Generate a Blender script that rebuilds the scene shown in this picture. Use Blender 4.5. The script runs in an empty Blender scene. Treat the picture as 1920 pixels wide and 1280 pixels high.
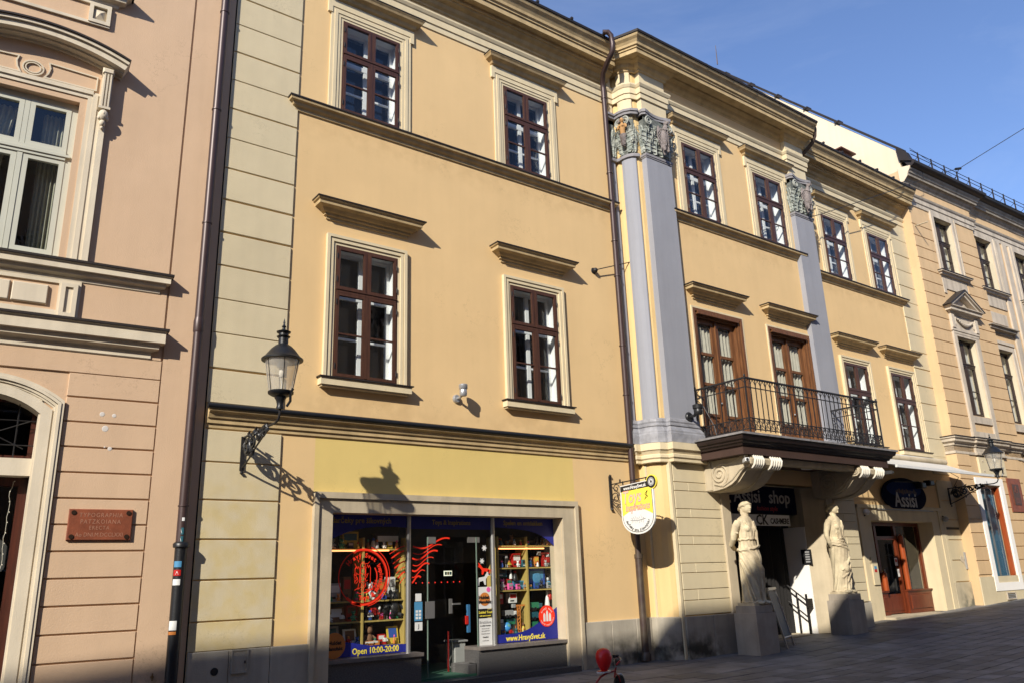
import bpy, bmesh, math, random
from mathutils import Vector, Matrix
R_ = math.radians
random.seed(7)
scene = bpy.context.scene
col = scene.collection

# ------------------------------------------------------------ camera, sky, sun, exposure
cd = bpy.data.cameras.new('camera'); cam = bpy.data.objects.new('camera', cd); col.objects.link(cam)
def cam_axes(yaw, pit, rol):
    f = Vector((math.sin(yaw)*math.cos(pit), math.cos(yaw)*math.cos(pit), math.sin(pit)))
    r = Vector((math.cos(yaw), -math.sin(yaw), 0)); u = r.cross(f)
    c, s = math.cos(rol), math.sin(rol)
    return c*r+s*u, c*u-s*r, f
cr_, cu_, cf_ = cam_axes(0.6428, 0.2903, -0.0341)
cm = Matrix((cr_, cu_, -cf_)).transposed().to_4x4(); cm.translation = (0, -12.7, 1.55)
cam.matrix_world = cm
cd.sensor_width = 36; cd.lens = 28.04; cd.clip_start = .05; cd.clip_end = 900
scene.camera = cam
SUN = Vector((1.65, 1.0, -1.1)).normalized()
world = bpy.data.worlds.new('World'); scene.world = world; world.use_nodes = True
nt = world.node_tree; nt.nodes.clear()
sky = nt.nodes.new('ShaderNodeTexSky'); sky.sky_type = 'NISHITA'; sky.sun_disc = False
sky.sun_elevation = R_(29.7); sky.sun_rotation = math.atan2(-1.65, -1.0)
sky.air_density = 1.0; sky.dust_density = 0.1; sky.ozone_density = 5.0
bg = nt.nodes.new('ShaderNodeBackground'); bg.inputs[1].default_value = SKY_STRENGTH = 0.108
wo = nt.nodes.new('ShaderNodeOutputWorld')
tc = nt.nodes.new('ShaderNodeTexCoord'); mpn = nt.nodes.new('ShaderNodeMapping'); mpn.inputs['Scale'].default_value = (1.2, 2.6, 5.0); mpn.inputs['Rotation'].default_value = (.2, .3, .5)
nz = nt.nodes.new('ShaderNodeTexNoise'); nz.inputs['Scale'].default_value = 1.6; nz.inputs['Detail'].default_value = 7; nz.inputs['Roughness'].default_value = .6; nz.inputs['Distortion'].default_value = .6
mr = nt.nodes.new('ShaderNodeMapRange'); mr.inputs[1].default_value = .48; mr.inputs[2].default_value = .80; mr.inputs[3].default_value = 0; mr.inputs[4].default_value = .12
tint = nt.nodes.new('ShaderNodeVectorMath'); tint.operation = 'MULTIPLY'; tint.inputs[1].default_value = (1.10, 1.0, 1.05)
mxc = nt.nodes.new('ShaderNodeMix'); mxc.data_type = 'RGBA'; mxc.inputs[7].default_value = (4.6, 5.0, 5.9, 1)      # thin high cirrus
nt.links.new(tc.outputs['Generated'], mpn.inputs[0]); nt.links.new(mpn.outputs[0], nz.inputs['Vector']); nt.links.new(nz.outputs[0], mr.inputs[0]); nt.links.new(mr.outputs[0], mxc.inputs[0])
nt.links.new(sky.outputs[0], tint.inputs[0]); nt.links.new(tint.outputs[0], mxc.inputs[6]); nt.links.new(mxc.outputs[2], bg.inputs[0]); nt.links.new(bg.outputs[0], wo.inputs[0])
sd = bpy.data.lights.new('sun', 'SUN'); sd.energy = 3.6; sd.angle = R_(0.53); sd.color = (1, .93, .81)
so = bpy.data.objects.new('sun', sd); col.objects.link(so); so.location = (-30, -30, 30)
so.rotation_euler = SUN.to_track_quat('-Z', 'Y').to_euler()
scene.view_settings.view_transform = 'Standard'; scene.view_settings.look = 'None'
scene.view_settings.exposure = 0.85; scene.view_settings.gamma = 1; scene.view_settings.use_curve_mapping = False
scene.render.engine = 'CYCLES'
scene.cycles.max_bounces = 8; scene.cycles.transparent_max_bounces = 16; scene.cycles.transmission_bounces = 6

# ------------------------------------------------------------ materials
MATS = {}
def _n(t, k, **kw):
    n = t.nodes.new(k)
    for a, b in kw.items(): setattr(n, a, b)
    return n
def rough_mat(name, c, rough=.85, var=.08, vscale=1.2, bump=.15, bscale=60, streak=.0, metal=0, spec=.35, dark=None, dpos=None, rnd=.0, c2=None, sheen=0):
    """painted plaster / stone / metal: base colour, mottled variation, streaks of dirt, fine relief"""
    m = bpy.data.materials.new(name); m.use_nodes = True; t = m.node_tree; t.nodes.clear(); L = t.links.new
    out = _n(t, 'ShaderNodeOutputMaterial'); b = _n(t, 'ShaderNodeBsdfPrincipled'); L(b.outputs[0], out.inputs[0])
    b.inputs['Roughness'].default_value = rough; b.inputs['Metallic'].default_value = metal
    b.inputs['Specular IOR Level'].default_value = spec
    geo = _n(t, 'ShaderNodeNewGeometry')
    n1 = _n(t, 'ShaderNodeTexNoise'); n1.inputs['Scale'].default_value = vscale; n1.inputs['Detail'].default_value = 6; n1.inputs['Roughness'].default_value = .62
    L(geo.outputs['Position'], n1.inputs['Vector'])
    cr = _n(t, 'ShaderNodeMapRange'); cr.inputs[1].default_value = .3; cr.inputs[2].default_value = .7
    cr.inputs[3].default_value = 1-var; cr.inputs[4].default_value = 1+var; L(n1.outputs[0], cr.inputs[0])
    last = cr.outputs[0]
    if streak:
        mp = _n(t, 'ShaderNodeMapping'); mp.inputs['Scale'].default_value = (5, 5, .35); L(geo.outputs['Position'], mp.inputs[0])
        n2 = _n(t, 'ShaderNodeTexNoise'); n2.inputs['Scale'].default_value = 1.0; n2.inputs['Detail'].default_value = 5; L(mp.outputs[0], n2.inputs['Vector'])
        r2 = _n(t, 'ShaderNodeMapRange'); r2.inputs[1].default_value = .42; r2.inputs[2].default_value = .75; r2.inputs[3].default_value = 1; r2.inputs[4].default_value = 1-streak
        L(n2.outputs[0], r2.inputs[0])
        mu = _n(t, 'ShaderNodeMath', operation='MULTIPLY'); L(last, mu.inputs[0]); L(r2.outputs[0], mu.inputs[1]); last = mu.outputs[0]
    if rnd:
        oi = _n(t, 'ShaderNodeObjectInfo'); r3 = _n(t, 'ShaderNodeMapRange'); r3.inputs[3].default_value = 1-rnd; r3.inputs[4].default_value = 1+rnd
        L(oi.outputs['Random'], r3.inputs[0]); mu = _n(t, 'ShaderNodeMath', operation='MULTIPLY'); L(last, mu.inputs[0]); L(r3.outputs[0], mu.inputs[1]); last = mu.outputs[0]
    base = _n(t, 'ShaderNodeRGB'); base.outputs[0].default_value = (*c, 1); csock = base.outputs[0]
    if c2:   # second colour in soft patches
        n4 = _n(t, 'ShaderNodeTexNoise'); n4.inputs['Scale'].default_value = vscale*.45; n4.inputs['Detail'].default_value = 4; L(geo.outputs['Position'], n4.inputs['Vector'])
        r4 = _n(t, 'ShaderNodeMapRange'); r4.inputs[1].default_value = .45; r4.inputs[2].default_value = .62; L(n4.outputs[0], r4.inputs[0])
        mx = _n(t, 'ShaderNodeMix', data_type='RGBA'); L(r4.outputs[0], mx.inputs[0]); L(csock, mx.inputs[6]); mx.inputs[7].default_value = (*c2, 1); csock = mx.outputs[2]
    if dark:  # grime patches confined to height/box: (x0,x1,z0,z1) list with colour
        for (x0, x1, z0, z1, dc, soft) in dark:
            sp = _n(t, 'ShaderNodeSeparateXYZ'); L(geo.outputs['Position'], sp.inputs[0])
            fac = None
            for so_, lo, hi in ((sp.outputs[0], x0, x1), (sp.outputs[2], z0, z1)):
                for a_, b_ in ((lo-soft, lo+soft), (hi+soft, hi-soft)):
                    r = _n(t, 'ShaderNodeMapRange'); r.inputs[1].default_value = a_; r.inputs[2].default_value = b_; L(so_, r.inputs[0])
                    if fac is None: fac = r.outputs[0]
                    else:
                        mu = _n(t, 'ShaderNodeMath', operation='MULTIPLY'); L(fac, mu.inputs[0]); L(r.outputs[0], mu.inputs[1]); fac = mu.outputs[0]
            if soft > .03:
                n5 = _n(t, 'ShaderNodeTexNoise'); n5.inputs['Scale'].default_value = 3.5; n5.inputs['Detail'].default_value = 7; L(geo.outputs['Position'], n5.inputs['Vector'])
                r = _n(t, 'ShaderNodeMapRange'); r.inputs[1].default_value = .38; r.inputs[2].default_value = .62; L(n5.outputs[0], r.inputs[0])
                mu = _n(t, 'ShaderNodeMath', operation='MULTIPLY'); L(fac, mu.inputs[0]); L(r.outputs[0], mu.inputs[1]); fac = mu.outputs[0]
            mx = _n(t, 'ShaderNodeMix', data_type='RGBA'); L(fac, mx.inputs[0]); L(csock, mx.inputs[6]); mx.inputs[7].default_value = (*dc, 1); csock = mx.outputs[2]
    if 'plaster' in name:
        nw = _n(t, 'ShaderNodeTexNoise'); nw.inputs['Scale'].default_value = .9; nw.inputs['Detail'].default_value = 8; nw.inputs['Roughness'].default_value = .7; L(geo.outputs['Position'], nw.inputs['Vector'])
        sb_ = _n(t, 'ShaderNodeMath', operation='SUBTRACT'); L(nw.outputs[0], sb_.inputs[0]); sb_.inputs[1].default_value = .5
        ab_ = _n(t, 'ShaderNodeMath', operation='ABSOLUTE'); L(sb_.outputs[0], ab_.inputs[0])
        rc = _n(t, 'ShaderNodeMapRange'); rc.inputs[1].default_value = .0; rc.inputs[2].default_value = .003; rc.inputs[3].default_value = 1; rc.inputs[4].default_value = 0; L(ab_.outputs[0], rc.inputs[0])
        nk = _n(t, 'ShaderNodeTexNoise'); nk.inputs['Scale'].default_value = .55; L(geo.outputs['Position'], nk.inputs['Vector'])
        rk = _n(t, 'ShaderNodeMapRange'); rk.inputs[1].default_value = .56; rk.inputs[2].default_value = .64; rk.inputs[3].default_value = 0; rk.inputs[4].default_value = .42; L(nk.outputs[0], rk.inputs[0])
        m1 = _n(t, 'ShaderNodeMath', operation='MULTIPLY'); L(rc.outputs[0], m1.inputs[0]); L(rk.outputs[0], m1.inputs[1])
        m2 = _n(t, 'ShaderNodeMath', operation='SUBTRACT'); m2.inputs[0].default_value = 1; L(m1.outputs[0], m2.inputs[1])
        m3 = _n(t, 'ShaderNodeMath', operation='MULTIPLY'); L(m2.outputs[0], m3.inputs[0]); L(last, m3.inputs[1]); last = m3.outputs[0]
    mx = _n(t, 'ShaderNodeVectorMath', operation='SCALE'); L(csock, mx.inputs[0]); L(last, mx.inputs['Scale']); L(mx.outputs[0], b.inputs['Base Color'])
    if bump:
        nb = _n(t, 'ShaderNodeTexNoise'); nb.inputs['Scale'].default_value = bscale; nb.inputs['Detail'].default_value = 4; L(geo.outputs['Position'], nb.inputs['Vector'])
        ns = _n(t, 'ShaderNodeTexNoise'); ns.inputs['Scale'].default_value = 2.2; ns.inputs['Detail'].default_value = 3; L(geo.outputs['Position'], ns.inputs['Vector'])
        ad = _n(t, 'ShaderNodeMath', operation='MULTIPLY_ADD'); L(ns.outputs[0], ad.inputs[0]); ad.inputs[1].default_value = 2.0; L(nb.outputs[0], ad.inputs[2])
        bp = _n(t, 'ShaderNodeBump'); bp.inputs['Strength'].default_value = bump; bp.inputs['Distance'].default_value = .012; L(ad.outputs[0], bp.inputs['Height']); L(bp.outputs[0], b.inputs['Normal'])
    MATS[name] = m; return m
def wood_mat(name, c, rough=.4, c2=None):
    m = bpy.data.materials.new(name); m.use_nodes = True; t = m.node_tree; b = t.nodes['Principled BSDF']; L = t.links.new
    geo = _n(t, 'ShaderNodeNewGeometry'); mp = _n(t, 'ShaderNodeMapping'); mp.inputs['Scale'].default_value = (26, 26, 2.2); L(geo.outputs['Position'], mp.inputs[0])
    n = _n(t, 'ShaderNodeTexNoise'); n.inputs['Scale'].default_value = 1.4; n.inputs['Detail'].default_value = 6; L(mp.outputs[0], n.inputs['Vector'])
    r = _n(t, 'ShaderNodeValToRGB'); r.color_ramp.elements[0].position = .3; r.color_ramp.elements[1].position = .72
    c2 = c2 or tuple(x*.55 for x in c)
    r.color_ramp.elements[0].color = (*c2, 1); r.color_ramp.elements[1].color = (*c, 1); L(n.outputs[0], r.inputs[0]); L(r.outputs[0], b.inputs['Base Color'])
    b.inputs['Roughness'].default_value = rough; b.inputs['Specular IOR Level'].default_value = .45
    MATS[name] = m; return m
def glass_mat(name, ior=1.6, tint=(.93, .96, .97), refl=(1, 1, 1), wav=.0):
    m = bpy.data.materials.new(name); m.use_nodes = True; t = m.node_tree; t.nodes.clear(); L = t.links.new
    out = _n(t, 'ShaderNodeOutputMaterial'); mx = _n(t, 'ShaderNodeMixShader'); L(mx.outputs[0], out.inputs[0])
    tr = _n(t, 'ShaderNodeBsdfTransparent'); tr.inputs[0].default_value = (*tint, 1)
    gl = _n(t, 'ShaderNodeBsdfGlossy'); gl.inputs[0].default_value = (*refl, 1); gl.inputs['Roughness'].default_value = .01
    geo = _n(t, 'ShaderNodeNewGeometry'); dt = _n(t, 'ShaderNodeVectorMath', operation='DOT_PRODUCT'); L(geo.outputs['Normal'], dt.inputs[0]); L(geo.outputs['Incoming'], dt.inputs[1])
    ab = _n(t, 'ShaderNodeMath', operation='ABSOLUTE'); L(dt.outputs['Value'], ab.inputs[0]); om = _n(t, 'ShaderNodeMath', operation='SUBTRACT'); om.inputs[0].default_value = 1; L(ab.outputs[0], om.inputs[1])
    pw = _n(t, 'ShaderNodeMath', operation='POWER'); L(om.outputs[0], pw.inputs[0]); pw.inputs[1].default_value = 5; F0 = ((ior-1)/(ior+1))**2
    fr = _n(t, 'ShaderNodeMath', operation='MULTIPLY_ADD'); L(pw.outputs[0], fr.inputs[0]); fr.inputs[1].default_value = 1-F0; fr.inputs[2].default_value = F0
    L(fr.outputs[0], mx.inputs[0]); L(tr.outputs[0], mx.inputs[1]); L(gl.outputs[0], mx.inputs[2])
    if wav:
        n = _n(t, 'ShaderNodeTexNoise'); n.inputs['Scale'].default_value = 3; L(geo.outputs['Position'], n.inputs['Vector'])
        bp = _n(t, 'ShaderNodeBump'); bp.inputs['Strength'].default_value = wav; bp.inputs['Distance'].default_value = .02; L(n.outputs[0], bp.inputs['Height']); L(bp.outputs[0], gl.inputs['Normal'])
    MATS[name] = m; return m
def flat(name, c, rough=.6, metal=0, spec=.4, emit=0):
    if name in MATS: return MATS[name]
    m = bpy.data.materials.new(name); m.use_nodes = True; t = m.node_tree; b = t.nodes['Principled BSDF']
    geo = _n(t, 'ShaderNodeNewGeometry'); n = _n(t, 'ShaderNodeTexNoise'); n.inputs['Scale'].default_value = 9; t.links.new(geo.outputs['Position'], n.inputs['Vector'])
    r = _n(t, 'ShaderNodeMapRange'); r.inputs[3].default_value = .9; r.inputs[4].default_value = 1.1; t.links.new(n.outputs[0], r.inputs[0])
    sc = _n(t, 'ShaderNodeVectorMath', operation='SCALE'); sc.inputs[0].default_value = c; t.links.new(r.outputs[0], sc.inputs['Scale']); t.links.new(sc.outputs[0], b.inputs['Base Color'])
    b.inputs['Roughness'].default_value = rough; b.inputs['Metallic'].default_value = metal; b.inputs['Specular IOR Level'].default_value = spec
    if emit: b.inputs['Emission Color'].default_value = (*c, 1); b.inputs['Emission Strength'].default_value = emit
    MATS[name] = m; return m

YEL = (.69, .485, .245)
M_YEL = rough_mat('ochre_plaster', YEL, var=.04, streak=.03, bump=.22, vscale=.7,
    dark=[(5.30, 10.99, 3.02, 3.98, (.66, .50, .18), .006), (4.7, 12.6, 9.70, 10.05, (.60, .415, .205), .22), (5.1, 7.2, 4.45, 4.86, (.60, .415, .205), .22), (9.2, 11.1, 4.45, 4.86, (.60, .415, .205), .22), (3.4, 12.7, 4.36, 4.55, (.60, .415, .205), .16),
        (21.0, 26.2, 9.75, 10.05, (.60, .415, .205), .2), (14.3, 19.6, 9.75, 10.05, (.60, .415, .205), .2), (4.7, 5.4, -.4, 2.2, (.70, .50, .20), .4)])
M_YELD = rough_mat('ochre_plaster_lower', (.66, .47, .22), var=.05, streak=.08, bump=.25, vscale=.8)
M_CRM = rough_mat('cream_quoin_plaster', (.59, .505, .335), var=.05, streak=.05, bump=.3, vscale=1.1, rnd=.035,
    dark=[(3.3, 4.8, -.3, 3.2, (.57, .46, .24), .5)])
M_MLD = rough_mat('cream_moulding_plaster', (.64, .54, .355), var=.06, streak=.10, bump=.2, vscale=1.6)
M_MLY = rough_mat('ochre_moulding_plaster', (.50, .37, .195), var=.14, streak=.25, bump=.3, vscale=2.2)
M_LIL = rough_mat('lilac_plaster', (.29, .295, .325), var=.05, streak=.10, bump=.2, vscale=.9)
M_PNK = rough_mat('pink_plaster', (.57, .40, .262), var=.045, streak=.05, bump=.25, vscale=.8)
M_PNT = rough_mat('pale_stone_trim', (.64, .56, .43), var=.07, streak=.15, bump=.2, vscale=1.5)
M_BEI = rough_mat('beige_plaster', (.60, .42, .235), var=.05, streak=.09, bump=.25, vscale=.9, rnd=.03)
M_BET = rough_mat('beige_building_trim', (.52, .45, .36), var=.12, streak=.30, bump=.25, vscale=1.8)
M_BEC = rough_mat('weathered_cornice', (.30, .26, .21), var=.2, streak=.4, bump=.3, vscale=1.6)
M_GAB = rough_mat('gable_plaster', (.72, .60, .43), var=.05, streak=.08, bump=.2, vscale=.5)
M_STN = rough_mat('grey_stone_plinth', (.40, .36, .29), var=.12, streak=.22, bump=.3, vscale=1.8, rnd=.05,
    dark=[(11.2, 14.4, -.3, .30, (.06, .055, .04), .2), (26.6, 28.0, .1, .55, (.10, .10, .08), .15)])
M_PLR = rough_mat('pale_limestone', (.48, .405, .285), var=.10, streak=.20, bump=.3, vscale=2)
M_STA = rough_mat('statue_limestone', (.60, .51, .34), var=.16, streak=.18, bump=.35, vscale=5, bscale=60, c2=(.44, .36, .24))
M_WHT = rough_mat('white_passage_paint', (.80, .78, .74), var=.03, bump=.1)
M_ROOF = rough_mat('dark_roof_tin', (.035, .028, .025), rough=.55, var=.2, bump=.1, metal=.3)
M_TIN = rough_mat('brown_sheet_metal', (.085, .06, .048), rough=.5, var=.15, vscale=5, bump=.08, spec=.5)
M_PIPE = rough_mat('brown_downpipe_metal', (.055, .032, .03), rough=.42, var=.12, vscale=4, bump=.03, spec=.6, metal=.25,
    dark=[(12.2, 13.0, -.5, 2.2, (.09, .07, .05), .2)])
M_CAST = rough_mat('black_cast_iron', (.008, .009, .011), rough=.40, var=.2, vscale=12, bump=.15, spec=.5)
M_WIN = wood_mat('brown_window_wood', (.085, .036, .02), .42, (.05, .02, .012))
M_DOOR = wood_mat('golden_brown_door_wood', (.20, .085, .03), .42, (.09, .034, .013))
M_RED = wood_mat('red_mahogany', (.17, .036, .012), .35, (.09, .018, .007))
M_ORW = wood_mat('orange_varnished_wood', (.36, .075, .018), .35, (.22, .042, .010))
M_SHF = wood_mat('yellow_shelf_wood', (.44, .33, .10), .5, (.34, .25, .07))
M_WIW = rough_mat('white_window_paint', (.78, .78, .76), rough=.5, var=.03, bump=.05)
M_GRW = rough_mat('grey_green_window_paint', (.50, .50, .42), rough=.55, var=.05, bump=.05)
M_DRK = rough_mat('dark_window_paint', (.035, .022, .018), rough=.5, var=.1, bump=.05)
M_GLS = glass_mat('window_glass', 1.62, wav=.25)
M_GLB = glass_mat('clear_lamp_glass', 1.45, (.95, .94, .91))
_t = M_GLB.node_tree; _o = [n for n in _t.nodes if n.type == 'OUTPUT_MATERIAL'][0]; _m = [n for n in _t.nodes if n.type == 'MIX_SHADER'][0]
_d = _t.nodes.new('ShaderNodeBsdfTranslucent'); _d.inputs[0].default_value = (.85, .82, .76, 1); _d2 = _t.nodes.new('ShaderNodeBsdfDiffuse'); _d2.inputs[0].default_value = (.85, .82, .76, 1)
_a = _t.nodes.new('ShaderNodeMixShader'); _t.links.new(_d.outputs[0], _a.inputs[1]); _t.links.new(_d2.outputs[0], _a.inputs[2])
_b = _t.nodes.new('ShaderNodeMixShader'); _b.inputs[0].default_value = .30; _t.links.new(_m.outputs[0], _b.inputs[1]); _t.links.new(_a.outputs[0], _b.inputs[2]); _t.links.new(_b.outputs[0], _o.inputs[0])
M_SGL = glass_mat('shop_glass', 1.40, (.95, .97, .96))
M_TGL = glass_mat('blue_tinted_glass', 1.7, (.08, .17, .26), wav=.2)
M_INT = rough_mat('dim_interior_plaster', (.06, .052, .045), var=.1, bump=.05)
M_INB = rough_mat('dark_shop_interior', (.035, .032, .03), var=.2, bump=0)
M_CUR = rough_mat('cream_curtain_cloth', (.40, .37, .30), var=.12, bump=.1, vscale=6, rough=.95)
M_IRN = rough_mat('black_wrought_iron', (.014, .013, .014), rough=.5, var=.2, vscale=15, bump=.1, spec=.45)
M_GRN = rough_mat('speckled_dark_granite', (.085, .082, .08), rough=.35, var=.5, vscale=55, bump=.02, spec=.5)
M_SIL = rough_mat('polished_stone_sill', (.16, .14, .125), rough=.3, var=.15, vscale=8, bump=.03, spec=.5)
M_ALU = rough_mat('brushed_aluminium', (.42, .42, .41), rough=.35, metal=.8, var=.06, bump=.02)
M_STONES = rough_mat('paving_stone', (.150, .148, .150), rough=.62, var=.28, vscale=2.2, bump=.45, bscale=22, rnd=.32, spec=.35, c2=(.115, .112, .112))
M_JOINT = rough_mat('paving_joint_grit', (.07, .065, .06), rough=.9, var=.25, vscale=9, bump=.4)
M_WPL = flat('white_plastic', (.66, .66, .64), .45)
M_BPL = flat('black_plastic', (.015, .015, .016), .4)
M_GRY = flat('grey_plastic', (.30, .30, .30), .4)
M_RDP = flat('red_plastic', (.42, .018, .014), .35)
M_YLP = flat('yellow_plastic', (.55, .40, .05), .4)
M_BLP = flat('blue_plastic', (.03, .08, .32), .4)
M_LBP = flat('light_blue_plastic', (.07, .24, .42), .4)
M_GNP = flat('green_plastic', (.03, .20, .10), .4)
M_ORP = flat('orange_plastic', (.55, .19, .04), .4)
M_BRN = flat('brown_felt', (.16, .08, .04), .8)
M_PKP = flat('pink_plastic', (.75, .12, .35), .4)
M_TEAL = flat('teal_card', (.02, .10, .13), .5)
M_DBL = flat('deep_blue_film', (.014, .02, .22), .5)
M_YPR = flat('yellow_print', (.85, .70, .08), .5)
M_RPR = flat('red_print_film', (.85, .035, .012), .45)
M_BLK = flat('black_print', (.012, .012, .012), .6)

# ------------------------------------------------------------ mesh builder
def smooth_ang(me, ang=35):
    for p in me.polygons: p.use_smooth = True
    bm = bmesh.new(); bm.from_mesh(me)
    c = math.cos(R_(ang))
    for e in bm.edges:
        if len(e.link_faces) == 2:
            e.smooth = e.link_faces[0].normal.dot(e.link_faces[1].normal) > c
        else: e.smooth = False
    bm.to_mesh(me); bm.free()
class MB:
    def __init__(s): s.v = []; s.f = []; s.T = None
    def pts(s, vs):
        if s.T: vs = [tuple(s.T @ Vector(p)) for p in vs]
        s.v += [tuple(p) for p in vs]
    def add(s, vs, fs):
        o = len(s.v); s.pts(vs); s.f += [tuple(i+o for i in f) for f in fs]; return s
    def quad(s, *p): return s.add(p, [tuple(range(len(p)))])
    def box(s, x0, x1, y0, y1, z0, z1):
        return s.add([(x0,y0,z0),(x1,y0,z0),(x1,y1,z0),(x0,y1,z0),(x0,y0,z1),(x1,y0,z1),(x1,y1,z1),(x0,y1,z1)],
            [(0,3,2,1),(4,5,6,7),(0,1,5,4),(1,2,6,5),(2,3,7,6),(3,0,4,7)])
    def taper(s, x0, x1, y0, y1, z0, z1, k):   # box whose -y face is smaller (bevelled face)
        return s.add([(x0+k,y0,z0+k),(x1-k,y0,z0+k),(x1,y0+k,z0),(x1,y1,z0),(x0,y1,z0),(x0,y0+k,z0),
                      (x0+k,y0,z1-k),(x1-k,y0,z1-k),(x1,y0+k,z1),(x1,y1,z1),(x0,y1,z1),(x0,y0+k,z1)],
            [(0,1,7,6),(0,5,2,1),(6,7,8,11),(0,6,11,5),(1,2,8,7),(2,3,9,8),(5,11,10,4),(11,8,9,10),(5,4,3,2),(3,4,10,9)])
    def loft(s, rings, caps=True, closed=True):
        n = len(rings[0]); o = len(s.v)
        for r in rings: s.pts(r)
        for i in range(len(rings)-1):
            for j in range(n if closed else n-1):
                k = (j+1) % n; s.f.append((o+i*n+j, o+i*n+k, o+(i+1)*n+k, o+(i+1)*n+j))
        if caps: s.f.append(tuple(o+j for j in range(n-1, -1, -1))); s.f.append(tuple(o+(len(rings)-1)*n+j for j in range(n)))
        return s
    def poly(s, pts2, y0, y1):      # polygon in xz extruded along y
        return s.loft([[(x, y0, z) for x, z in pts2], [(x, y1, z) for x, z in pts2]])
    def polyz(s, pts2, z0, z1):     # polygon in xy extruded along z
        return s.loft([[(x, y, z0) for x, y in pts2], [(x, y, z1) for x, y in pts2]])
    def polyx(s, pts2, x0, x1):     # polygon in yz extruded along x
        return s.loft([[(x0, y, z) for y, z in pts2], [(x1, y, z) for y, z in pts2]])
    def tube(s, pts, r, n=8, caps=True):
        P = [Vector(p) for p in pts]; rings = []; up = Vector((0, 0, 1)); prev = None
        for i, p in enumerate(P):
            t = ((P[i+1]-p) if i == 0 else (p-P[i-1]) if i == len(P)-1 else (P[i+1]-p).normalized()+(p-P[i-1]).normalized()).normalized()
            if prev is None:
                a = up if abs(t.z) < .9 else Vector((1, 0, 0)); u = t.cross(a).normalized()
            else: u = (prev - t*prev.dot(t)).normalized()
            prev = u; w = t.cross(u); rr = r[i] if isinstance(r, (list, tuple)) else r
            rings.append([tuple(p+(u*math.cos(q)+w*math.sin(q))*rr) for q in [2*math.pi*k/n for k in range(n)]])
        return s.loft(rings, caps)
    def lathe(s, prof, c=(0, 0, 0), n=20, ax='z'):
        rings = []
        for r, z in prof:
            ring = []
            for k in range(n):
                a = 2*math.pi*k/n; x, y = r*math.cos(a), r*math.sin(a)
                ring.append((c[0]+x, c[1]+y, c[2]+z) if ax == 'z' else (c[0]+x, c[1]+z, c[2]+y) if ax == 'y' else (c[0]+z, c[1]+x, c[2]+y))
            rings.append(ring)
        return s.loft(rings)
    def ell(s, c, r, n=14, m=9):
        return s.lathe_s(c, r, n, m)
    def lathe_s(s, c, r, n, m):
        rings = []
        for i in range(m+1):
            a = -math.pi/2 + math.pi*(i+.02)/(m+.04); z = math.sin(a)*r[2]; q = math.cos(a)
            rings.append([(c[0]+q*r[0]*math.cos(2*math.pi*k/n), c[1]+q*r[1]*math.sin(2*math.pi*k/n), c[2]+z) for k in range(n)])
        return s.loft(rings)
    def hood(s, xc, half, prof, y=0):  # moulding with mitred returns: prof (depth, z)
        rings = [[(xc-half-d, y, z), (xc-half-d, y-max(d, .001), z), (xc+half+d, y-max(d, .001), z), (xc+half+d, y, z)] for d, z in prof]
        return s.loft(rings)
    def sweep(s, prof, path, caps=True):  # prof (outward d, z) along xy path going +x, outward = right-hand side
        P = [Vector(p) for p in path]; nr = []
        for i in range(len(P)-1):
            d = (P[i+1]-P[i]).normalized(); nr.append(Vector((d.y, -d.x)))
        rings = []
        for i, p in enumerate(P):
            if i == 0: m = nr[0]
            elif i == len(P)-1: m = nr[-1]
            else:
                m = nr[i-1]+nr[i]; m = m / max(.35, m.dot(nr[i]))
            rings.append([(p.x+m.x*d, p.y+m.y*d, z) for d, z in prof])
        n = len(prof); o = len(s.v)
        for r in rings: s.pts(r)
        for i in range(len(rings)-1):
            for j in range(n-1): s.f.append((o+i*n+j, o+(i+1)*n+j, o+(i+1)*n+j+1, o+i*n+j+1))
        if caps: s.f.append(tuple(o+j for j in range(n))); s.f.append(tuple(o+(len(rings)-1)*n+j for j in range(n-1, -1, -1)))
        return s
    def frame(s, x0, x1, z0, z1, w, y0, y1, wb=None):  # rectangular picture frame, w = bar width
        wb = w if wb is None else wb
        s.box(x0, x0+w, y0, y1, z0, z1); s.box(x1-w, x1, y0, y1, z0, z1)
        s.box(x0+w, x1-w, y0, y1, z1-w, z1)
        if wb: s.box(x0+w, x1-w, y0, y1, z0, z0+wb)
        return s
    def ribbon(s, pts, w, y0, y1, closed=False):  # flat bar following xz path, width w to the outside (left-hand)
        P = [Vector(p) for p in pts]; n = len(P); rings = []
        for i, p in enumerate(P):
            a = P[i-1] if (i or closed) else None; b = P[(i+1) % n] if (i < n-1 or closed) else None
            d = ((b-p).normalized() if a is None else (p-a).normalized() if b is None else (b-p).normalized()+(p-a).normalized())
            d.normalize(); m = Vector((-d.y, d.x))
            if a is not None and b is not None: m /= max(.5, m.dot(Vector((-(b-p).normalized().y, (b-p).normalized().x))))
            q = p+m*w; rings.append([(p.x, y0, p.y), (q.x, y0, q.y), (q.x, y1, q.y), (p.x, y1, p.y)])
        if closed: rings.append(rings[0])
        return s.loft(rings, caps=not closed)
    def build(s, name, mat, parent=None, loc=(0, 0, 0), smooth=0, recalc=True):
        me = bpy.data.meshes.new(name); me.from_pydata(s.v, [], s.f); me.validate(clean_customdata=False)
        if recalc:
            bm = bmesh.new(); bm.from_mesh(me); bmesh.ops.recalc_face_normals(bm, faces=bm.faces); bm.to_mesh(me); bm.free()
        if smooth: smooth_ang(me, smooth)
        me.materials.append(mat)
        o = bpy.data.objects.new(name, me); col.objects.link(o); o.parent = parent; o.location = loc
        return o
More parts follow.
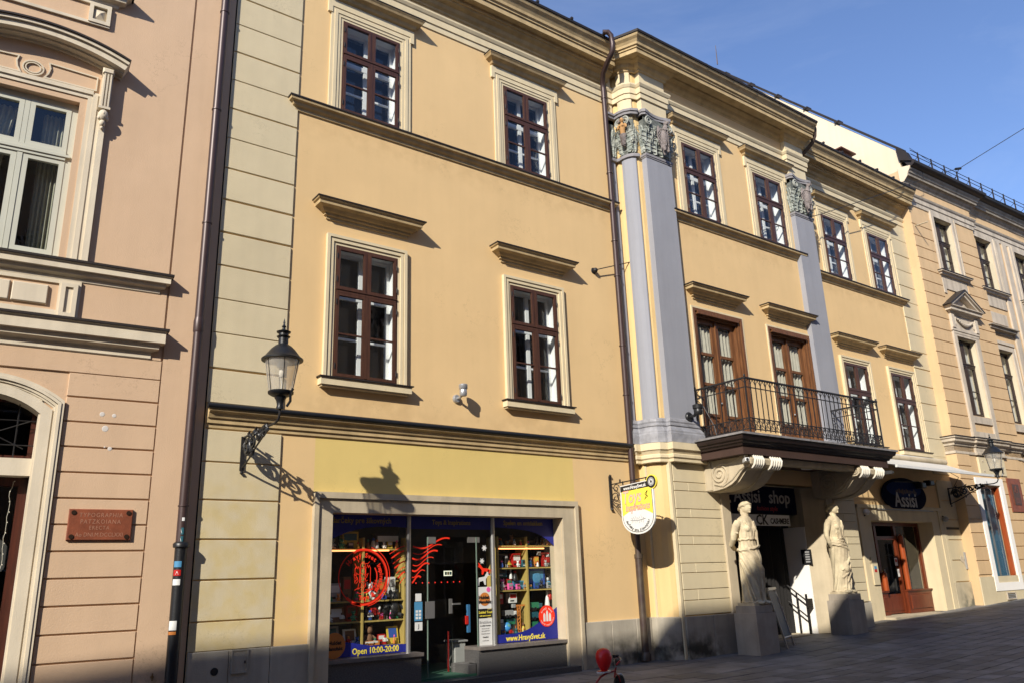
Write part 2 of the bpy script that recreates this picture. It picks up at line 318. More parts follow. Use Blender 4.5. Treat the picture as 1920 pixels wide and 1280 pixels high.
def thing(name, label, cat, loc=(0, 0, 0), rz=0, group=None):
    o = bpy.data.objects.new(name, None); col.objects.link(o); o.location = loc; o.rotation_euler = (0, 0, rz)
    o.empty_display_size = .2
    o['label'] = label; o['category'] = cat
    if group: o['group'] = group
    return o
def tag(o, label, cat, group=None):
    o['label'] = label; o['category'] = cat
    if group: o['group'] = group
    return o


def copy_tree(o, parent=None, loc=None):
    c = o.copy(); col.objects.link(c); c.parent = parent
    if loc is not None: c.location = loc
    for ch in list(o.children): copy_tree(ch, c)
    return c
def share(proto, parent, loc, scale=None, rot=None):
    c = proto.copy(); col.objects.link(c); c.parent = parent; c.location = loc
    if scale: c.scale = scale
    if rot: c.rotation_euler = rot
    return c
def wall(mb, x0, x1, z0, z1, holes, y=0.0, depth=.35):
    xs = sorted({x0, x1, *[h[0] for h in holes], *[h[1] for h in holes]}); zs = sorted({z0, z1, *[h[2] for h in holes], *[h[3] for h in holes]})
    xs = [x for x in xs if x0 <= x <= x1]; zs = [z for z in zs if z0 <= z <= z1]
    for i in range(len(xs)-1):
        for j in range(len(zs)-1):
            cx, cz = (xs[i]+xs[i+1])/2, (zs[j]+zs[j+1])/2
            if any(h[0] < cx < h[1] and h[2] < cz < h[3] for h in holes): continue
            mb.quad((xs[i], y, zs[j]), (xs[i+1], y, zs[j]), (xs[i+1], y, zs[j+1]), (xs[i], y, zs[j+1]))
    for a, b, c, d in holes:
        yb = y+depth
        mb.quad((a, y, c), (a, yb, c), (a, yb, d), (a, y, d)); mb.quad((b, y, c), (b, y, d), (b, yb, d), (b, yb, c))
        mb.quad((a, y, d), (a, yb, d), (b, yb, d), (b, y, d)); mb.quad((a, y, c), (b, y, c), (b, yb, c), (a, yb, c))
    return mb
# text -> mesh data
_TX = {}
def glyphs(body, size, align='CENTER', extrude=.002, shear=0, space=1.0, bold=0, sx=1.0):
    k = (body, size, align, extrude, shear, space, bold, sx)
    if k in _TX: return _TX[k]
    c = bpy.data.curves.new('t', 'FONT'); c.body = body; c.size = size; c.align_x = align; c.align_y = 'CENTER'; c.extrude = extrude
    c.shear = shear; c.space_character = space; c.offset = bold; c.resolution_u = 2
    o = bpy.data.objects.new('t', c); col.objects.link(o)
    bpy.context.view_layer.update()
    me = bpy.data.meshes.new_from_object(o.evaluated_get(bpy.context.evaluated_depsgraph_get()))
    vs = [(v.co.x*sx, v.co.y, v.co.z) for v in me.vertices]; fs = [tuple(p.vertices) for p in me.polygons]
    bpy.data.objects.remove(o); bpy.data.curves.remove(c); bpy.data.meshes.remove(me)
    _TX[k] = (vs, fs); return vs, fs
FACE_S = Matrix(((1, 0, 0, 0), (0, 0, -1, 0), (0, 1, 0, 0), (0, 0, 0, 1)))       # text facing -y (street)
FACE_L = Matrix(((0, 0, -1, 0), (-1, 0, 0, 0), (0, 1, 0, 0), (0, 0, 0, 1)))      # text facing -x, reading towards -y
def text(name, body, size, mat, parent, loc, face=FACE_S, rot=0, **kw):
    mb = MB(); mb.T = face @ Matrix.Rotation(rot, 4, 'Z'); vs, fs = glyphs(body, size, **kw); mb.add(vs, fs)
    return mb.build(name, mat, parent, loc, recalc=False)
def arc_text(mb, body, size, R, a0, a1, flip=False, face=FACE_S, c=(0, 0, 0), **kw):
    n = len(body)
    for i, ch in enumerate(body):
        if ch == ' ': continue
        a = a0+(a1-a0)*i/max(1, n-1)
        vs, fs = glyphs(ch, size, **kw)
        rot = a-math.pi/2 if not flip else a+math.pi/2
        old = mb.T; mb.T = Matrix.Translation(c) @ face @ Matrix.Translation((R*math.cos(a), R*math.sin(a), 0)) @ Matrix.Rotation(rot, 4, 'Z')
        mb.add(vs, fs); mb.T = old
def struct(o): o['kind'] = 'structure'; return o
def zg(x):   # pavement level rises gently to the right
    P = [(-60, -.16), (12, -.16), (14.6, -.11), (21.4, .16), (25.4, .25), (31, .49), (120, 2.2)]
    for (a, b), (c, d) in zip(P, P[1:]):
        if x <= c: return b+(d-b)*(x-a)/(c-a)
    return P[-1][1]
# ============================================================ ground
mb = MB(); xs = [-60, -20, 0, 6, 12, 14.6, 18, 21.4, 25.4, 31, 45, 70, 120]
for a, b in zip(xs, xs[1:]):
    mb.quad((a, -60, zg(a)-.012), (b, -60, zg(b)-.012), (b, 60, zg(b)-.012), (a, 60, zg(a)-.012))
pave = struct(mb.build('pavement', M_JOINT))
unit = MB().taper(-.5, .5, 0, 1, -.5, .5, .012)
# stone: unit slab lying flat (bevelled face up)
um = MB(); k = .012
um.add([(-.5,-.5,-1),(.5,-.5,-1),(.5,.5,-1),(-.5,.5,-1),(-.5,-.5,-.3),(.5,-.5,-.3),(.5,.5,-.3),(-.5,.5,-.3),(-.5+k,-.5+k,0),(.5-k,-.5+k,0),(.5-k,.5-k,0),(-.5+k,.5-k,0)],
    [(0,1,5,4),(1,2,6,5),(2,3,7,6),(3,0,4,7),(4,5,9,8),(5,6,10,9),(6,7,11,10),(7,4,8,11),(8,9,10,11)])
slots = []
rng = random.Random(3)
y = -.02; row = 0
while y > -16:
    band = y > -2.9 if True else 0
    d = .5 if y > -2.9 else .30
    if abs(y+2.9) < .26: d = .44
    gap = .035 if abs(y-d+3.0) < .25 else .010
    x = 2.0+rng.random()*.8
    xmax = 60 if y > -9 else 30
    while x < xmax:
        w = (rng.uniform(.8, 1.25) if y > -2.9 else rng.uniform(.42, .75))
        slots.append((x+w/2, y-d/2, w-.012, d-gap)); x += w
    y -= d
def keep(cx, cy):   # leave out stones under the houses' projecting bays
    if 13.0 < cx < 20.6 and cy > -.35 and not 15.3 < cx < 18.8: return False
    return True
slots = [s for s in slots if keep(s[0], s[1])]
def inview(cx, cy):
    v = Vector((cx, cy+12.7, zg(cx)-1.55)); z = v.dot(cf_)
    if z <= .2: return None
    px = 960+v.dot(cr_)/z*1495.7; py = 640-v.dot(cu_)/z*1495.7
    return z if -60 < px < 1980 and py < 1340 else None
vis = sorted([(inview(s[0], s[1]), s) for s in slots if inview(s[0], s[1]) is not None], key=lambda q: q[0]/math.sqrt(q[1][2]*q[1][3]))
near = [s for _, s in vis[:298]]; nearset = set(near)
proto = um.build('paving_stone', M_STONES, pave); first = True
for (cx, cy, w, d) in near:
    sl = (zg(cx+.3)-zg(cx-.3))/.6
    o = proto if first else share(proto, pave, (0, 0, 0)); first = False
    o.location = (cx, cy, zg(cx)+rng.uniform(-.002, .004)); o.scale = (w, d, .05); o.rotation_euler = (rng.uniform(-.004, .004), -math.atan(sl), rng.uniform(-.003, .003))
rest = MB()
for s in slots:
    if s in nearset: continue
    cx, cy, w, d = s; z = rng.uniform(-.003, .003)
    a, b, c, e = cx-w/2, cx+w/2, cy-d/2, cy+d/2
    rest.add([(a, c, zg(a)-.03), (b, c, zg(b)-.03), (b, e, zg(b)-.03), (a, e, zg(a)-.03), (a+.01, c+.01, zg(a)+z), (b-.01, c+.01, zg(b)+z), (b-.01, e-.01, zg(b)+z), (a+.01, e-.01, zg(a)+z)],
             [(4,5,6,7), (0,1,5,4), (1,2,6,5), (2,3,7,6), (3,0,4,7)])
o = rest.build('paving_stone_field', M_STONES, pave, recalc=False); o['kind'] = 'stuff'
# drain covers
def manhole(x, y, lab):
    t = thing('drain_cover', lab, 'drain cover', (x, y, zg(x)+.006), 0)
    MB().lathe([(.02, 0), (.27, 0), (.27, .008), (.25, .012), (.02, .012)], n=24).build('cover_plate', M_CAST, t)
    m = MB()
    for i in range(-4, 5): m.box(-.2, .2, i*.05-.008, i*.05+.008, .012, .017)
    m.build('grip_ribs', M_IRN, t)
manhole(19.3, -5.6, 'dark round drain cover set in the paving, nearer of two')
manhole(23.8, -6.0, 'dark round drain cover set in the paving, farther of two')

# ============================================================ window prototypes (hang off a holder, moved to the first use)
def make_window(w, h, zt, kind):
    """casement window of two storeys of lights; origin bottom centre on the wall plane; kind 'lower' or 'upper'"""
    x = w/2; f = MB(); F = .042
    f.frame(-x, x, 0, h, F, -.03, .07); f.box(-x+F, x-F, -.045, .05, zt-.035, zt+.035)
    f.box(-x+.02, x-.02, -.06, -.03, zt+.02, zt+.045)
    f.box(-.022, .022, -.035, .05, zt+.035, h-F); f.box(-.024, .024, -.05, .05, F, zt-.035)
    win = f.build('window', M_WIN)
    def sash(a, b, c, d, mun):
        s = MB().frame(a, b, c, d, .05, -.045, .0)
        s.frame(a+.04, b-.04, c+.04, d-.04, .018, -.03, -.005)
        if mun: s.box(a+.05, b-.05, -.042, -.005, mun-.015, mun+.015)
        s.build('sash', M_WIN, win)
        xx = a-.005 if a < 0 else b+.005
        for zz in (c+.18, d-.18): MB().lathe([(.011, -.05), (.011, .05)], (xx, -.052, zz), 6).build('hinge', M_IRN, win)
        cuts = [c+.05, mun, d-.05] if mun else [c+.05, d-.05]
        for q in range(len(cuts)-1):
            MB().quad((a+.05, -.02, cuts[q]), (b-.05, -.02, cuts[q]), (b-.05, -.02, cuts[q+1]), (a+.05, -.02, cuts[q+1])).build('pane', M_GLS, win)
    m = (F+zt-.035)/2
    sash(-x+F-.008, -.024, zt+.038, h-F+.01, None); sash(.024, x-F+.008, zt+.038, h-F+.01, None)
    sash(-x+F-.008, -.026, F-.01, zt-.038, m); sash(.026, x-F+.008, F-.01, zt-.038, m)
    # white box lining and inner casements
    l = MB(); D0, D1 = .072, .30
    l.box(-x-.02, -x+.028, D0, D1, 0, h); l.box(x-.028, x+.02, D0, D1, 0, h); l.box(-x+.028, x-.028, D0, D1, h-.03, h+.02); l.box(-x+.028, x-.028, D0, D1, -.02, .03)
    l.build('lining', M_WIW, win)
    i = MB(); i.frame(-x+.03, x-.03, .03, h-.03, .07, .24, .298); i.box(-.045, .045, .235, .295, .11, h-.11); i.box(-x+.1, x-.1, .23, .29, zt-.05, zt+.05)
    i.box(-x+.1, -.05, .245, .285, m-.02, m+.02); i.box(.05, x-.1, .245, .285, m-.02, m+.02)
    i.build('inner_frame', M_WIW, win)
    MB().quad((-x+.1, .27, .1), (x-.1, .27, .1), (x-.1, .27, h-.1), (-x+.1, .27, h-.1)).build('inner_pane', M_GLS, win)
    return win
def surround_lower(win, w, h):
    x = w/2; s = MB(); o = .185
    for k, (wd, y) in enumerate(((.185, -.035), (.125, -.05), (.06, -.03))):
        pass
    def ring(i0, i1, y0):
        s.box(-x-i1, -x-i0, y0, .004, 0, h+i1); s.box(x+i0, x+i1, y0, .004, 0, h+i1); s.box(-x-i0, x+i0, y0, .004, h+i0, h+i1)
    ring(.13, .185, -.075); ring(.115, .13, -.045); ring(.055, .115, -.055); ring(.0, .055, -.03)
    s.build('surround', M_MLD, win)
    g = MB(); g.box(-x-.25, x+.25, -.15, 0, -.16, -.035); g.box(-x-.22, x+.22, -.11, 0, -.19, -.16); g.build('sill', M_MLD, win)
    MB().box(-x-.28, x+.28, -.18, .0, -.033, -.012).build('sill_flashing', M_ROOF, win)
def surround_upper(win, w, h):
    x = w/2; s = MB()
    def ring(i0, i1, y0, y1=.004):
        s.box(-x-i1, -x-i0, y0, y1, 0, h+i1); s.box(x+i0, x+i1, y0, y1, 0, h+i1); s.box(-x-i0, x+i0, y0, y1, h+i0, h+i1)
    ring(.19, .26, -.035); ring(.125, .19, -.05); ring(.06, .125, -.035); ring(0, .06, -.02)
    s.box(-x-.33, x+.33, -.05, .004, h+.24, h+.40); s.box(-x-.33, -x-.24, -.05, .004, h+.10, h+.24); s.box(x+.24, x+.33, -.05, .004, h+.10, h+.24)
    s.build('surround', M_MLD, win)
HOOD_U = [(.0, .34), (.03, .355), (.04, .40), (.10, .43), (.13, .49), (.21, .53), (.23, .57), (.255, .60), (.255, .615)]
HOOD_L = [(.0, 0), (.03, .015), (.03, .06), (.07, .075), (.07, .11), (.12, .13), (.16, .18), (.24, .21), (.25, .27), (.28, .285), (.29, .31)]
def hood_for(parent, xc, y, z, half, prof, name='hood'):
    h = MB().hood(0, half, prof).build(name, M_MLY, parent, (xc, y, z))
    d, zz = prof[-1]
    MB().hood(0, half, [(d+.012, zz), (d+.012, zz+.022), (d*.3, zz+.07), (0, zz+.085)]).build('flashing', M_ROOF, h)
    return h
W, H1, H2 = 1.27, 2.49, 2.08
proto_lo = make_window(W, H1, 1.61, 'lower'); surround_lower(proto_lo, W, H1); proto_lo.name = 'window'
proto_up = make_window(W, H2, 1.30, 'upper'); surround_upper(proto_up, W, H2)
hood_for(proto_up, 0, 0, H2, .87, HOOD_U)
hood_for(proto_lo, 0, 0, H1+.46, .82, HOOD_L)

# ============================================================ the yellow palace
YR = Vector((12, 0, -.16)); YO = tuple(-YR)
pal = thing('palace', 'long ochre yellow palace with lilac grey pilasters and an iron balcony', 'building', tuple(YR))
def yb(mb, name, mat, smooth=0, recalc=True): return mb.build(name, mat, pal, YO, smooth, recalc)
ZT = 14.3
up_z, lo_z = 10.32, 5.04
LB = [6.18, 10.12]; CB = [15.47, 18.42]; RB = [22.57, 25.23]
hw = W/2
holes = [(c-hw, c+hw, lo_z, lo_z+H1) for c in LB]+[(c-hw, c+hw, up_z, up_z+H2) for c in LB]+[(5.63, 10.60, -.4, 2.73)]
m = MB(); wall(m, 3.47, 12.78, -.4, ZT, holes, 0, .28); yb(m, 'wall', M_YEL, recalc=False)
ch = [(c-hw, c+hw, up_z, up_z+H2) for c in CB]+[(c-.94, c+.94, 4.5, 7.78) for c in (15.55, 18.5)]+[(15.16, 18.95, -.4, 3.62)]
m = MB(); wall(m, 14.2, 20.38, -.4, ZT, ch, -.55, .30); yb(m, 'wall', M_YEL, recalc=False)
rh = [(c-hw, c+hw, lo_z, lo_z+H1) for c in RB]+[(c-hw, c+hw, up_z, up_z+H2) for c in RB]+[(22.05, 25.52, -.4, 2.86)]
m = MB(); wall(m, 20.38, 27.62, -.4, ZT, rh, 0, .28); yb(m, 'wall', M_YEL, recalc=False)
# curved corner between left and middle bay, and the little return at the right of the middle bay
CORNER = [(12.74, 0), (12.95, 0), (12.97, -.09), (13.01, -.14), (13.01, -.26), (13.05, -.39), (13.13, -.48), (13.22, -.53), (13.35, -.545), (13.37, -.585), (14.25, -.585), (14.25, -.55)]
m = MB().sweep([(0, -.4), (0, ZT+.4)], CORNER, caps=False); yb(m, 'corner_wall', M_YELD)
yb(MB().quad((20.38, -.55, -.4), (20.38, -.55, ZT), (20.38, 0, ZT), (20.38, 0, -.4)), 'corner_wall', M_YEL)
# lilac pilasters
def pil(poly, z0=4.92, z1=11.52): return yb(MB().polyz(poly, z0, z1), 'pilaster', M_LIL)
bulge = [(12.99, -.20), (12.955, -.21), (12.955, -.29), (12.985, -.40), (13.04, -.485), (13.10, -.535), (13.13, -.54), (13.13, -.47), (13.08, -.40), (13.03, -.3)]
pil([(12.78, .01), (12.78, -.06), (12.88, -.06), (12.88, .01)]); pil(bulge); pil([(13.32, -.5), (13.32, -.70), (14.22, -.70), (14.22, -.5)])
pil([(19.42, -.5), (19.42, -.70), (20.30, -.70), (20.30, -.5)], 4.4)
PATH_C = [(12.76, 0), (12.76, -.07), (12.92, -.07), (12.95, -.16), (12.95, -.28), (12.985, -.42), (13.06, -.52), (13.17, -.575), (13.31, -.585), (13.31, -.70), (14.23, -.70), (14.23, -.55)]
m = MB().sweep([(0, 4.92), (.02, 4.90), (.035, 4.84), (.02, 4.80), (.05, 4.78), (.05, 4.74), (.03, 4.72), (.06, 4.68), (.09, 4.62), (.09, 4.58), (.10, 4.56), (.10, 4.36)], PATH_C); yb(m, 'pilaster_base', rough_mat('grey_flashing', (.27, .27, .29), rough=.6, var=.25, vscale=6, bump=.2, spec=.4))
# entablature parts
PATH_D = [(12.76, 0), (12.76, -.07), (12.92, -.07), (12.95, -.16), (12.96, -.30), (13.0, -.44), (13.09, -.53), (13.30, -.58), (13.30, -.70), (14.24, -.70), (14.24, -.55), (19.40, -.55), (19.40, -.70), (20.34, -.70), (20.34, 0), (27.60, 0)]
ARCH = [(0, 13.08), (.025, 13.09), (.025, 13.22), (.05, 13.23), (.05, 13.38), (.07, 13.40), (.10, 13.46), (.10, 13.50), (0, 13.54)]
BED = [(0, 13.74), (.03, 13.76), (.04, 13.80), (.10, 13.84), (.14, 13.91), (.24, 13.95), (.26, 13.99), (.30, 13.99), (.30, 14.3), (0, 14.3)]
yb(MB().sweep(ARCH, [(3.47, 0), (12.76, 0)]), 'architrave', M_MLD); yb(MB().sweep(ARCH, PATH_D), 'architrave', M_MLD)
CB_ = [(x, z-.12) for x, z in BED]
BED = [(x, z+.12) for x, z in BED]; yb(MB().sweep(CB_, [(3.47, 0), (12.80, 0)]), 'bed_moulding', M_MLY); yb(MB().sweep(BED, PATH_D[:-2]), 'bed_moulding', M_MLY); yb(MB().sweep(CB_, [(20.41, 0), (27.6, 0)]), 'bed_moulding', M_MLY)
# frieze blocks above pilasters
for poly in (bulge, [(13.32, -.5), (13.32, -.69), (14.22, -.69), (14.22, -.5)], [(19.42, -.5), (19.42, -.69), (20.30, -.69), (20.30, -.5)], [(26.2, .01), (26.2, -.02), (27.55, -.02), (27.55, .01)], [(12.78, .01), (12.78, -.06), (12.91, -.06), (12.91, .01)]):
    yb(MB().polyz(poly, 12.5, 14.0), 'frieze_block', M_MLD)
COR = [(.24, 13.86), (.46, 13.86), (.46, 14.02), (.49, 14.02), (.49, 14.07), (.53, 14.10), (.54, 14.18), (.58, 14.26), (.64, 14.33), (.66, 14.38), (.66, 14.43), (.0, 14.43)]
PL = [(3.47, 0), (12.72, 0)]; PC = [(12.7, 0.0), (13.02, -.12), (13.22, -.60), (20.40, -.60)]; PR_ = [(20.42, 0), (27.3, 0)]
CORC = [(d, 14.51-(14.43-z)*.74) for d, z in COR]; COR = [(d, 14.43-(14.43-z)*.86) for d, z in COR]
yb(MB().sweep(COR, PL), 'cornice', M_MLY); yb(MB().sweep(CORC, PC), 'cornice', M_MLY); yb(MB().sweep(COR, PR_), 'cornice', M_MLY)
EDGE = [(.3, 14.42), (.69, 14.42), (.70, 14.475), (.66, 14.49), (.0, 14.80), (.0, 14.42)]
EDC = [(d, z+.08) for d, z in EDGE]
yb(MB().sweep(EDGE, PL), 'roof_edge', M_ROOF); yb(MB().sweep(EDC, PC), 'roof_edge', M_ROOF); yb(MB().sweep(EDGE, PR_), 'roof_edge', M_ROOF)
m = MB(); rg = random.Random(5)
x = 3.8
while x < 27:
    y = -.66 if x < 12.5 else (-1.26 if x < 20.3 else -.66)
    yb(MB().box(x-.03, x+.03, y-.04, y+.06, 14.5, 14.56), 'roof_clip', M_ROOF); x += 1.05
# roof and closed shell behind the facade
m = MB(); m.quad((3.47, -.5, 14.45), (27.4, -.5, 14.45), (27.4, 7, 17.4), (3.47, 7, 17.4)); m.quad((3.47, 14, 14.45), (27.4, 14, 14.45), (27.4, 7, 17.4), (3.47, 7, 17.4))
yb(m, 'roof', M_ROOF)
m = MB(); m.box(3.6, 27.5, 4.0, 4.1, -.4, 14.0); m.box(3.5, 3.6, .3, 4.0, -.4, 14.0); m.box(12.75, 12.95, .29, 4.0, -.4, 14.0); m.box(20.4, 20.5, .02, 4, -.4, 14)
for x in (8.2, 17, 24): m.box(x-.06, x+.06, .31, 4.0, 4.3, 14.0)
for z in (3.75, 9.3, 13.8): m.box(3.6, 27.5, .31, 4.0, z, z+.3)
m.box(13.4, 20.4, -.24, .30, 9.3, 9.6); m.box(13.4, 20.4, -.24, .30, 3.8, 4.4); m.box(13.4, 20.4, -.24, .30, 13.7, 13.9); m.box(3.5, 27.5, 3.9, 14, 13.9, 14.3)
m.box(13.35, 13.45, -.3, .3, -.4, 13.9)
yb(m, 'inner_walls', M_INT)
# windows
def put(proto, x, y, z): return copy_tree(proto, pal, tuple(Vector((x, y, z))-YR))
for c in LB: put(proto_lo, c, 0, lo_z); put(proto_up, c, 0, up_z)
for c in CB: put(proto_up, c, -.55, up_z)
for c in RB: put(proto_lo, c, 0, lo_z); put(proto_up, c, 0, up_z)
def kill(o):
    for ch in list(o.children): kill(ch)
    bpy.data.objects.remove(o)
kill(proto_lo)
# string courses
S2 = [(0, 10.02), (.03, 10.04), (.04, 10.09), (.09, 10.12), (.11, 10.17), (.16, 10.19), (.17, 10.24), (0, 10.25)]
def string(prof, path, nm='string_course', mat=M_MLY, fl=True, lift=.0):
    o = yb(MB().sweep([(d, z+lift) for d, z in prof], path), nm, mat)
    if fl:
        d = max(p[0] for p in prof); z = prof[-2][1]+lift
        MB().sweep([(d+.015, z), (d+.015, z+.03), (0, z+.06)], path).build('flashing', M_ROOF, o)
string(S2, [(4.68, .0), (4.68, -.001), (12.62, -.001), (12.62, 0)]); string(S2, [(14.35, -.55), (14.35, -.551), (19.55, -.551), (19.55, -.55)]); string(S2, [(20.95, 0), (20.95, -.001), (26.25, -.001), (26.25, 0)])
S1 = [(0, 3.98), (.03, 3.99), (.03, 4.05), (.06, 4.06), (.06, 4.13), (.09, 4.14), (.12, 4.21), (.17, 4.24), (.17, 4.27), (0, 4.28)]
string(S1, [(3.49, 0), (12.62, 0)], fl=False)
o = yb(MB().tube([(3.45, -.17, 4.31), (12.6, -.17, 4.31)], .045, 10), 'string_course_flashing', M_CAST, 60)
yb(MB().sweep([(.15, 4.29), (.15, 4.35), (0, 4.40)], [(3.49, 0), (12.62, 0)]), 'string_course_flashing', M_ROOF)
S1C = [(0, 3.92), (.03, 3.94), (.03, 4.00), (.06, 4.03), (.06, 4.09), (.04, 4.11), (.08, 4.18), (.11, 4.20), (.11, 4.35), (0, 4.36)]
yb(MB().sweep(S1C, [(12.80, 0), (12.80, -.1), (12.95, -.1), (12.93, -.2), (12.94, -.30), (12.98, -.44), (13.06, -.54), (13.30, -.60), (13.30, -.72), (14.75, -.72), (14.75, -.55)]), 'belt_moulding', M_MLD)
string(S1, [(20.4, 0), (20.4, -.001), (21.1, -.001), (21.1, 0)], fl=False)
# quoin blocks: left edge and right edge
qb = MB().taper(0, 1.23, -.032, .0, .011, .579, .008).build('quoin_block', M_CRM, pal, tuple(Vector((3.47, 0, 12.0))-YR))
zs = [12.0+.59*k for k in range(1, 3)]+[12.0-.59*k for k in range(1, 13)]+[3.46-.59, 3.46-1.18, 3.46-1.77, 3.46-2.36]
zs = [12.59, 13.18, 11.41, 10.83, 10.24, 9.66, 9.07, 8.49, 7.9, 7.3, 6.7, 6.11, 5.53, 4.95]
for z in zs: share(qb, pal, tuple(Vector((3.47, 0, z))-YR), (1, 1, 1))
qb.location = tuple(Vector((3.47, 0, 12.0))-YR)
for z, h in ((4.38, .95),): share(qb, pal, tuple(Vector((3.47, 0, z))-YR), (1, 1, h))
for z0, z1 in ((3.46, 3.97), (2.88, 3.46), (2.29, 2.88), (1.70, 2.29), (1.11, 1.70), (.70, 1.11)):
    share(qb, pal, tuple(Vector((3.47, 0, z0))-YR), (1.0, 1, (z1-z0)/.59))
for z in zs+[12.0, 4.38]: share(qb, pal, tuple(Vector((26.2, 0, z))-YR), (1.36/1.23, 1, 1))
for z0, z1 in ((3.55, 4.2), (2.95, 3.55), (2.32, 2.95), (1.70, 2.32), (1.05, 1.70)):
    share(qb, pal, tuple(Vector((26.32, 0, z0))-YR), (1.28/1.23, 1, (z1-z0)/.59))
yb(MB().box(26.2, 26.33, -.045, .0, .2, 4.1), 'pilaster_strip', M_CRM); yb(MB().box(26.2, 27.58, -.07, 0, .1, 1.04), 'plinth', rough_mat('stained_cream_plinth', (.50, .43, .30), var=.08, streak=.2, bump=.2, dark=[(26.5, 27.6, .1, .75, (.14, .14, .11), .25)]))
# ashlar of the projecting bay (tall and thin courses, thin ones split)
def ashlar(x0, x1, zz, flip, y=-.55, dp=.06):
    for i in range(len(zz)-1):
        z1, z0 = zz[i], zz[i+1]
        if z1-z0 > .3: segs = [(x0, x1)]
        else:
            xm = x0+(x1-x0)*(.36 if flip else .3); segs = [(x0, xm), (xm, x1)]
        for a, b in segs:
            yb(MB().taper(a+.005, b-.005, y-dp, y, z0+.006, z1-.006, .006), 'ashlar_block', M_CRM)
ashlar(13.35, 14.86, [4.0, 3.93, 3.51, 3.32, 2.93, 2.74, 2.35, 2.17, 1.78, 1.58, 1.24, 1.02, .72], False)
ashlar(19.42, 20.36, [4.0, 3.5, 3.3, 2.95, 2.74, 2.35, 2.17, 1.78, 1.58, 1.2, 1.0, .72], True)
ashlar(20.44, 21.35, [4.0, 3.5, 3.3, 2.95, 2.74, 2.35, 2.17, 1.78, 1.58, 1.2, 1.0, .72], True, 0.0, .03)
# plinth slabs
def slab(x0, x1, y=-.0, d=.06, z1=.70, z0=-.4): yb(MB().taper(x0+.004, x1-.004, y-d, y, z0, z1, .008), 'plinth_slab', M_STN)
for a, b in ((3.47, 4.06), (4.06, 4.68), (4.68, 5.31), (10.99, 11.75), (11.75, 12.45), (12.45, 12.9)): slab(a, b)
for a, b in ((13.30, 14.15), (14.15, 14.84)): slab(a, b, -.55, .12)
slab(19.45, 20.4, -.55, .1); slab(20.4, 21.38)
yb(MB().sweep([(.05, -.4), (.05, .69), (0, .71)], CORNER[:9], caps=False), 'plinth_slab', M_STN)
yb(MB().box(13.24, 13.31, -.62, -.5, -.4, 3.95), 'corner_rib', M_CRM)
yb(MB().box(12.99, 13.03, -.17, -.1, .7, 3.95), 'corner_rib', M_CRM)
hat = yb(MB().frame(4.09, 4.34, .37, .70, .02, -.085, -.05).box(4.11, 4.32, -.075, -.06, .39, .68), 'meter_hatch', M_STN)
MB().box(4.28, 4.30, -.1, -.085, .5, .54).build('latch', M_CAST, hat)
yb(MB().lathe([(.005, 0), (.055, 0), (.055, .004), (.005, .004)], (3.86, -.0675, .42), 16, 'y'), 'vent_hole', M_BLK)
kill(proto_up)
# ============================================================ balcony doors
def balcony_door(c):
    y0 = -.55; h = 3.33; f = MB()
    for k, (a, yy) in enumerate(((.0, -.03), (.07, .0), (.13, .04))):
        f.frame(-.94+a, .94-a, 0, h-a*.9, .075, yy, .30)
    f.box(-.78, .78, -.06, .12, h-.14, h-.06)
    d = f.build('balcony_door', M_DOOR, pal, tuple(Vector((c, y0, 4.45))-YR))
    MB().frame(-.985, .985, 0, h+.045, .044, -.03, .0, 0).build('plaster_fillet', M_MLD, d)
    for a, b in ((-.735, -.012), (.012, .735)):
        s = MB(); t = h-.20
        s.box(a, a+.12, .13, .19, .02, t); s.box(b-.12, b, .13, .19, .02, t); s.box(a+.12, b-.12, .13, .19, t-.11, t); s.box(a+.12, b-.12, .13, .19, .02, .16)
        for z in (.74, 1.50, 2.26): s.box(a+.12, b-.12, .125, .185, z-.035, z+.035)
        s.box(a+.12, b-.12, .15, .18, .16, .70); s.taper(a+.17, b-.17, .12, .15, .22, .64, .03)
        s.build('door_leaf', M_DOOR, d)
        for z0, z1 in ((.78, 1.46), (1.54, 2.22), (2.30, t-.11)):
            MB().quad((a+.12, .165, z0), (b-.12, .165, z0), (b-.12, .165, z1), (a+.12, .165, z1)).build('pane', M_GLS, d)
        # gathered curtain hung in deep folds
        n = 46; top, bot = [], []; rg = random.Random(int(c*10)+int(b*10))
        ph = rg.random()*6
        lv = [[] for _ in range(7)]
        for i in range(n+1):
            u = i/n; x = a+.03+(b-a-.06)*u; f0 = math.sin(u*34+ph)*.03+math.sin(u*61+ph*2)*.014
            for q in range(7):
                z = .70+(t-.16-.70)*q/6
                lv[q].append((x+math.sin(q*.9+ph)*.006, .235+f0*(1.2-.09*q)+.012*math.sin(q*1.3+u*9), z))
        m = MB()
        for q in range(6):
            for i in range(n): m.quad(lv[q][i], lv[q][i+1], lv[q+1][i+1], lv[q+1][i])
        me = m.build('curtain', M_CUR, d, recalc=False)
    MB().box(-.02, .02, .09, .13, .05, h-.2).build('meeting_stile', M_DOOR, d)
    MB().lathe([(.018, -.02), (.024, 0), (.018, .02)], (-.06, .09, 1.05), 8).build('handle', M_ALU, d)
balcony_door(15.55); balcony_door(18.5)
hood_for(pal, 15.48-12, -.55, 8.0+.16, .78, HOOD_L); hood_for(pal, 18.48-12, -.55, 8.0+.16, .82, HOOD_L)

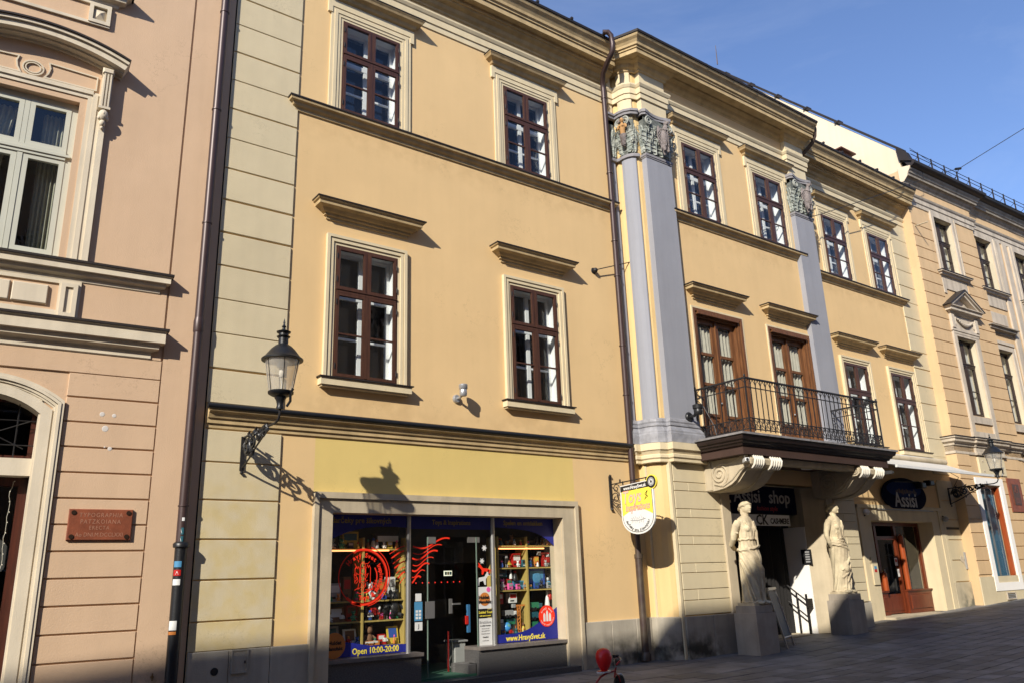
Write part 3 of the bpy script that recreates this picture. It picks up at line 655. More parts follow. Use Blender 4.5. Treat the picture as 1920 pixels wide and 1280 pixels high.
# ============================================================ balcony
bal = yb(MB(), 'balcony_slab', M_TIN) if False else None
m = MB(); BZ = 4.44
bp = [(0, 4.17), (.02, 4.17), (.04, 4.215), (.08, 4.235), (.09, 4.275), (.13, 4.29), (.15, 4.335), (.16, 4.385), (.0, 4.40)]
path_b = [(14.12, -.56), (14.12, -1.95), (19.98, -1.95), (19.98, -.56)]
bal = yb(m.sweep(bp, path_b), 'balcony_slab', rough_mat('dark_red_brown_slab_paint', (.022, .013, .012), rough=.5, var=.2, vscale=4, bump=.15))
MB().box(14.15, 19.95, -1.94, -.56, 3.99, 4.383).build('slab_core', rough_mat('brown_soffit_paint', (.05, .027, .02), rough=.7, var=.2), bal)
MB().sweep([(.17, 4.385), (.195, 4.385), (.195, 4.43), (.0, 4.445)], path_b).build('slab_flashing', rough_mat('grey_lead_flashing', (.20, .19, .19), rough=.5, var=.3, vscale=8, bump=.2), bal)
MB().box(14.12, 19.98, -1.95, -.56, 4.40, 4.44).build('slab_floor', MATS['grey_lead_flashing'], bal)
# soffit beam and two lamps under the slab
m = MB(); m.box(15.53, 18.61, -1.80, -1.55, 3.86, 3.984)
m.build('slab_beam', M_PLR, bal)
for x in (15.9, 17.6): MB().lathe([(.02, 0), (.20, 0), (.18, -.05), (.02, -.07)], (x, -1.2, 3.984), 18).build('soffit_lamp', M_WPL, bal)
# railing
rt, rb = 5.66, 4.50
rail = yb(MB().box(14.36, 19.76, -2.04, -1.99, rt, rt+.035).box(14.36, 14.40, -1.99, -.56, rt, rt+.035).box(19.72, 19.76, -1.99, -.56, rt, rt+.035), 'balcony_railing', M_IRN)
def runs():  # (origin, direction, length)
    return [((14.38, -2.015), (1, 0), 5.36), ((14.38, -.60), (0, -1), 1.415), ((19.74, -.60), (0, -1), 1.415)]
RO = Vector((0, 0, 0))
for zz, hh in ((rb+.03, .022), (rb+.27, .02), (rt-.20, .02)):
    m = MB(); m.box(14.37, 19.75, -2.025, -2.005, zz, zz+hh); m.box(14.37, 14.39, -2.0, -.56, zz, zz+hh); m.box(19.73, 19.75, -2.0, -.56, zz, zz+hh); m.build('rail', M_IRN, rail)
bar = MB().box(-.0085, .0085, -.0085, .0085, 0, rt-rb).build('baluster', M_IRN, rail, (14.38, -2.015, rb))
arcm = MB(); sp = .1787
P = [(sp*(1-math.cos(a))-0, math.sin(a)*.20) for a in [math.pi*k/14 for k in range(15)]]
arcm.tube([(x, 0, z*.98) for x, z in P], .007, 5); arc = arcm.build('arch', M_IRN, rail, (14.38, -2.015, rt-.19))
scm = MB()
def spiral(mb, cx, cz, r0, r1, a0, a1, n=18, th=.007, y=0):
    mb.tube([(cx+(r0+(r1-r0)*i/n)*math.cos(a0+(a1-a0)*i/n), y, cz+(r0+(r1-r0)*i/n)*math.sin(a0+(a1-a0)*i/n)) for i in range(n+1)], th, 5)
spiral(scm, .055, .06, .055, .012, math.pi, -1.9*math.pi, 16); spiral(scm, .123, .175, .055, .012, 0, 2.9*math.pi, 16)
scm.tube([(0, 0, .0), (.03, 0, .1), (.09, 0, .13), (.178, 0, .24)], .006, 5); scm.tube([(.178, 0, 0), (.089, 0, .12), (0, 0, .24)], .006, 5)
scr = scm.build('scroll', M_IRN, rail, (14.38, -2.015, rb+.04))
for (ox, oy), (dx, dy), L_ in runs():
    n = round(L_/sp); rz = 0 if dx else -math.pi/2
    for i in range(n+1):
        loc = (ox+dx*sp*i*L_/(n*sp), oy+dy*i*L_/n, 0)
        if not (i == 0 and dx): share(bar, rail, (loc[0], loc[1], rb), rot=(0, 0, rz))
        if i < n:
            if i < n-1: share(arc, rail, (loc[0], loc[1], rt-.19), rot=(0, 0, rz))
            share(scr, rail, (loc[0], loc[1], rb+.04), rot=(0, 0, rz))
for x, y in ((14.38, -2.015), (19.74, -2.015), (14.38, -.60), (19.74, -.60)): MB().box(x-.014, x+.014, y-.014, y+.014, 4.43, rt+.03).lathe([(.01, 0), (.025, .03), (.02, .06), (.005, .07)], (x, y, rt+.03), 8).build('post', M_IRN, rail)
for x in (14.38, 19.74): MB().tube([(x, -.62, 5.45), (x, -.8, 5.25), (x, -1.05, 4.75), (x, -1.1, 4.45)], .010, 5).build('stay', M_IRN, rail)

# ============================================================ scroll consoles
def console(x0, x1, nm):
    # profile in (y,z): S-curve from the wall foot to the front scroll
    pr = [(-.55, 3.984), (-1.82, 3.984), (-1.88, 3.96), (-1.92, 3.9), (-1.90, 3.80), (-1.83, 3.745), (-1.74, 3.74), (-1.66, 3.70), (-1.56, 3.60), (-1.46, 3.50), (-1.33, 3.42), (-1.15, 3.36), (-.95, 3.33), (-.80, 3.32), (-.55, 3.32)]
    c = yb(MB().polyx(pr, x0, x1), nm, M_PLR)
    # raised border bands and grooves along the soffit
    m = MB()
    for a, b in ((x0+.10, x0+.42), (x1-.42, x1-.10)):
        p2 = [(y-.0 if y > -.6 else y-.018, z-.02) for y, z in pr[3:]]
        m.polyx(p2+[(-.55, 3.6), (-1.4, 3.8)], a, b)
    m.build('console_rib', M_PLR, c, (0, 0, 0))
    for sx, nx in ((x0, -1), (x1, 1)):
        m = MB()
        def spi(cy, cz, r0, a0, turns, th):
            n = 40; pts = []
            for i in range(n+1):
                t = i/n; r = r0*(1-t)+.02*t; a = a0+turns*2*math.pi*t
                pts.append((sx+nx*.012, cy+r*math.cos(a), cz+r*math.sin(a)))
            m.tube(pts, th, 6)
        spi(-1.02, 3.66, .25, math.pi*1.5, -2.4, .022); spi(-1.78, 3.885, .11, math.pi*.4, 2.0, .018)
        m.lathe([(.005, -.02), (.05, -.02), (.05, .03), (.02, .045), (.005, .045)], (sx, -1.02, 3.66), 12, 'x')
        m.tube([(sx+nx*.01, -1.02, 3.90), (sx+nx*.01, -1.3, 3.86), (sx+nx*.01, -1.52, 3.93), (sx+nx*.01, -1.72, 4.0)], .02, 6)
        m.tube([(sx+nx*.01, -.86, 3.46), (sx+nx*.01, -1.1, 3.40), (sx+nx*.01, -1.36, 3.52), (sx+nx*.01, -1.58, 3.70), (sx+nx*.01, -1.74, 3.77)], .02, 6)
        m.box(sx-(.02 if nx < 0 else 0), sx+(.02 if nx > 0 else 0), -.80, -.60, 3.34, 4.03)
        m.build('volute', M_PLR, c)
    # fluted claw leaves hanging from the front scroll
    for a, b in ((x0+.04, x0+.40), (x1-.48, x1-.06)):
        m = MB()
        for i in range(5):
            xx = a+(b-a)*(i+.5)/5; s = 1-.0*i
            m.tube([(xx, -1.82, 3.99), (xx, -1.92, 3.965), (xx, -1.965, 3.89), (xx-.01, -1.95, 3.80), (xx-.03, -1.90, 3.725), (xx-.05, -1.86, 3.69)], [.016, .026, .030, .028, .020, .005], 8)
        m.build('leaf_claw', rough_mat('white_stone_claw', (.66, .62, .53), var=.06, bump=.1) if 'white_stone_claw' not in MATS else MATS['white_stone_claw'], c, smooth=40)
console(14.42, 15.52, 'console'); console(18.62, 19.74, 'console')

# ============================================================ entrance passage under the balcony
m = MB(); m.box(14.84, 15.12, -.66, -.5, -.4, 3.32); m.box(14.80, 15.14, -.68, -.5, 3.10, 3.16); yb(m, 'entrance_pier', M_PLR)
m = MB(); m.box(18.98, 19.26, -.66, -.5, -.4, 3.32); m.box(18.96, 19.28, -.68, -.5, 3.10, 3.16); yb(m, 'entrance_pier', M_PLR)
yb(MB().polyz([(15.12, -.60), (15.25, -.55), (15.52, -.2), (15.52, .3), (15.12, .3)], -.4, 3.62), 'splayed_jamb', M_PLR)
yb(MB().polyz([(18.98, -.60), (18.98, .3), (18.60, .3), (18.60, -.2), (18.86, -.52)], -.4, 3.62), 'splayed_jamb', M_PLR)
m = MB(); m.box(15.40, 15.50, .3, 3.8, -.4, 3.7); m.box(15.12, 15.5, .25, .3, -.4, 3.7); yb(m, 'passage_wall', M_WHT)
m = MB(); m.box(18.575, 18.598, -.185, .46, -.4, 2.63); yb(m, 'passage_wall', M_WHT)
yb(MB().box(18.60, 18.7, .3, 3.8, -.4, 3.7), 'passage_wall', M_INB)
m = MB(); rg = random.Random(6)
for i in range(20):
    x = 15.52+.153*i; m.polyz([(x, .47), (x+.08, .40+.03*rg.random()), (x+.155, .47), (x+.155, .5), (x, .5)], .03, 2.62)
dr = yb(m, 'dark_opening_panel', flat('black_opening_panel', (.012, .011, .011), .9))  # black pleated panel put in to make the passage opening dark
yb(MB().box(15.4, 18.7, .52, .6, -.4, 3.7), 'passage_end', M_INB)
yb(MB().box(15.25, 18.86, -.5, .6, 3.62, 3.75), 'passage_ceiling', M_PLR)
m = MB().box(15.52, 18.57, .0, .03, 2.93, 3.60); board = yb(m, 'shop_fascia', M_BLK)
sb = thing('shop_signboard', 'black fascia board with pale blackletter lettering shop above the entrance under the balcony', 'sign', (17.05, -.06, 2.95))
MB().box(-1.5, 1.48, 0, .05, 0, .68).build('board', flat('night_blue_board', (.010, .011, .03), .95, spec=.05), sb)
M_LTG = flat('grey_lettering', (.42, .40, .38), .6)
text('lettering', 'Assisi', .46, M_LTG, sb, (-.50, -.004, .40), extrude=.004, bold=.006, shear=.05, sx=1.0); text('lettering', 'shop', .46, M_LTG, sb, (.80, -.004, .40), extrude=.004, bold=.006, shear=.05, sx=1.0)
text('lettering', 'fashion style', .17, flat('dull_red_lettering', (.30, .02, .03), .6), sb, (.25, -.004, .12), extrude=.003, shear=.2)
cb = thing('cashmere_board', 'narrow white board ending in CK CASHMERE over the dark doorway', 'sign', (17.05, -.05, 2.65))
MB().box(-1.5, 1.15, 0, .04, 0, .27).build('board', M_WPL, cb)
text('lettering', 'CK', .34, M_BLK, cb, (.0, -.004, .13), extrude=.003, bold=.006); text('lettering', 'CASHMERE', .19, M_BLK, cb, (.72, -.004, .11), extrude=.003, bold=.004, sx=.82)
ib = thing('intercom_panel', 'small black intercom panel on the splayed jamb behind the right statue', 'intercom', (18.57, -.16, 1.70)); MB().box(-.03, .0, -.14, .14, 0, .36).build('panel', M_BPL, ib)
m = MB()
for i in range(5): m.box(-.04, -.03, -.10, .02, .04+i*.06, .075+i*.06)
m.build('button', M_GRY, ib)
# handrail at the passage steps
hr = thing('handrail', 'black metal handrail standing in front of the white passage wall', 'handrail', (17.9, .3, .03))
m = MB(); m.tube([(.45, -.42, .80), (.45, .10, 1.18)], .02, 6); m.tube([(.45, -.42, .40), (.45, .10, .78)], .018, 6); m.build('rail', M_IRN, hr)
m = MB(); m.box(.43, .47, -.45, -.41, 0, .95); m.box(.435, .465, -.17, -.14, 0, 1.0); m.build('post', M_IRN, hr)
MB().box(.40, .64, -.47, -.45, .62, .84).build('end_plate', M_IRN, hr)
struct(MB().box(15.52, 18.57, -.3, 1.9, -.4, .035).build('entrance_step', M_PLR))

# ============================================================ right shop surround and door (in the palace wall)
m = MB(); m.box(21.40, 21.62, -.05, .0, .05, 3.28); m.box(21.62, 22.05, -.03, .0, .05, 3.18); m.box(25.52, 25.95, -.03, 0, .05, 3.18); m.box(25.95, 26.18, -.05, 0, .05, 3.28); m.box(22.05, 25.52, -.03, 0, 2.86, 3.18); m.box(21.40, 26.18, -.075, 0, 3.2, 3.30)
yb(m, 'shop_surround', M_MLD)
yb(MB().box(22.0, 25.6, -.35, .6, -.4, .235), 'door_step', M_PLR)
yb(MB().box(22.0, 22.054, .004, .6, .2, 2.856).box(25.516, 25.56, .004, .6, .2, 2.856).box(22.0, 25.6, .004, .6, 2.856, 2.9), 'shop_reveal', M_MLD)
sf = yb(MB().frame(22.06, 25.50, .24, 2.85, .10, .42, .52, 0).box(22.9, 23.02, .42, .5, .9, 2.75).box(24.0, 24.12, .42, .5, .24, 2.75).box(23.02, 24.0, .42, .48, 2.35, 2.45), 'shop_door_front', M_RED)
for a, b, y0 in ((22.12, 23.0, .34), (24.1, 25.48, .34)):
    p = MB().box(a, b, y0, .50, .24, .86).taper(a+.10, b-.10, y0-.025, y0, .34, .76, .03).box(a-.02, b+.02, y0-.04, .5, .86, .90).build('timber_panel', M_RED, sf)
MB().box(23.02, 24.0, .46, .50, .26, .80).box(23.05, 23.97, .44, .46, .34, .72).build('door_leaf', M_RED, sf)
for a, b, c_, d in ((22.16, 22.9, .9, 2.75), (23.02, 24.0, .8, 2.35), (24.12, 25.40, .9, 2.75)): MB().quad((a, .45, c_), (b, .45, c_), (b, .45, d), (a, .45, d)).build('pane', M_SGL, sf)
MB().lathe([(.008, 0), (.02, .0), (.02, .2), (.008, .2)], (23.12, .40, 1.3), 8).build('handle', M_ALU, sf)
m = MB(); m.box(22.0, 25.56, 2.6, 2.7, .2, 2.9); m.box(21.9, 22.0, .6, 2.7, .2, 2.9); m.box(25.56, 25.66, .6, 2.7, .2, 2.9); m.box(21.9, 25.7, .31, 2.7, 2.9, 3.0); m.box(21.9, 25.7, .5, 2.7, .1, .22)
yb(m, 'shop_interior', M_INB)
# things inside the right shop door
g = 'goods hanging in the right shop doorway'
def tube_thing(nm, lab, cat, pos, r, h, mat, cap=None):
    t = thing(nm, lab, cat, pos); MB().lathe([(.01, 0), (r, 0), (r*1.02, h*.5), (r*.96, h), (.01, h)], n=12).build('body', mat, t, smooth=40)
    MB().lathe([(.01, h), (r*.5, h+.02), (.01, h+.05)], n=10).build('top', cap or M_BPL, t)
tube_thing('hanging_scarf', 'long mustard yellow scarf hanging behind the right shop door', 'scarf', (23.5, .9, 1.55), .11, .85, flat('mustard_cloth', (.45, .28, .03), .8))
tube_thing('hanging_scarf', 'red scarf hanging in the upper left of the right shop window', 'scarf', (22.75, .75, 1.9), .10, .6, flat('red_cloth', (.55, .05, .03), .8))
tube_thing('hanging_scarf', 'orange red scarf hanging low behind the right shop door', 'scarf', (23.25, .75, 1.30), .10, .42, flat('red_cloth', (.55, .05, .03), .8))
tube_thing('door_column', 'red brown turned wooden column beside the door glass of the right shop', 'column', (24.22, .36, .91), .08, 1.55, M_ORW, M_ORW)
tube_thing('door_column', 'red brown turned wooden column at the left panel of the right shop', 'column', (22.98, .36, .91), .08, .5, M_ORW, M_ORW)
for i, (x, z, lab) in enumerate(((23.9, 1.6, 'upper of two small white notices on the right shop door'), (23.98, 1.28, 'lower of two small white notices on the right shop door'))):
    t = thing('notice', lab, 'notice', (x, .44, z)); MB().box(-.08, .08, -.004, 0, 0, .22).build('paper', M_WPL, t); MB().box(-.05, .05, -.007, -.004, .10, .18).build('print', M_RDP if i == 0 else M_GRY, t)
t = thing('postcard_rack', 'small pile of white and yellow bags on a counter behind the right shop door', 'bag', (23.62, .9, 1.30)); MB().taper(-.12, .12, 0, .16, 0, .26, .03).build('bag_body', M_WPL, t); MB().taper(.04, .2, -.05, .1, 0, .22, .03).build('bag_front', M_YLP, t)
t.name = 'shop_bag'

# ============================================================ left shopfront frame
m = MB()
m.box(5.31, 5.63, -.06, .0, -.4, 3.03); m.box(10.60, 10.97, -.06, .0, -.4, 3.03); m.box(5.63, 10.60, -.06, .0, 2.73, 3.03)
yb(m, 'shop_surround', M_PLR)
m = MB(); m.box(5.29, 5.37, -.10, -.0, -.4, 2.96); m.box(10.91, 10.99, -.10, -.0, -.4, 2.96); m.box(5.29, 10.99, -.10, .0, 2.96, 3.06); yb(m, 'shop_surround_bead', M_PLR)
for x in (7.9, 9.3): yb(MB().box(x-.004, x+.004, -.0625, -.055, 2.74, 2.95), 'lintel_joint', M_STN)
m = MB(); m.box(5.60, 5.634, .004, .4, -.4, 2.726); m.box(10.596, 10.64, .004, .4, -.4, 2.726); m.box(5.6, 10.64, .004, .4, 2.726, 2.78); yb(m, 'shop_reveal', M_PLR)
for a, b in ((5.63, 7.36), (8.55, 10.60)):
    o = yb(MB().box(a, b, .02, .5, -.4, .36), 'granite_block', M_GRN)
    MB().box(a, b+(.03 if a < 6 else 0), -.02, .5, .362, .42).build('sill_slab', M_SIL, o)
yb(MB().box(7.30, 10.75, -.22, .1, -.4, -.06), 'granite_step', M_GRN)
yb(MB().box(8.38, 8.56, .12, .7, -.4, .13), 'granite_step', M_GRN)
yb(MB().polyz([(8.35, .60), (8.55, .35), (8.55, .10), (8.72, .02), (8.72, .6)], -.4, .14), 'granite_step', M_GRN)
m = MB(); m.box(7.3, 9.1, .72, .76, 1.9, 2.9); m.box(5.5, 10.7, 2.4, 2.5, -.4, 3.0); m.box(5.45, 5.6, .29, 2.5, -.4, 3); m.box(10.66, 10.75, .29, 2.5, -.4, 3); m.box(5.5, 10.7, .29, 2.5, 2.78, 2.9)
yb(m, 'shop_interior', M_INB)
yb(MB().box(7.2, 9.2, .1, 2.4, -.4, -.02), 'shop_floor_mat', flat('green_door_mat', (.03, .10, .06), .9))
GY = .27
def pane_(x0, x1, z0, z1, y=GY): return yb(MB().quad((x0, y, z0), (x1, y, z0), (x1, y, z1), (x0, y, z1)), 'shop_window', M_SGL)
pl = pane_(5.636, 7.20, .42, 2.724); prr = pane_(9.12, 10.60, .42, 2.73); pc = pane_(7.28, 9.05, 2.36, 2.73); pm1 = pane_(7.28, 7.62, -.05, 2.36); pm2 = pane_(8.72, 9.05, .42, 2.36, .30)
for x in (7.24, 9.08): yb(MB().lathe([(.045, .42 if x > 8 else .42), (.045, 2.73)], (x, GY, 0), 12), 'shop_post', M_ALU, smooth=40)
gd = yb(MB().quad((7.80, .60, -.02), (8.66, .66, -.02), (8.66, .66, 2.30), (7.80, .60, 2.30)), 'glass_door', M_SGL)
MB().box(7.64, 7.80, .25, .29, 2.24, 2.36).box(8.52, 8.78, .27, .31, 2.26, 2.36).build('patch_fitting', M_ALU, gd)
MB().box(7.58, 7.76, .235, .262, .95, 1.24).build('lock_case', M_ALU, gd); MB().box(8.28, 8.33, .55, .6, 1.0, 1.26).box(8.33, 8.5, .53, .55, 1.15, 1.18).build('handle', M_ALU, gd)
for x in (7.635, 8.70): yb(MB().box(x-.008, x+.008, .262, .278, -.05, 2.36), 'glass_edge', flat('green_glass_edge', (.16, .22, .18), .2))
# film and lettering on the shop glass
fy = GY-.006
def film(parent, pts, mat, nm='window_film', y=fy): return MB().poly(pts, y-.001, y).build(nm, mat, parent)
def shapes_top_left():
    pts = [(5.63, 2.73), (7.20, 2.73), (7.20, 2.52)]
    for i in range(9): t = i/8; pts.append((7.20-1.57*t, 2.52+.03*math.sin(t*3)-.28*t**3))
    return pts
film(pl, shapes_top_left()[::-1], M_DBL); film(pc, [(7.28, 2.50), (9.05, 2.50), (9.05, 2.73), (7.28, 2.73)], M_DBL)
pts = [(10.60, 2.73), (9.12, 2.73), (9.12, 2.55)]
for i in range(10): t = i/9; pts.append((9.12+1.48*t, 2.55-.03*math.sin(t*3)-.36*t**4))
film(prr, pts, M_DBL)
film(pl, [(5.63, .43), (7.20, .43), (7.20, .56), (6.5, .58), (6.1, .66), (5.63, .64)], M_DBL)
pts = [(9.12, .43), (10.60, .43), (10.60, 1.02)]
for i in range(8): t = i/7; pts.append((10.60-1.48*t, 1.02-.44*math.sin(min(1, t*1.35)*math.pi/2)))
film(prr, pts, M_DBL)
M_GLD = flat('dull_gold_print', (.36, .27, .05), .6)
ty = fy-.003
text('lettering', 'darčeky pre šikovných', .135, M_GLD, pl, (6.32, ty, 2.63), extrude=.001, sx=.92, bold=.002)
text('lettering', 'Toys & Inspirations', .12, M_GLD, pc, (8.15, ty, 2.62), extrude=.001, sx=.9, bold=.002)
text('lettering', 'Spelen en ontdekken', .125, M_GLD, prr, (9.83, ty, 2.63), extrude=.001, sx=.92, bold=.002)
text('lettering', 'Open 10:00-20:00', .135, M_YPR, pl, (6.62, ty, .50), extrude=.001, sx=.88, bold=.003)
text('lettering', 'www.HravySvet.sk', .14, M_YPR, prr, (9.80, ty, .50), extrude=.001, sx=.88, bold=.003)
# red stamp on the left pane
def ringfilm(mb, cx, cz, r, w, a0, a1, n=40, y=ty):
    P = [(cx+r*math.cos(a0+(a1-a0)*i/n), cz+r*math.sin(a0+(a1-a0)*i/n)) for i in range(n+1)]
    mb.ribbon(P, w, y-.0015, y)
m = MB(); cx, cz = 6.36, 1.69
ringfilm(m, cx, cz, .47, .045, -2.3, 1.9); ringfilm(m, cx, cz, .435, .012, -2.1, 2.0); ringfilm(m, cx+.01, cz+.01, .50, .012, -1.4, 1.3); ringfilm(m, cx, cz, .27, .02, -1.5, .6); ringfilm(m, cx, cz, .46, .016, 1.9, 3.98)
arc_text(m, 'Hravý Svet', .105, .355, R_(140), R_(52), c=(cx, ty, cz), extrude=.001, bold=.003)
arc_text(m, 'Inspirations', .105, .345, R_(34), R_(-42), c=(cx, ty, cz), extrude=.001, bold=.003)
arc_text(m, 'Toys &', .105, .345, R_(-98), R_(-58), flip=True, c=(cx, ty, cz), extrude=.001, bold=.003)
rg = random.Random(9)
for i in range(26):   # hatched castle sketch
    x = cx-.16+rg.random()*.26; z = cz-.26+rg.random()*.5; a = rg.uniform(-.6, 1.7); l = rg.uniform(.05, .14)
    m.ribbon([(x, z), (x+l*.5*math.cos(a)+.01, z+l*.5*math.sin(a)), (x+l*math.cos(a+.4), z+l*math.sin(a+.4))], .009, ty-.0015, ty)
for ox, h in ((-.15, .22), (-.05, .30), (.05, .24)):
    m.ribbon([(cx+ox, cz-.1), (cx+ox, cz-.1+h), (cx+ox+.03, cz-.06+h), (cx+ox+.045, cz-.1+h), (cx+ox+.06, cz-.06+h), (cx+ox+.08, cz-.1+h), (cx+ox+.08, cz-.1)], .01, ty-.0015, ty)
for k in range(3): m.ribbon([(cx+.1+.16*math.cos(a)*(.6+k*.25), cz-.18+.16*math.sin(a)*(.6+k*.25)) for a in [(-.5+.14*i) for i in range(10)]], .012, ty-.0015, ty)
m.poly([(cx-.24, cz-.42), (cx-.02, cz-.49), (cx-.06, cz-.42)], ty-.0015, ty)
m.build('postmark_print', M_RPR, pl, recalc=False)
m = MB()
for k in range(7):
    z0 = 2.19-.083*k; x0 = 6.86+.035*k; x1 = 8.02-.09*k if k else 8.1
    P = []
    for i in range(25):
        t = i/24; P.append((x0+(x1-x0)*t, z0-.10+.20*t+.055*math.sin(t*9.4-.6)-.03*k*t))
    m.ribbon([p for p in P if p[0] < 7.185], .012+.012*(k % 2), ty-.0015, ty) if True else 0
    m.ribbon([p for p in P if p[0] > 7.295], .016+.012*((k+1) % 2), ty-.0015, ty)
m.build('wave_print', M_RPR, pl, recalc=False)
# round red badge bottom right, orange badge bottom left
m = MB().lathe([(.003, 0), (.20, 0), (.20, .003), (.003, .003)], (10.33, ty-.006, .86), 28, 'y').build('badge', M_RPR, prr)
mm = MB(); arc_text(mm, 'hravý svet', .06, .145, R_(150), R_(30), c=(10.33, ty-.007, .86), extrude=.001); arc_text(mm, 'toys & inspirations', .042, .165, R_(-150), R_(-15), flip=True, c=(10.33, ty-.007, .86), extrude=.001)
for ox, h in ((-.09, .10), (-.02, .15), (.05, .10)): mm.poly([(10.33+ox, .76), (10.33+ox+.05, .76), (10.33+ox+.05, .78+h), (10.33+ox+.025, .82+h), (10.33+ox, .78+h)], ty-.009, ty-.007)
mm.build('badge_print', M_WPL, prr, recalc=False)
MB().lathe([(.003, 0), (.20, 0), (.20, .003), (.003, .003)], (5.86, ty-.006, .62), 28, 'y').build('badge', M_ORP, pl)
text('badge_print', 'Huldet', .085, M_BLK, pl, (5.87, ty-.008, .66), extrude=.001, bold=.003); text('badge_print', 'Manufakt', .075, M_BLK, pl, (5.87, ty-.008, .57), extrude=.001, bold=.003)
# little animals and stars on the narrow pane
m = MB()
def star(cx_, cz_, r): m.poly([(cx_+(r if i % 2 == 0 else r*.5)*math.cos(i*math.pi/6), cz_+(r if i % 2 == 0 else r*.5)*math.sin(i*math.pi/6)) for i in range(12)], .292, .294)
star(8.90, 2.16, .065); star(8.84, 1.92, .06)
DEER = [(0, 0), (.03, 0), (.05, .10), (.13, .12), (.16, .02), (.19, .02), (.19, .16), (.24, .24), (.30, .25), (.29, .29), (.25, .31), (.28, .38), (.25, .38), (.21, .31), (.16, .22), (.04, .20), (-.01, .16), (-.0, .08)]
m.poly([(8.73+x, 1.47+z*.75) for x, z in DEER], .292, .294); m.build('star_and_deer_film', M_WPL, pm2, recalc=False)
MB().poly([(9.02-x, 1.66+z*.6) for x, z in DEER][::-1], .292, .294).build('deer_film', M_RPR, pm2)
# posters on the narrow right pane
def poster(x0, x1, z0, z1, mat, lab, lines=(), y=.285, cat='poster'):
    t = thing('poster', lab, cat, ((x0+x1)/2, y, z0)); w = x1-x0; h = z1-z0
    MB().box(-w/2, w/2, -.004, 0, 0, h).build('sheet', mat, t)
    for (body, sz, mt, dz) in lines: text('lettering', body, sz, mt, t, (0, -.006, h-dz), extrude=.001, bold=.001)
    return t
t = poster(8.72, 9.03, 1.06, 1.45, M_WPL, 'white poster with an orange round logo, top of the pillar posters')
MB().lathe([(.003, 0), (.12, 0), (.12, .003), (.003, .003)], (.0, -.008, .17), 24, 'y').build('orange_disc', M_ORP, t); MB().lathe([(.003, 0), (.045, 0), (.045, .003), (.003, .003)], (.09, -.008, .34), 18, 'y').build('pink_disc', M_PKP, t)
text('lettering', 'Huldet', .085, M_BLK, t, (-.02, -.012, .20), extrude=.001, bold=.003); text('lettering', 'Manufakt', .075, M_BLK, t, (.0, -.012, .12), extrude=.001, bold=.003)
poster(8.73, 9.03, .90, 1.045, M_BLK, 'black strip with yellow words Guided Tour between two white posters', (('Guided Tour', .06, M_YPR, .05), ('with game & reward', .03, M_YPR, .11)))
poster(8.73, 9.03, .42, .89, M_WPL, 'tall white text poster headed Bratislava', (('Bratislava', .07, M_GRY, .07), ('in multiple languages', .028, M_BLK, .13), ('Discover the city', .025, M_GRY, .18), ('with a playful tour', .025, M_GRY, .22), ('Hviezdoslav square', .025, M_GRY, .27), ('HravySvet', .03, M_BLK, .33), ('booking inside', .025, M_GRY, .39)))
poster(8.73, 9.03, .27, .41, M_BLK, 'black strip with yellow word Prehliadka, lowest of the pillar posters', (('Prehliadka', .055, M_YPR, .05), ('v Bratislave', .03, M_YPR, .11)), y=.10)
t = poster(7.36, 7.52, .92, 1.24, M_LBP, 'blue card-payment sticker on the narrow glass beside the lock', y=.262, cat='sticker')
m = MB()
for i in range(2):
    for j in range(3): m.box(-.055+i*.062, -.01+i*.062, -.007, -.004, .03+j*.055, .07+j*.055)
m.build('card_logo', M_WPL, t)
poster(7.38, 7.50, 1.25, 1.38, M_WPL, 'blank white sticker above the blue card sticker', y=.262, cat='sticker')
poster(7.37, 7.52, .76, .90, M_WPL, 'white sticker with a dark tick below the blue card sticker', (('J', .09, M_BLK, .07),), y=.262, cat='sticker')
t = thing('lightbox', 'small glowing multicoloured OPEN-style light deep inside the toy shop', 'light sign', (8.9, 1.6, 1.68)); MB().box(-.09, .09, 0, .03, 0, .10).build('panel', flat('lit_panel', (.8, .8, .6), .5, emit=.7), t)
for i, mt in enumerate((M_GNP, M_YLP, M_LBP)): MB().box(-.08+i*.056, -.035+i*.056, -.004, 0, .02, .08).build('coloured_tile', mt, t)
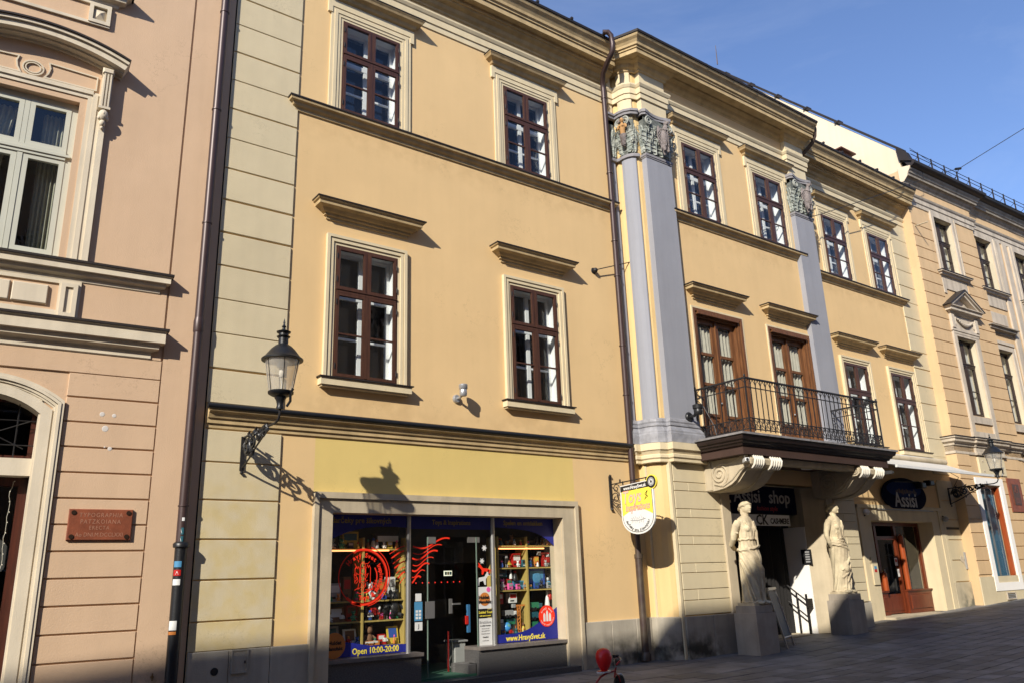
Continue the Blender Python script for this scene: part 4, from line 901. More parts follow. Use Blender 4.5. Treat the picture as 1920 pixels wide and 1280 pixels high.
# ============================================================ capitals
M_CAP = rough_mat('verdigris_grey_darkened_core', (.13, .14, .125), var=.4, vscale=14, bump=.6, bscale=34, c2=(.13, .14, .13))  # core colour darkened so the paler leaves in front stand out
M_LEF = rough_mat('verdigris_leaf_highlight', (.37, .385, .34), var=.35, vscale=16, bump=.6, bscale=34, c2=(.26, .29, .26))  # leaf highlights put into the colour, paler than the core
M_ABA = rough_mat('grey_abacus', (.24, .23, .24), var=.1, bump=.15)
M_EAG = rough_mat('dusty_rose_carving', (.21, .18, .17), var=.35, vscale=22, bump=.9, bscale=24)
M_SKN = rough_mat('orange_painted_figure', (.42, .24, .10), var=.08, bump=.1)
def leaf(mb, o, n, u, h, w, curl):
    """acanthus leaf rising h from o, facing n, width along u, tip curling outwards, lobed rim"""
    o, n, u = Vector(o), Vector(n), Vector(u); L1, L2, R1 = [], [], []; N = 8
    for i in range(N+1):
        t = i/N; c = o+Vector((0, 0, h*(t if t < .85 else .85+(t-.85)*.2)))+n*(.015+curl*t**3.5); ww = w*(math.sin(math.pi*min(.97, t*.85+.15)))*(1+.28*(i % 2))
        L1.append(c-u*ww-n*.015); R1.append(c+u*ww-n*.015); L2.append(c+n*.012)
    for i in range(N):
        mb.add([L1[i], L2[i], L2[i+1], L1[i+1]], [(0, 1, 2, 3)]); mb.add([L2[i], R1[i], R1[i+1], L2[i+1]], [(0, 1, 2, 3)])
    mb.tube([tuple(L2[i]+n*.008) for i in range(0, N+1, 2)], w*.09, 5)
    for i in range(1, N, 2):
        for e, sg in ((L1[i], -1), (R1[i], 1)): mb.tube([tuple(L2[i]+n*.004), tuple(e+n*.012+u*sg*.012+Vector((0, 0, h*.05))), tuple(e+n*.03+u*sg*.02-Vector((0, 0, h*.01)))], [w*.10, w*.12, w*.03], 5)
def volute(mb, c, u, r, th):
    c, u = Vector(c), Vector(u); z = Vector((0, 0, 1)); n = 26
    mb.tube([c+(u*math.cos(a)+z*math.sin(a))*(r*(1-.82*k/n)) for k, a in [(k, math.pi*.6-3.7*math.pi*k/n) for k in range(n+1)]], [th*(1-.4*k/n) for k in range(n+1)], 6)
def capital(faces, z0=11.52, z1=12.62, poly=None):
    """faces: list of (origin, normal, along, width)"""
    core = MB().polyz(poly, z0, z1); cap = yb(core, 'capital', M_CAP)
    for (o, n, u, w) in faces:
        o, n, u = Vector(o), Vector(n), Vector(u); lv = MB(); k = max(2, round(w/.2))
        for i in range(k): leaf(lv, o+u*(w*(i+.5)/k)+Vector((0, 0, z0+.05)), n, u, .42, w/k*.56, .11)
        for i in range(k+1): leaf(lv, o+u*(w*(i)/k)+Vector((0, 0, z0+.28)), n, u, .46, w/k*.5, .13)
        for i in range(k): leaf(lv, o+u*(w*(i+.5)/k)+Vector((0, 0, z0+.52)), n, u, .34, w/k*.4, .08)
        lv.build('acanthus_leaf', M_LEF, cap)
        vl = MB()
        for s in ((0, 1) if w > .3 else ()): volute(vl, o+u*(w*s+(.09 if s == 0 else -.09)*(1 if w > .3 else .3))+n*.09+Vector((0, 0, z1-.20)), u*(1 if s else -1), .125 if w > .3 else .07, .024)
        vl.build('volute', rough_mat('pale_volute', (.34, .35, .31), var=.1, bump=.1) if 'pale_volute' not in MATS else MATS['pale_volute'], cap, smooth=50)
    return cap
c1 = capital([((13.32, -.71, 0), (0, -1, 0), (1, 0, 0), .90), ((13.31, -.55, 0), (-1, 0, 0), (0, -1, 0), .15)], poly=[(13.32, -.5), (13.32, -.70), (14.22, -.70), (14.22, -.5)])
c2 = capital([((12.955, -.17, 0), (-.97, -.2, 0), (0.15, -.95, 0), .38), ((13.03, -.50, 0), (-.5, -.8, 0), (.8, -.45, 0), .15)], poly=bulge)
c3 = capital([((19.42, -.71, 0), (0, -1, 0), (1, 0, 0), .88), ((19.41, -.55, 0), (-1, 0, 0), (0, -1, 0), .15)], poly=[(19.42, -.5), (19.42, -.70), (20.30, -.70), (20.30, -.5)])
c4 = capital([((12.78, -.07, 0), (0, -1, 0), (1, 0, 0), .14)], poly=[(12.78, .01), (12.78, -.06), (12.91, -.06), (12.91, .01)])
def abacus(cap, x0, x1, yf, notch=.06, ov=.08):
    P = [(x0-ov, -.45), (x0-ov, yf-ov+.04), (x0-ov+.07, yf-ov-.03), (x0+.1, yf-ov-.01)]
    n = 8
    for i in range(1, n): t = i/n; P.append((x0+.1+(x1-x0-.2)*t, yf-ov+notch*math.sin(math.pi*t)))
    P += [(x1-.1, yf-ov-.01), (x1+ov-.07, yf-ov-.03), (x1+ov, yf-ov+.04), (x1+ov, -.45)]
    m = MB(); m.polyz(P, 12.66, 12.74); P2 = [(x*1+(.02 if x < (x0+x1)/2 else -.02), y+.02) for x, y in P]; m.polyz(P2, 12.60, 12.66); m.build('abacus', M_ABA, cap)
    m = MB(); m.box(x0-.03, x1+.03, yf-.03, -.5, 11.47, 11.53); m.box(x0-.015, x1+.015, yf-.015, -.5, 11.43, 11.47); m.build('astragal', M_ABA, cap)
abacus(c1, 13.32, 14.22, -.70); abacus(c3, 19.42, 20.30, -.70)
PB = [(12.76, 0), (12.76, -.07), (12.92, -.07), (12.95, -.16), (12.95, -.28), (12.985, -.42), (13.06, -.52), (13.17, -.575), (13.2, -.58)]
MB().sweep([(0, 12.60), (.08, 12.61), (.09, 12.66), (.12, 12.68), (.12, 12.74), (0, 12.75)], PB).build('abacus', M_ABA, c2); MB().sweep([(0, 11.43), (.04, 11.44), (.04, 11.50), (.02, 11.53), (0, 11.54)], PB).build('astragal', M_ABA, c2)
def eagle(cap, x, y, z):
    m = MB(); m.ell((x, y-.12, z+.42), (.115, .10, .25)); m.ell((x+.02, y-.2, z+.80), (.055, .07, .065)); m.tube([(x, y-.15, z+.62), (x+.02, y-.19, z+.78)], [.08, .045], 8)
    m.tube([(x+.02, y-.25, z+.82), (x+.02, y-.31, z+.78)], [.03, .006], 6)
    m.ell((x-.11, y-.06, z+.50), (.07, .04, .28)); m.ell((x+.11, y-.06, z+.48), (.07, .04, .28)); m.tube([(x-.06, y-.14, z+.2), (x-.07, y-.17, z+.03)], [.05, .03], 6); m.tube([(x+.06, y-.14, z+.2), (x+.07, y-.17, z+.03)], [.05, .03], 6)
    m.tube([(x, y-.1, z+.25), (x, y-.1, z-.04)], [.09, .03], 6)
    for i in range(8):
        for s in (-1, 1):
            m.tube([(x+s*.08, y-.11, z+.68-.07*i), (x+s*(.21-.012*i), y-.10, z+.52-.07*i)], [.026, .006], 5); m.tube([(x+s*.03, y-.20, z+.64-.06*i), (x+s*.06, y-.215, z+.57-.06*i)], [.022, .006], 5)
    m.build('carved_eagle', M_EAG, cap, smooth=40)
eagle(c1, 13.86, -.74, 11.62); eagle(c3, 19.92, -.74, 11.62)
# painted half figure on the curved capital (decorated bust, arms cut)
m = MB(); bx, by, bz = 12.93, -.38, 11.72; nx, ny = -.93, -.37
def bp_(f, s, z): return (bx+nx*f-ny*s, by+ny*f+nx*s, bz+z)
m.tube([bp_(.05, 0, .33), bp_(.07, 0, .45), bp_(.08, 0, .57), bp_(.07, 0, .63)], [.065, .07, .085, .04], 10); m.tube([bp_(.07, 0, .6), bp_(.07, 0, .68)], .028, 8); m.ell(bp_(.08, 0, .73), (.05, .05, .065)); m.ell(bp_(.135, 0, .72), (.012, .012, .014))
for s in (-1, 1): m.tube([bp_(.07, s*.07, .60), bp_(.08, s*.105, .55), bp_(.09, s*.115, .49)], [.036, .032, .02], 8); m.ell(bp_(.145, s*.035, .54), (.03, .03, .03))
m.build('carved_bust', M_SKN, c2, smooth=50)
m = MB()
for i in range(9): m.tube([bp_(.07+.012*math.sin(i), -.085+.008*i*.5, .33-.035*i), bp_(.12, 0, .31-.035*i), bp_(.07, .085-.008*i*.5, .33-.035*i)], .016, 6)
m.tube([bp_(.04, 0, .34), bp_(.05, 0, 0)], [.085, .04], 8); m.ell(bp_(.07, -.09, .72), (.03, .03, .05)); m.ell(bp_(.05, 0, .79), (.05, .05, .035)); m.build('fish_scale_sheath', M_EAG, c2, smooth=40)

# ============================================================ downpipes (parts of the palace)
def ring_(m, x, y, z, r, h=.04): m.lathe([(r*.8, 0), (r, .005), (r, h-.005), (r*.8, h)], (x, y, z), 14)
dp = yb(MB().tube([(12.12, -.72, 14.52), (12.22, -.80, 14.52), (12.30, -.82, 14.44), (12.33, -.82, 14.20), (12.33, -.80, 14.02), (12.36, -.62, 13.90), (12.45, -.30, 13.72), (12.55, -.15, 13.55), (12.58, -.13, 13.4), (12.58, -.13, 1.9), (12.58, -.13, .05)], .066, 14), 'downpipe', M_PIPE, 50)
for z in (13.1, 11.0, 9.2, 8.3, 6.6, 5.45, 3.1): m = MB(); ring_(m, 12.58, -.13, z, .082, .03); m.build('pipe_clamp', M_PIPE, dp, smooth=40)
m = MB(); ring_(m, 12.58, -.13, 1.9, .09, .10); m.lathe([(.075, 0), (.078, 1.95)], (12.58, -.13, -.05), 14); m.lathe([(.11, 0), (.11, .12), (.085, .16)], (12.58, -.13, -.12), 14); m.build('pipe_joint', M_PIPE, dp, smooth=40)
dp3 = yb(MB().tube([(20.44, -1.12, 14.52), (20.50, -1.10, 14.40), (20.54, -1.04, 14.22), (20.56, -.92, 14.05), (20.56, -.72, 13.92), (20.54, -.40, 13.75), (20.52, -.14, 13.55), (20.52, -.10, 12.9)], .06, 12), 'downpipe', M_TIN, 50)
# ============================================================ pink building at the left
pk = thing('pink_house', 'salmon pink house with pale stone window trim at the left edge', 'building', (3.45, .03, 0), R_(-4.2))
def pb(mb, name, mat, smooth=0, recalc=True): return mb.build(name, mat, pk, (0, 0, 0), smooth, recalc)
WIN = (-3.63, -2.25, 6.36, 9.05)
m = MB(); wall(m, -9, 0.0, -.4, 13.5, [WIN, (-3.68, -2.20, -.4, 4.30)], 0, .4); m.quad((0, 0, -.4), (0, 1.5, -.4), (0, 1.5, 13.5), (0, 0, 13.5)); pb(m, 'wall', M_PNK, recalc=False)
m = MB(); wall(m, -9, -.70, 4.975, 13.5, [WIN], -.03, .03); pb(m, 'upper_facing', M_PNK, recalc=False)
pb(MB().box(-.665, 0, -.03, 0, -.4, 13.5), 'corner_strip', M_PNK)
m = MB(); m.box(-9, .0, 3.4, 3.5, -.4, 13.5); m.box(-9, 0, .4, 3.4, 13.3, 13.5); m.box(-9, -8.9, .4, 3.4, -.4, 13.5); m.box(-.2, 0, .4, 3.4, -.4, 13.5); m.box(-9, 0, .4, 3.4, 5.0, 5.2); m.box(-9, 0, .4, 3.4, 9.9, 10.1)
pb(m, 'inner_walls', M_INB)
sb0 = MB().taper(0, 1.225, -.03, 0, .011, .351, .006).build('stone_band', M_PNK, pk, (-1.905, 0, 4.31))
for k in range(1, 13): share(sb0, pk, (-1.905, 0, round(4.31-.3625*(k), 3)))
for (a, b) in ((-9, -3.98),):
    for k in range(0, 13): share(sb0, pk, (-9, 0, 4.31-.3625*k), (5.0/1.225, 1, 1))
pb(MB().taper(-9, -.68, -.03, 0, 4.672, 4.965, .006), 'stone_band', M_PNK)
# recess of grooves: strip between bands stays at the wall plane
# upper window: pale grey-green frame set back, curtains
w_ = MB().frame(-3.63, -2.25, 6.36, 9.05, .09, .10, .22); w_.box(-2.975, -2.905, .08, .2, 6.45, 8.05); w_.box(-2.975, -2.905, .09, .2, 8.19, 8.96); w_.box(-3.54, -2.34, .07, .2, 8.04, 8.19)
w_.frame(-3.54, -2.98, 6.45, 8.04, .075, .09, .16); w_.frame(-2.90, -2.34, 6.45, 8.04, .075, .09, .16); w_.frame(-3.54, -2.98, 8.19, 8.96, .07, .09, .16); w_.frame(-2.90, -2.34, 8.19, 8.96, .07, .09, .16); w_.box(-3.6, -2.28, .05, .1, 8.09, 8.13); w_.box(-3.6, -2.26, .04, .1, 6.36, 6.40)
pw = pb(w_, 'window', M_GRW)
for a, b, c, d in ((-3.47, -3.05, 6.52, 7.97), (-2.83, -2.41, 6.52, 7.97), (-3.47, -3.05, 8.26, 8.89), (-2.83, -2.41, 8.26, 8.89)): MB().quad((a, .13, c), (b, .13, c), (b, .13, d), (a, .13, d)).build('pane', M_GLS, pw)
for a, b, s in ((-3.55, -3.05, 1), (-2.70, -2.34, -1)):
    m = MB(); n = 30
    rows = []
    for q in range(6):
        t = q/5; z = 6.4+2.5*t
        wv = [(a+(b-a)*(i/n)*(1-.25*math.sin(math.pi*t)*(1 if s > 0 else 0)), .34+.03*math.sin(i*1.3)*(1.1-t*.3), z) for i in range(n+1)]
        rows.append(wv)
    for q in range(5):
        for i in range(n): m.quad(rows[q][i], rows[q][i+1], rows[q+1][i+1], rows[q+1][i])
    m.build('curtain', flat('grey_green_curtain', (.30, .29, .22), .9), pw, recalc=False)
# surround of the upper window
m = MB()
for i0, i1, y0 in ((.10, .17, -.05), (.17, .24, -.075), (.24, .30, -.06), (.30, .385, -.10)):
    for sx in (-1, 1):
        a, b = sorted((-2.94+sx*(.69+i0), -2.94+sx*(.69+i1))); m.box(a, b, y0, 0, 6.36, 9.05+.18)
    if i1 < .30: m.box(-2.94-.69-i0, -2.94+.69+i0, y0, 0, 9.05+i0, 9.05+i1)
m.box(-2.94-.99, -2.94+.99, -.06, 0, 9.21, 9.27)
pb(m, 'surround', M_PNT)
# consoles at the top of the surround
for sx in (-1, 1):
    xx = -2.94+sx*1.03; m = MB()
    m.box(xx-.075, xx+.075, -.16, -.03, 8.98, 9.62)
    for k in (-.045, 0, .045): m.box(xx+k-.012, xx+k+.012, -.185, -.15, 9.0, 9.6)
    m.taper(xx-.085, xx+.085, -.20, -.03, 9.60, 9.70, .02); m.box(xx-.085, xx+.085, -.19, -.03, 8.96, 9.0)
    cs = pb(m, 'bracket', M_PNT)
    m = MB(); m.ell((xx, -.15, 8.85), (.075, .075, .10)); m.ell((xx, -.20, 8.86), (.025, .03, .04)); m.ell((xx, -.14, 8.72), (.045, .05, .06)); m.ell((xx-.05, -.15, 8.80), (.035, .04, .04)); m.ell((xx+.05, -.15, 8.80), (.035, .04, .04)); m.ell((xx, -.13, 8.64), (.025, .03, .03)); m.build('carved_head', M_PNT, cs, smooth=50)
# arched hood
def archpts(off, n=22, half=1.22, rise=.26, zc=9.62):
    Rr = (half*half+rise*rise)/(2*rise); P = []; am = math.asin(half/Rr)
    for i in range(n+1):
        a = am-2*am*i/n; P.append((-2.94+(Rr+off)*math.sin(a), zc+rise-Rr+(Rr+off)*math.cos(a)))
    return P
hp = [(0, .0, -.06), (.03, .03, -.12), (.07, .07, -.16), (.09, .11, -.26), (.16, .17, -.28), (.19, .21, -.33), (.23, .245, -.35)]
m = MB()
for (o0, o1, y0) in ((0, .04, -.07), (.04, .07, -.18), (.07, .17, -.29), (.17, .225, -.33)): m.ribbon(archpts(o0), -(o1-o0), y0, .0)
pb(m, 'arched_hood', M_PNT); pb(MB().ribbon(archpts(.225), -.03, -.36, 0), 'hood_flashing', M_ROOF)
# tympanum ornament
m = MB(); m.ribbon([(-2.94+.15*math.cos(a), 9.44+.13*math.sin(a)) for a in [2*math.pi*i/24 for i in range(25)]], .02, -.055, -.03); m.ribbon([(-2.94+.11*math.cos(a), 9.44+.095*math.sin(a)) for a in [2*math.pi*i/24 for i in range(25)]], .016, -.055, -.03)
for s in (-1, 1):
    P = [(-2.94+s*.22, 9.58), (-2.94+s*.24, 9.50), (-2.94+s*.22, 9.40), (-2.94+s*.18, 9.33), (-2.94+s*.88, 9.33), (-2.94+s*.88, 9.55)]
    m.ribbon(P if s < 0 else P[::-1], .02, -.055, -.03, True)
pb(m, 'tympanum_ornament', M_PNT)
# sill string courses
def pstring(z1, z0, x1, dep, nm='string_course'):
    h = z1-z0; o = pb(MB().sweep([(.03, z0), (.05, z0+.02), (.05, z0+h*.25), (dep*.6, z0+h*.34), (dep*.65, z0+h*.5), (dep*.9, z0+h*.52), (dep*.9, z1-.05), (dep, z1-.04), (dep, z1-.03), (0, z1-.02)], [(-9, 0), (x1, 0), (x1, .02)]), nm, M_PNT)
    MB().sweep([(.02, z1-.03), (dep+.02, z1-.03), (dep+.02, z1+.005), (0, z1+.04)], [(-9, 0), (x1+.0, 0), (x1+.0, .02)]).build('flashing', M_ROOF, o)
pstring(6.33, 6.03, -.86, .20); pstring(5.42, 4.97, -.90, .24)
# apron with sunk panels
m = MB(); m.box(-3.98, -1.92, -.06, 0, 5.42, 5.56); m.box(-3.98, -1.92, -.06, 0, 5.98, 6.04); m.box(-3.98, -3.72, -.07, 0, 5.5, 6.04); m.box(-2.19, -1.90, -.07, 0, 5.42, 6.04); pb(m, 'apron', M_PNT)
for a, b in ((-2.77, -2.32), (-3.25, -2.80), (-3.68, -3.28)): pb(MB().taper(a, b, -.075, 0, 5.63, 5.92, .012), 'apron_panel', M_PNT)
pb(MB().frame(-2.16, -1.94, 5.47, 5.99, .06, -.10, -.03), 'apron_panel', M_PNT)
# upper apron and hood of the next storey
m = MB(); m.frame(-4.0, -1.98, 10.52, 10.95, .05, -.07, -.02); m.frame(-2.30, -1.98, 10.55, 10.92, .06, -.09, -.02); pb(m, 'upper_apron', M_PNT)
pb(MB().add([(-2.24, -.03, 10.61), (-2.04, -.03, 10.61), (-2.04, -.03, 10.86), (-2.24, -.03, 10.86), (-2.14, -.10, 10.735)], [(0, 1, 4), (1, 2, 4), (2, 3, 4), (3, 0, 4)]), 'diamond_boss', M_PNT)
o = pb(MB().sweep([(.03, 10.93), (.06, 10.95), (.08, 11.0), (.16, 11.03), (.18, 11.1), (.24, 11.13), (.25, 11.17), (0, 11.18)], [(-4.1, .01), (-4.1, -.0), (-1.95, 0), (-1.95, .01)]), 'upper_sill', M_PNT)
MB().sweep([(.02, 11.16), (.28, 11.16), (.28, 11.2), (0, 11.24)], [(-4.1, .01), (-4.1, 0), (-1.95, 0), (-1.95, .01)]).build('flashing', M_ROOF, o)
pb(MB().box(-2.35, -2.22, -.06, 0, 11.2, 13.4), 'upper_surround', M_PNT)
# arched street door
def doorarch(off, zb=-.4, half=.74, zs=4.02, rise=.27, n=16):
    Rr = (half*half+rise*rise)/(2*rise); am = math.asin(half/Rr); P = [(-2.94+half+off, zb)]
    for i in range(n+1): a = am-2*am*i/n; P.append((-2.94+(Rr+off)*math.sin(a)*(half+off)/((Rr+off)*math.sin(am)), zs+rise-Rr+(Rr+off)*math.cos(a)))
    P.append((-2.94-half-off, zb)); return P
m = MB()
for o0, o1, y0 in ((0, .14, -.05), (.14, .165, -.035), (.165, .20, -.06), (.20, .24, -.09), (.24, .28, -.075)): m.ribbon(doorarch(o0), -(o1-o0), y0, .03)
pb(m, 'door_surround', M_PNT)
m = MB(); A = doorarch(0)[1:-1]; m.poly(A+[(-3.68, 4.32), (-2.20, 4.32)], -.02, .3); pb(m, 'door_spandrel', M_PNT)
pb(MB().box(-3.68, -2.20, .05, .32, 3.16, 3.40), 'transom_beam', M_PNT)
pb(MB().box(-2.225, -2.195, -.02, .32, -.3, 4.02), 'door_reveal', M_PNT)
m = MB(); m.box(-3.62, -2.26, .30, .36, -.3, .9); m.frame(-3.66, -2.22, -.3, 3.16, .12, .28, .38, 0); m.frame(-3.66, -2.22, 3.4, 4.3, .07, .30, .36); m.box(-2.97, -2.91, .28, .36, -.3, 3.1)
pd = pb(m, 'street_door', wood_mat('dark_street_door_wood', (.07, .016, .008), .4, (.035, .009, .005)))
for a, b, c, d in ((-3.54, -2.97, .9, 3.04), (-2.91, -2.34, .9, 3.04), (-3.59, -2.29, 3.47, 4.23)): MB().quad((a, .33, c), (b, .33, c), (b, .33, d), (a, .33, d)).build('pane', M_SGL, pd)
m = MB()
for i in range(5): x = -3.5+.26*i; m.tube([(x, .2, 3.40), (x, .2, 4.22)], .008, 5)
for z in (3.6, 3.95): m.tube([(-3.66, .2, z), (-2.2, .2, z)], .008, 5)
m.tube([(-3.1, .2, 3.41), (-2.75, .2, 3.75), (-2.3, .2, 3.95)], .008, 5); m.tube([(-2.75, .2, 3.75), (-2.78, .2, 4.2)], .008, 5); m.tube([(-2.75, .2, 3.75), (-2.35, .2, 3.55)], .008, 5)
m.build('fanlight_grille', M_IRN, pd)
m = MB(); rg = random.Random(2)
for x in (-2.42, -2.62, -2.86):
    z = 3.1; pts = []
    while z > .8: pts.append((x+rg.uniform(-.015, .015), .24, z)); z -= .07
    m.tube(pts, .002, 4)
    for p in pts[::2]: m.ell((p[0]+rg.uniform(-.015, .015), .235, p[2]), (.006, .006, .009), 5, 4)
lt = m.build('fairy_lights', flat('pale_wire_lights', (.75, .72, .6), .5)); tag(lt, 'strings of tiny pale fairy lights hanging inside the arched pink house door', 'string lights'); lt.location = pk.location; lt.rotation_euler = pk.rotation_euler
rs = thing('round_emblem', 'dim round grey emblem standing behind the glass of the arched door', 'emblem', tuple(pk.matrix_basis @ Vector((-2.60, .8, 2.1))), R_(-4.2)); MB().lathe([(.24, -.01), (.28, -.01), (.28, .01), (.24, .01)], (0, 0, 0), 26, 'y').build('rim', flat('dim_emblem', (.05, .05, .05), .7), rs); MB().poly([(.2*math.cos(i*math.pi/5-.3)*(1 if i % 2 else .5), .2*math.sin(i*math.pi/5-.3)*(1 if i % 2 else .5)) for i in range(10)], -.01, .01).build('star', flat('dim_emblem', (.05, .05, .05), .7), rs)
# memorial plaque
def pkw(u, y, z): return tuple(pk.matrix_basis @ Vector((u, y, z)))
M_RST = rough_mat('red_marble_plaque', (.20, .055, .025), rough=.5, var=.25, vscale=6, bump=.25, spec=.4)
pq = thing('memorial_plaque', 'red stone plaque with Latin capitals and four corner screws on the pink wall', 'plaque', pkw(-1.285, -.03, 2.28), R_(-4.2))
MB().taper(-.41, .41, -.045, 0, 0, .43, .01).build('tablet', M_RST, pq)
for x in (-.35, .35):
    for z in (.05, .38):
        b = MB().lathe([(.005, 0), (.032, 0), (.032, .01), (.005, .018)], (x, -.055, z), 14, 'y').build('screw', flat('dark_bronze', (.05, .03, .02), .4, .6), pq)
M_ENG = flat('pale_engraved_letters', (.34, .16, .10), .8)
for body, z, sz in (('TYPOGRAPHIA', .345, .085), ('PATZKOIANA', .255, .085), ('ERECTA.', .17, .075), ('Ao DNI.M.DCCLXXI', .075, .08)):
    text('lettering', body, sz, M_ENG, pq, (0, -.0465, z), extrude=.0015, space=1.18 if 'Ao' not in body else 1.0, sx=.86)
# white filler spots and small fitting on the pink wall
for k, (u, z, r) in enumerate(((-1.42, 4.08, .035), (-1.26, 4.07, .03), (-1.36, 3.87, .045), (-1.34, 3.60, .012), (-1.27, 3.58, .03))):
    pb(MB().lathe([(.002, 0), (r, 0), (r*.8, -.003), (.002, -.004)], (u, -.0305, z), 12, 'y'), 'filler_patch', flat('grey_white_filler', (.58, .54, .50), .9))
tp = thing('wall_tap', 'small brass wall tap low on the pink corner strip', 'tap', pkw(-.42, -.03, .42), R_(-4.2)); MB().lathe([(.005, -.05), (.02, -.05), (.025, -.02), (.02, 0)], (0, 0, 0), 10, 'y').box(-.008, .008, -.05, -.03, -.05, .05).build('tap_body', flat('old_brass', (.25, .15, .06), .4, .5), tp)
# left downpipe: brown above, cast iron foot with stickers
x0, y0 = 3.24, -.135
dp1 = yb(MB().tube([(x0-.02, y0, 14.2), (x0-.02, y0, 2.25)], .068, 14), 'downpipe', M_PIPE, 50)
for z in (11.45, 9.45, 7.32, 2.75): m = MB(); ring_(m, x0-.02, y0, z, .08, .03); m.build('pipe_clamp', M_PIPE, dp1, smooth=40)
m = MB(); m.lathe([(.072, 0), (.08, .03), (.08, .18), (.07, .24)], (x0-.02, y0, 5.45), 14); m.build('pipe_joint', M_PIPE, dp1, smooth=40)
ci = MB().tube([(x0-.005, y0, 2.2), (x0+.01, y0, -.3)], .085, 14).lathe([(.086, 0), (.115, .01), (.12, .06), (.10, .08), (.085, .09)], (x0-.005, y0, 2.16), 14).build('iron_foot', M_CAST, dp1, (0, 0, 0), smooth=50)
SK = [(2.58, .035, 'white_plastic', 'white oblong sticker highest on the left downpipe'), (2.42, .07, 'teal_card', 'upper dark blue triangle sticker on the left downpipe'), (2.30, .07, 'teal_card', 'second dark blue triangle sticker just above the pipe collar'), (2.20, .06, 'orange_plastic', 'orange and grey sticker at the pipe collar'), (1.95, .06, 'light_blue_plastic', 'light blue sticker on the black iron pipe foot'), (1.83, .06, 'red_plastic', 'red and white sticker on the black iron pipe foot'), (1.70, .06, 'white_plastic', 'torn white sticker under the red one on the iron pipe'), (1.12, .09, 'white_plastic', 'large torn white sticker low on the iron pipe'), (1.0, .03, 'orange_plastic', 'small orange sticker under the torn white one')]
for z, h, mt, lab in SK:
    r = .0885 if z < 2.2 else .0705; t = thing('sticker', lab, 'sticker', (x0-.01, y0, z-h)); m = MB(); n = 8; a0 = R_(205); a1 = R_(275)
    for i in range(n):
        a, b = a0+(a1-a0)*i/n, a0+(a1-a0)*(i+1)/n; m.quad((r*math.cos(a), r*math.sin(a), 0), (r*math.cos(b), r*math.sin(b), 0), (r*math.cos(b), r*math.sin(b), h*1.4), (r*math.cos(a), r*math.sin(a), h*1.4))
    m.build('paper', MATS[mt], t)
    if mt in ('teal_card', 'red_plastic'):
        m = MB(); am = R_(240); rr = r+.001; m.quad((rr*math.cos(am-.25), rr*math.sin(am-.25), h*.3), (rr*math.cos(am+.25), rr*math.sin(am+.25), h*.3), (rr*math.cos(am+.02), rr*math.sin(am+.02), h*1.1), (rr*math.cos(am-.02), rr*math.sin(am-.02), h*1.1)); m.build('print', M_WPL, t)

# ============================================================ beige building at the right
bg_ = thing('beige_house', 'beige banded town house with dark windows and one pediment at the right edge', 'building', (27.5, -.35, 0), R_(-2))
def bb(mb, name, mat, smooth=0, recalc=True): return mb.build(name, mat, bg_, (0, 0, 0), smooth, recalc)
def bw(u, y, z): return tuple(bg_.matrix_basis @ Vector((u, y, z)))
BH = [(1.32, 2.60, 11.70, 13.90), (1.30, 2.62, 6.47, 9.28), (.80, 2.18, .97, 4.05)]
m = MB(); wall(m, -.27, 4.33, .0, 15.4, BH, 0, .34); m.quad((-.27, 0, 0), (-.27, 2, 0), (-.27, 2, 15.4), (-.27, 0, 15.4)); bb(m, 'wall', M_BEI, recalc=False)
BH2 = [(4.45, 5.80, 11.66, 13.88), (7.72, 9.0, 11.66, 13.88), (4.30, 5.62, 6.47, 9.28), (7.7, 9.0, 6.47, 9.28), (4.15, 5.5, .97, 4.05)]
m = MB(); wall(m, 4.33, 30, .0, 15.4, BH2, .10, .34); m.quad((4.33, 0, 0), (4.33, .1, 0), (4.33, .1, 15.4), (4.33, 0, 15.4)); bb(m, 'wall', M_BEI, recalc=False)
m = MB(); m.box(-.1, 30, 3.4, 3.5, 0, 15.4); m.box(-.25, -.1, .4, 3.4, 0, 15.4)
for z in (5.0, 10.0, 14.6): m.box(-.1, 30, .45, 3.4, z, z+.3)
for x in (3.4, 6.6, 10): m.box(x-.1, x+.1, .46, 3.4, .1, 14)
bb(m, 'inner_walls', M_INB)
band = MB().taper(0, 1, -.026, 0, .012, .418, .007).build('stone_band', M_BEI, bg_, (0, 0, 0)); band.scale = (1.36, 1, 1); band.location = (-.27, 0, 13.27)
def bands(a, b, z_hi, z_lo, y=0):
    z = 13.27
    while z > z_lo-.001:
        if z <= z_hi+.001 and not (z == 13.27 and a == -.27): share(band, bg_, (a, y, z), (b-a, 1, 1))
        z = round(z-.43, 3)
bands(-.27, 1.08, 13.7, 5.8); bands(2.93, 4.33, 13.7, 5.8); bands(1.08, 2.93, 11.0, 10.9)
bands(-.27, .57, 4.8, 1.2); bands(2.42, 4.0, 4.8, 1.2)
# cornice, gutter, gable
BP = [(-.27, 0), (4.38, 0), (4.38, .1), (30, .1)]
bb(MB().sweep([(0, 14.02), (.03, 14.03), (.03, 14.18), (.06, 14.2), (.06, 14.36), (.10, 14.40), (.13, 14.46), (0, 14.49)], BP), 'architrave', M_BET)
bb(MB().sweep([(0, 14.83), (.03, 14.86), (.05, 14.93), (.09, 14.97), (.12, 15.03), (.17, 15.06), (.0, 15.08)], BP), 'bed_moulding', M_BEC)
bb(MB().sweep([(.1, 15.07), (.22, 15.08), (.23, 15.16), (.27, 15.19), (.28, 15.26), (.32, 15.30), (.34, 15.36), (0, 15.42)], BP), 'cornice', M_BEC)
bb(MB().sweep([(.30, 15.37), (.44, 15.40), (.52, 15.46), (.54, 15.54), (.50, 15.60), (.42, 15.60), (0, 15.95)], BP), 'gutter', M_ROOF)
gab = [(.0, 13.0), (.0, 16.15), (7.6, 24.15), (15.2, 16.3), (15.2, 13.0)]
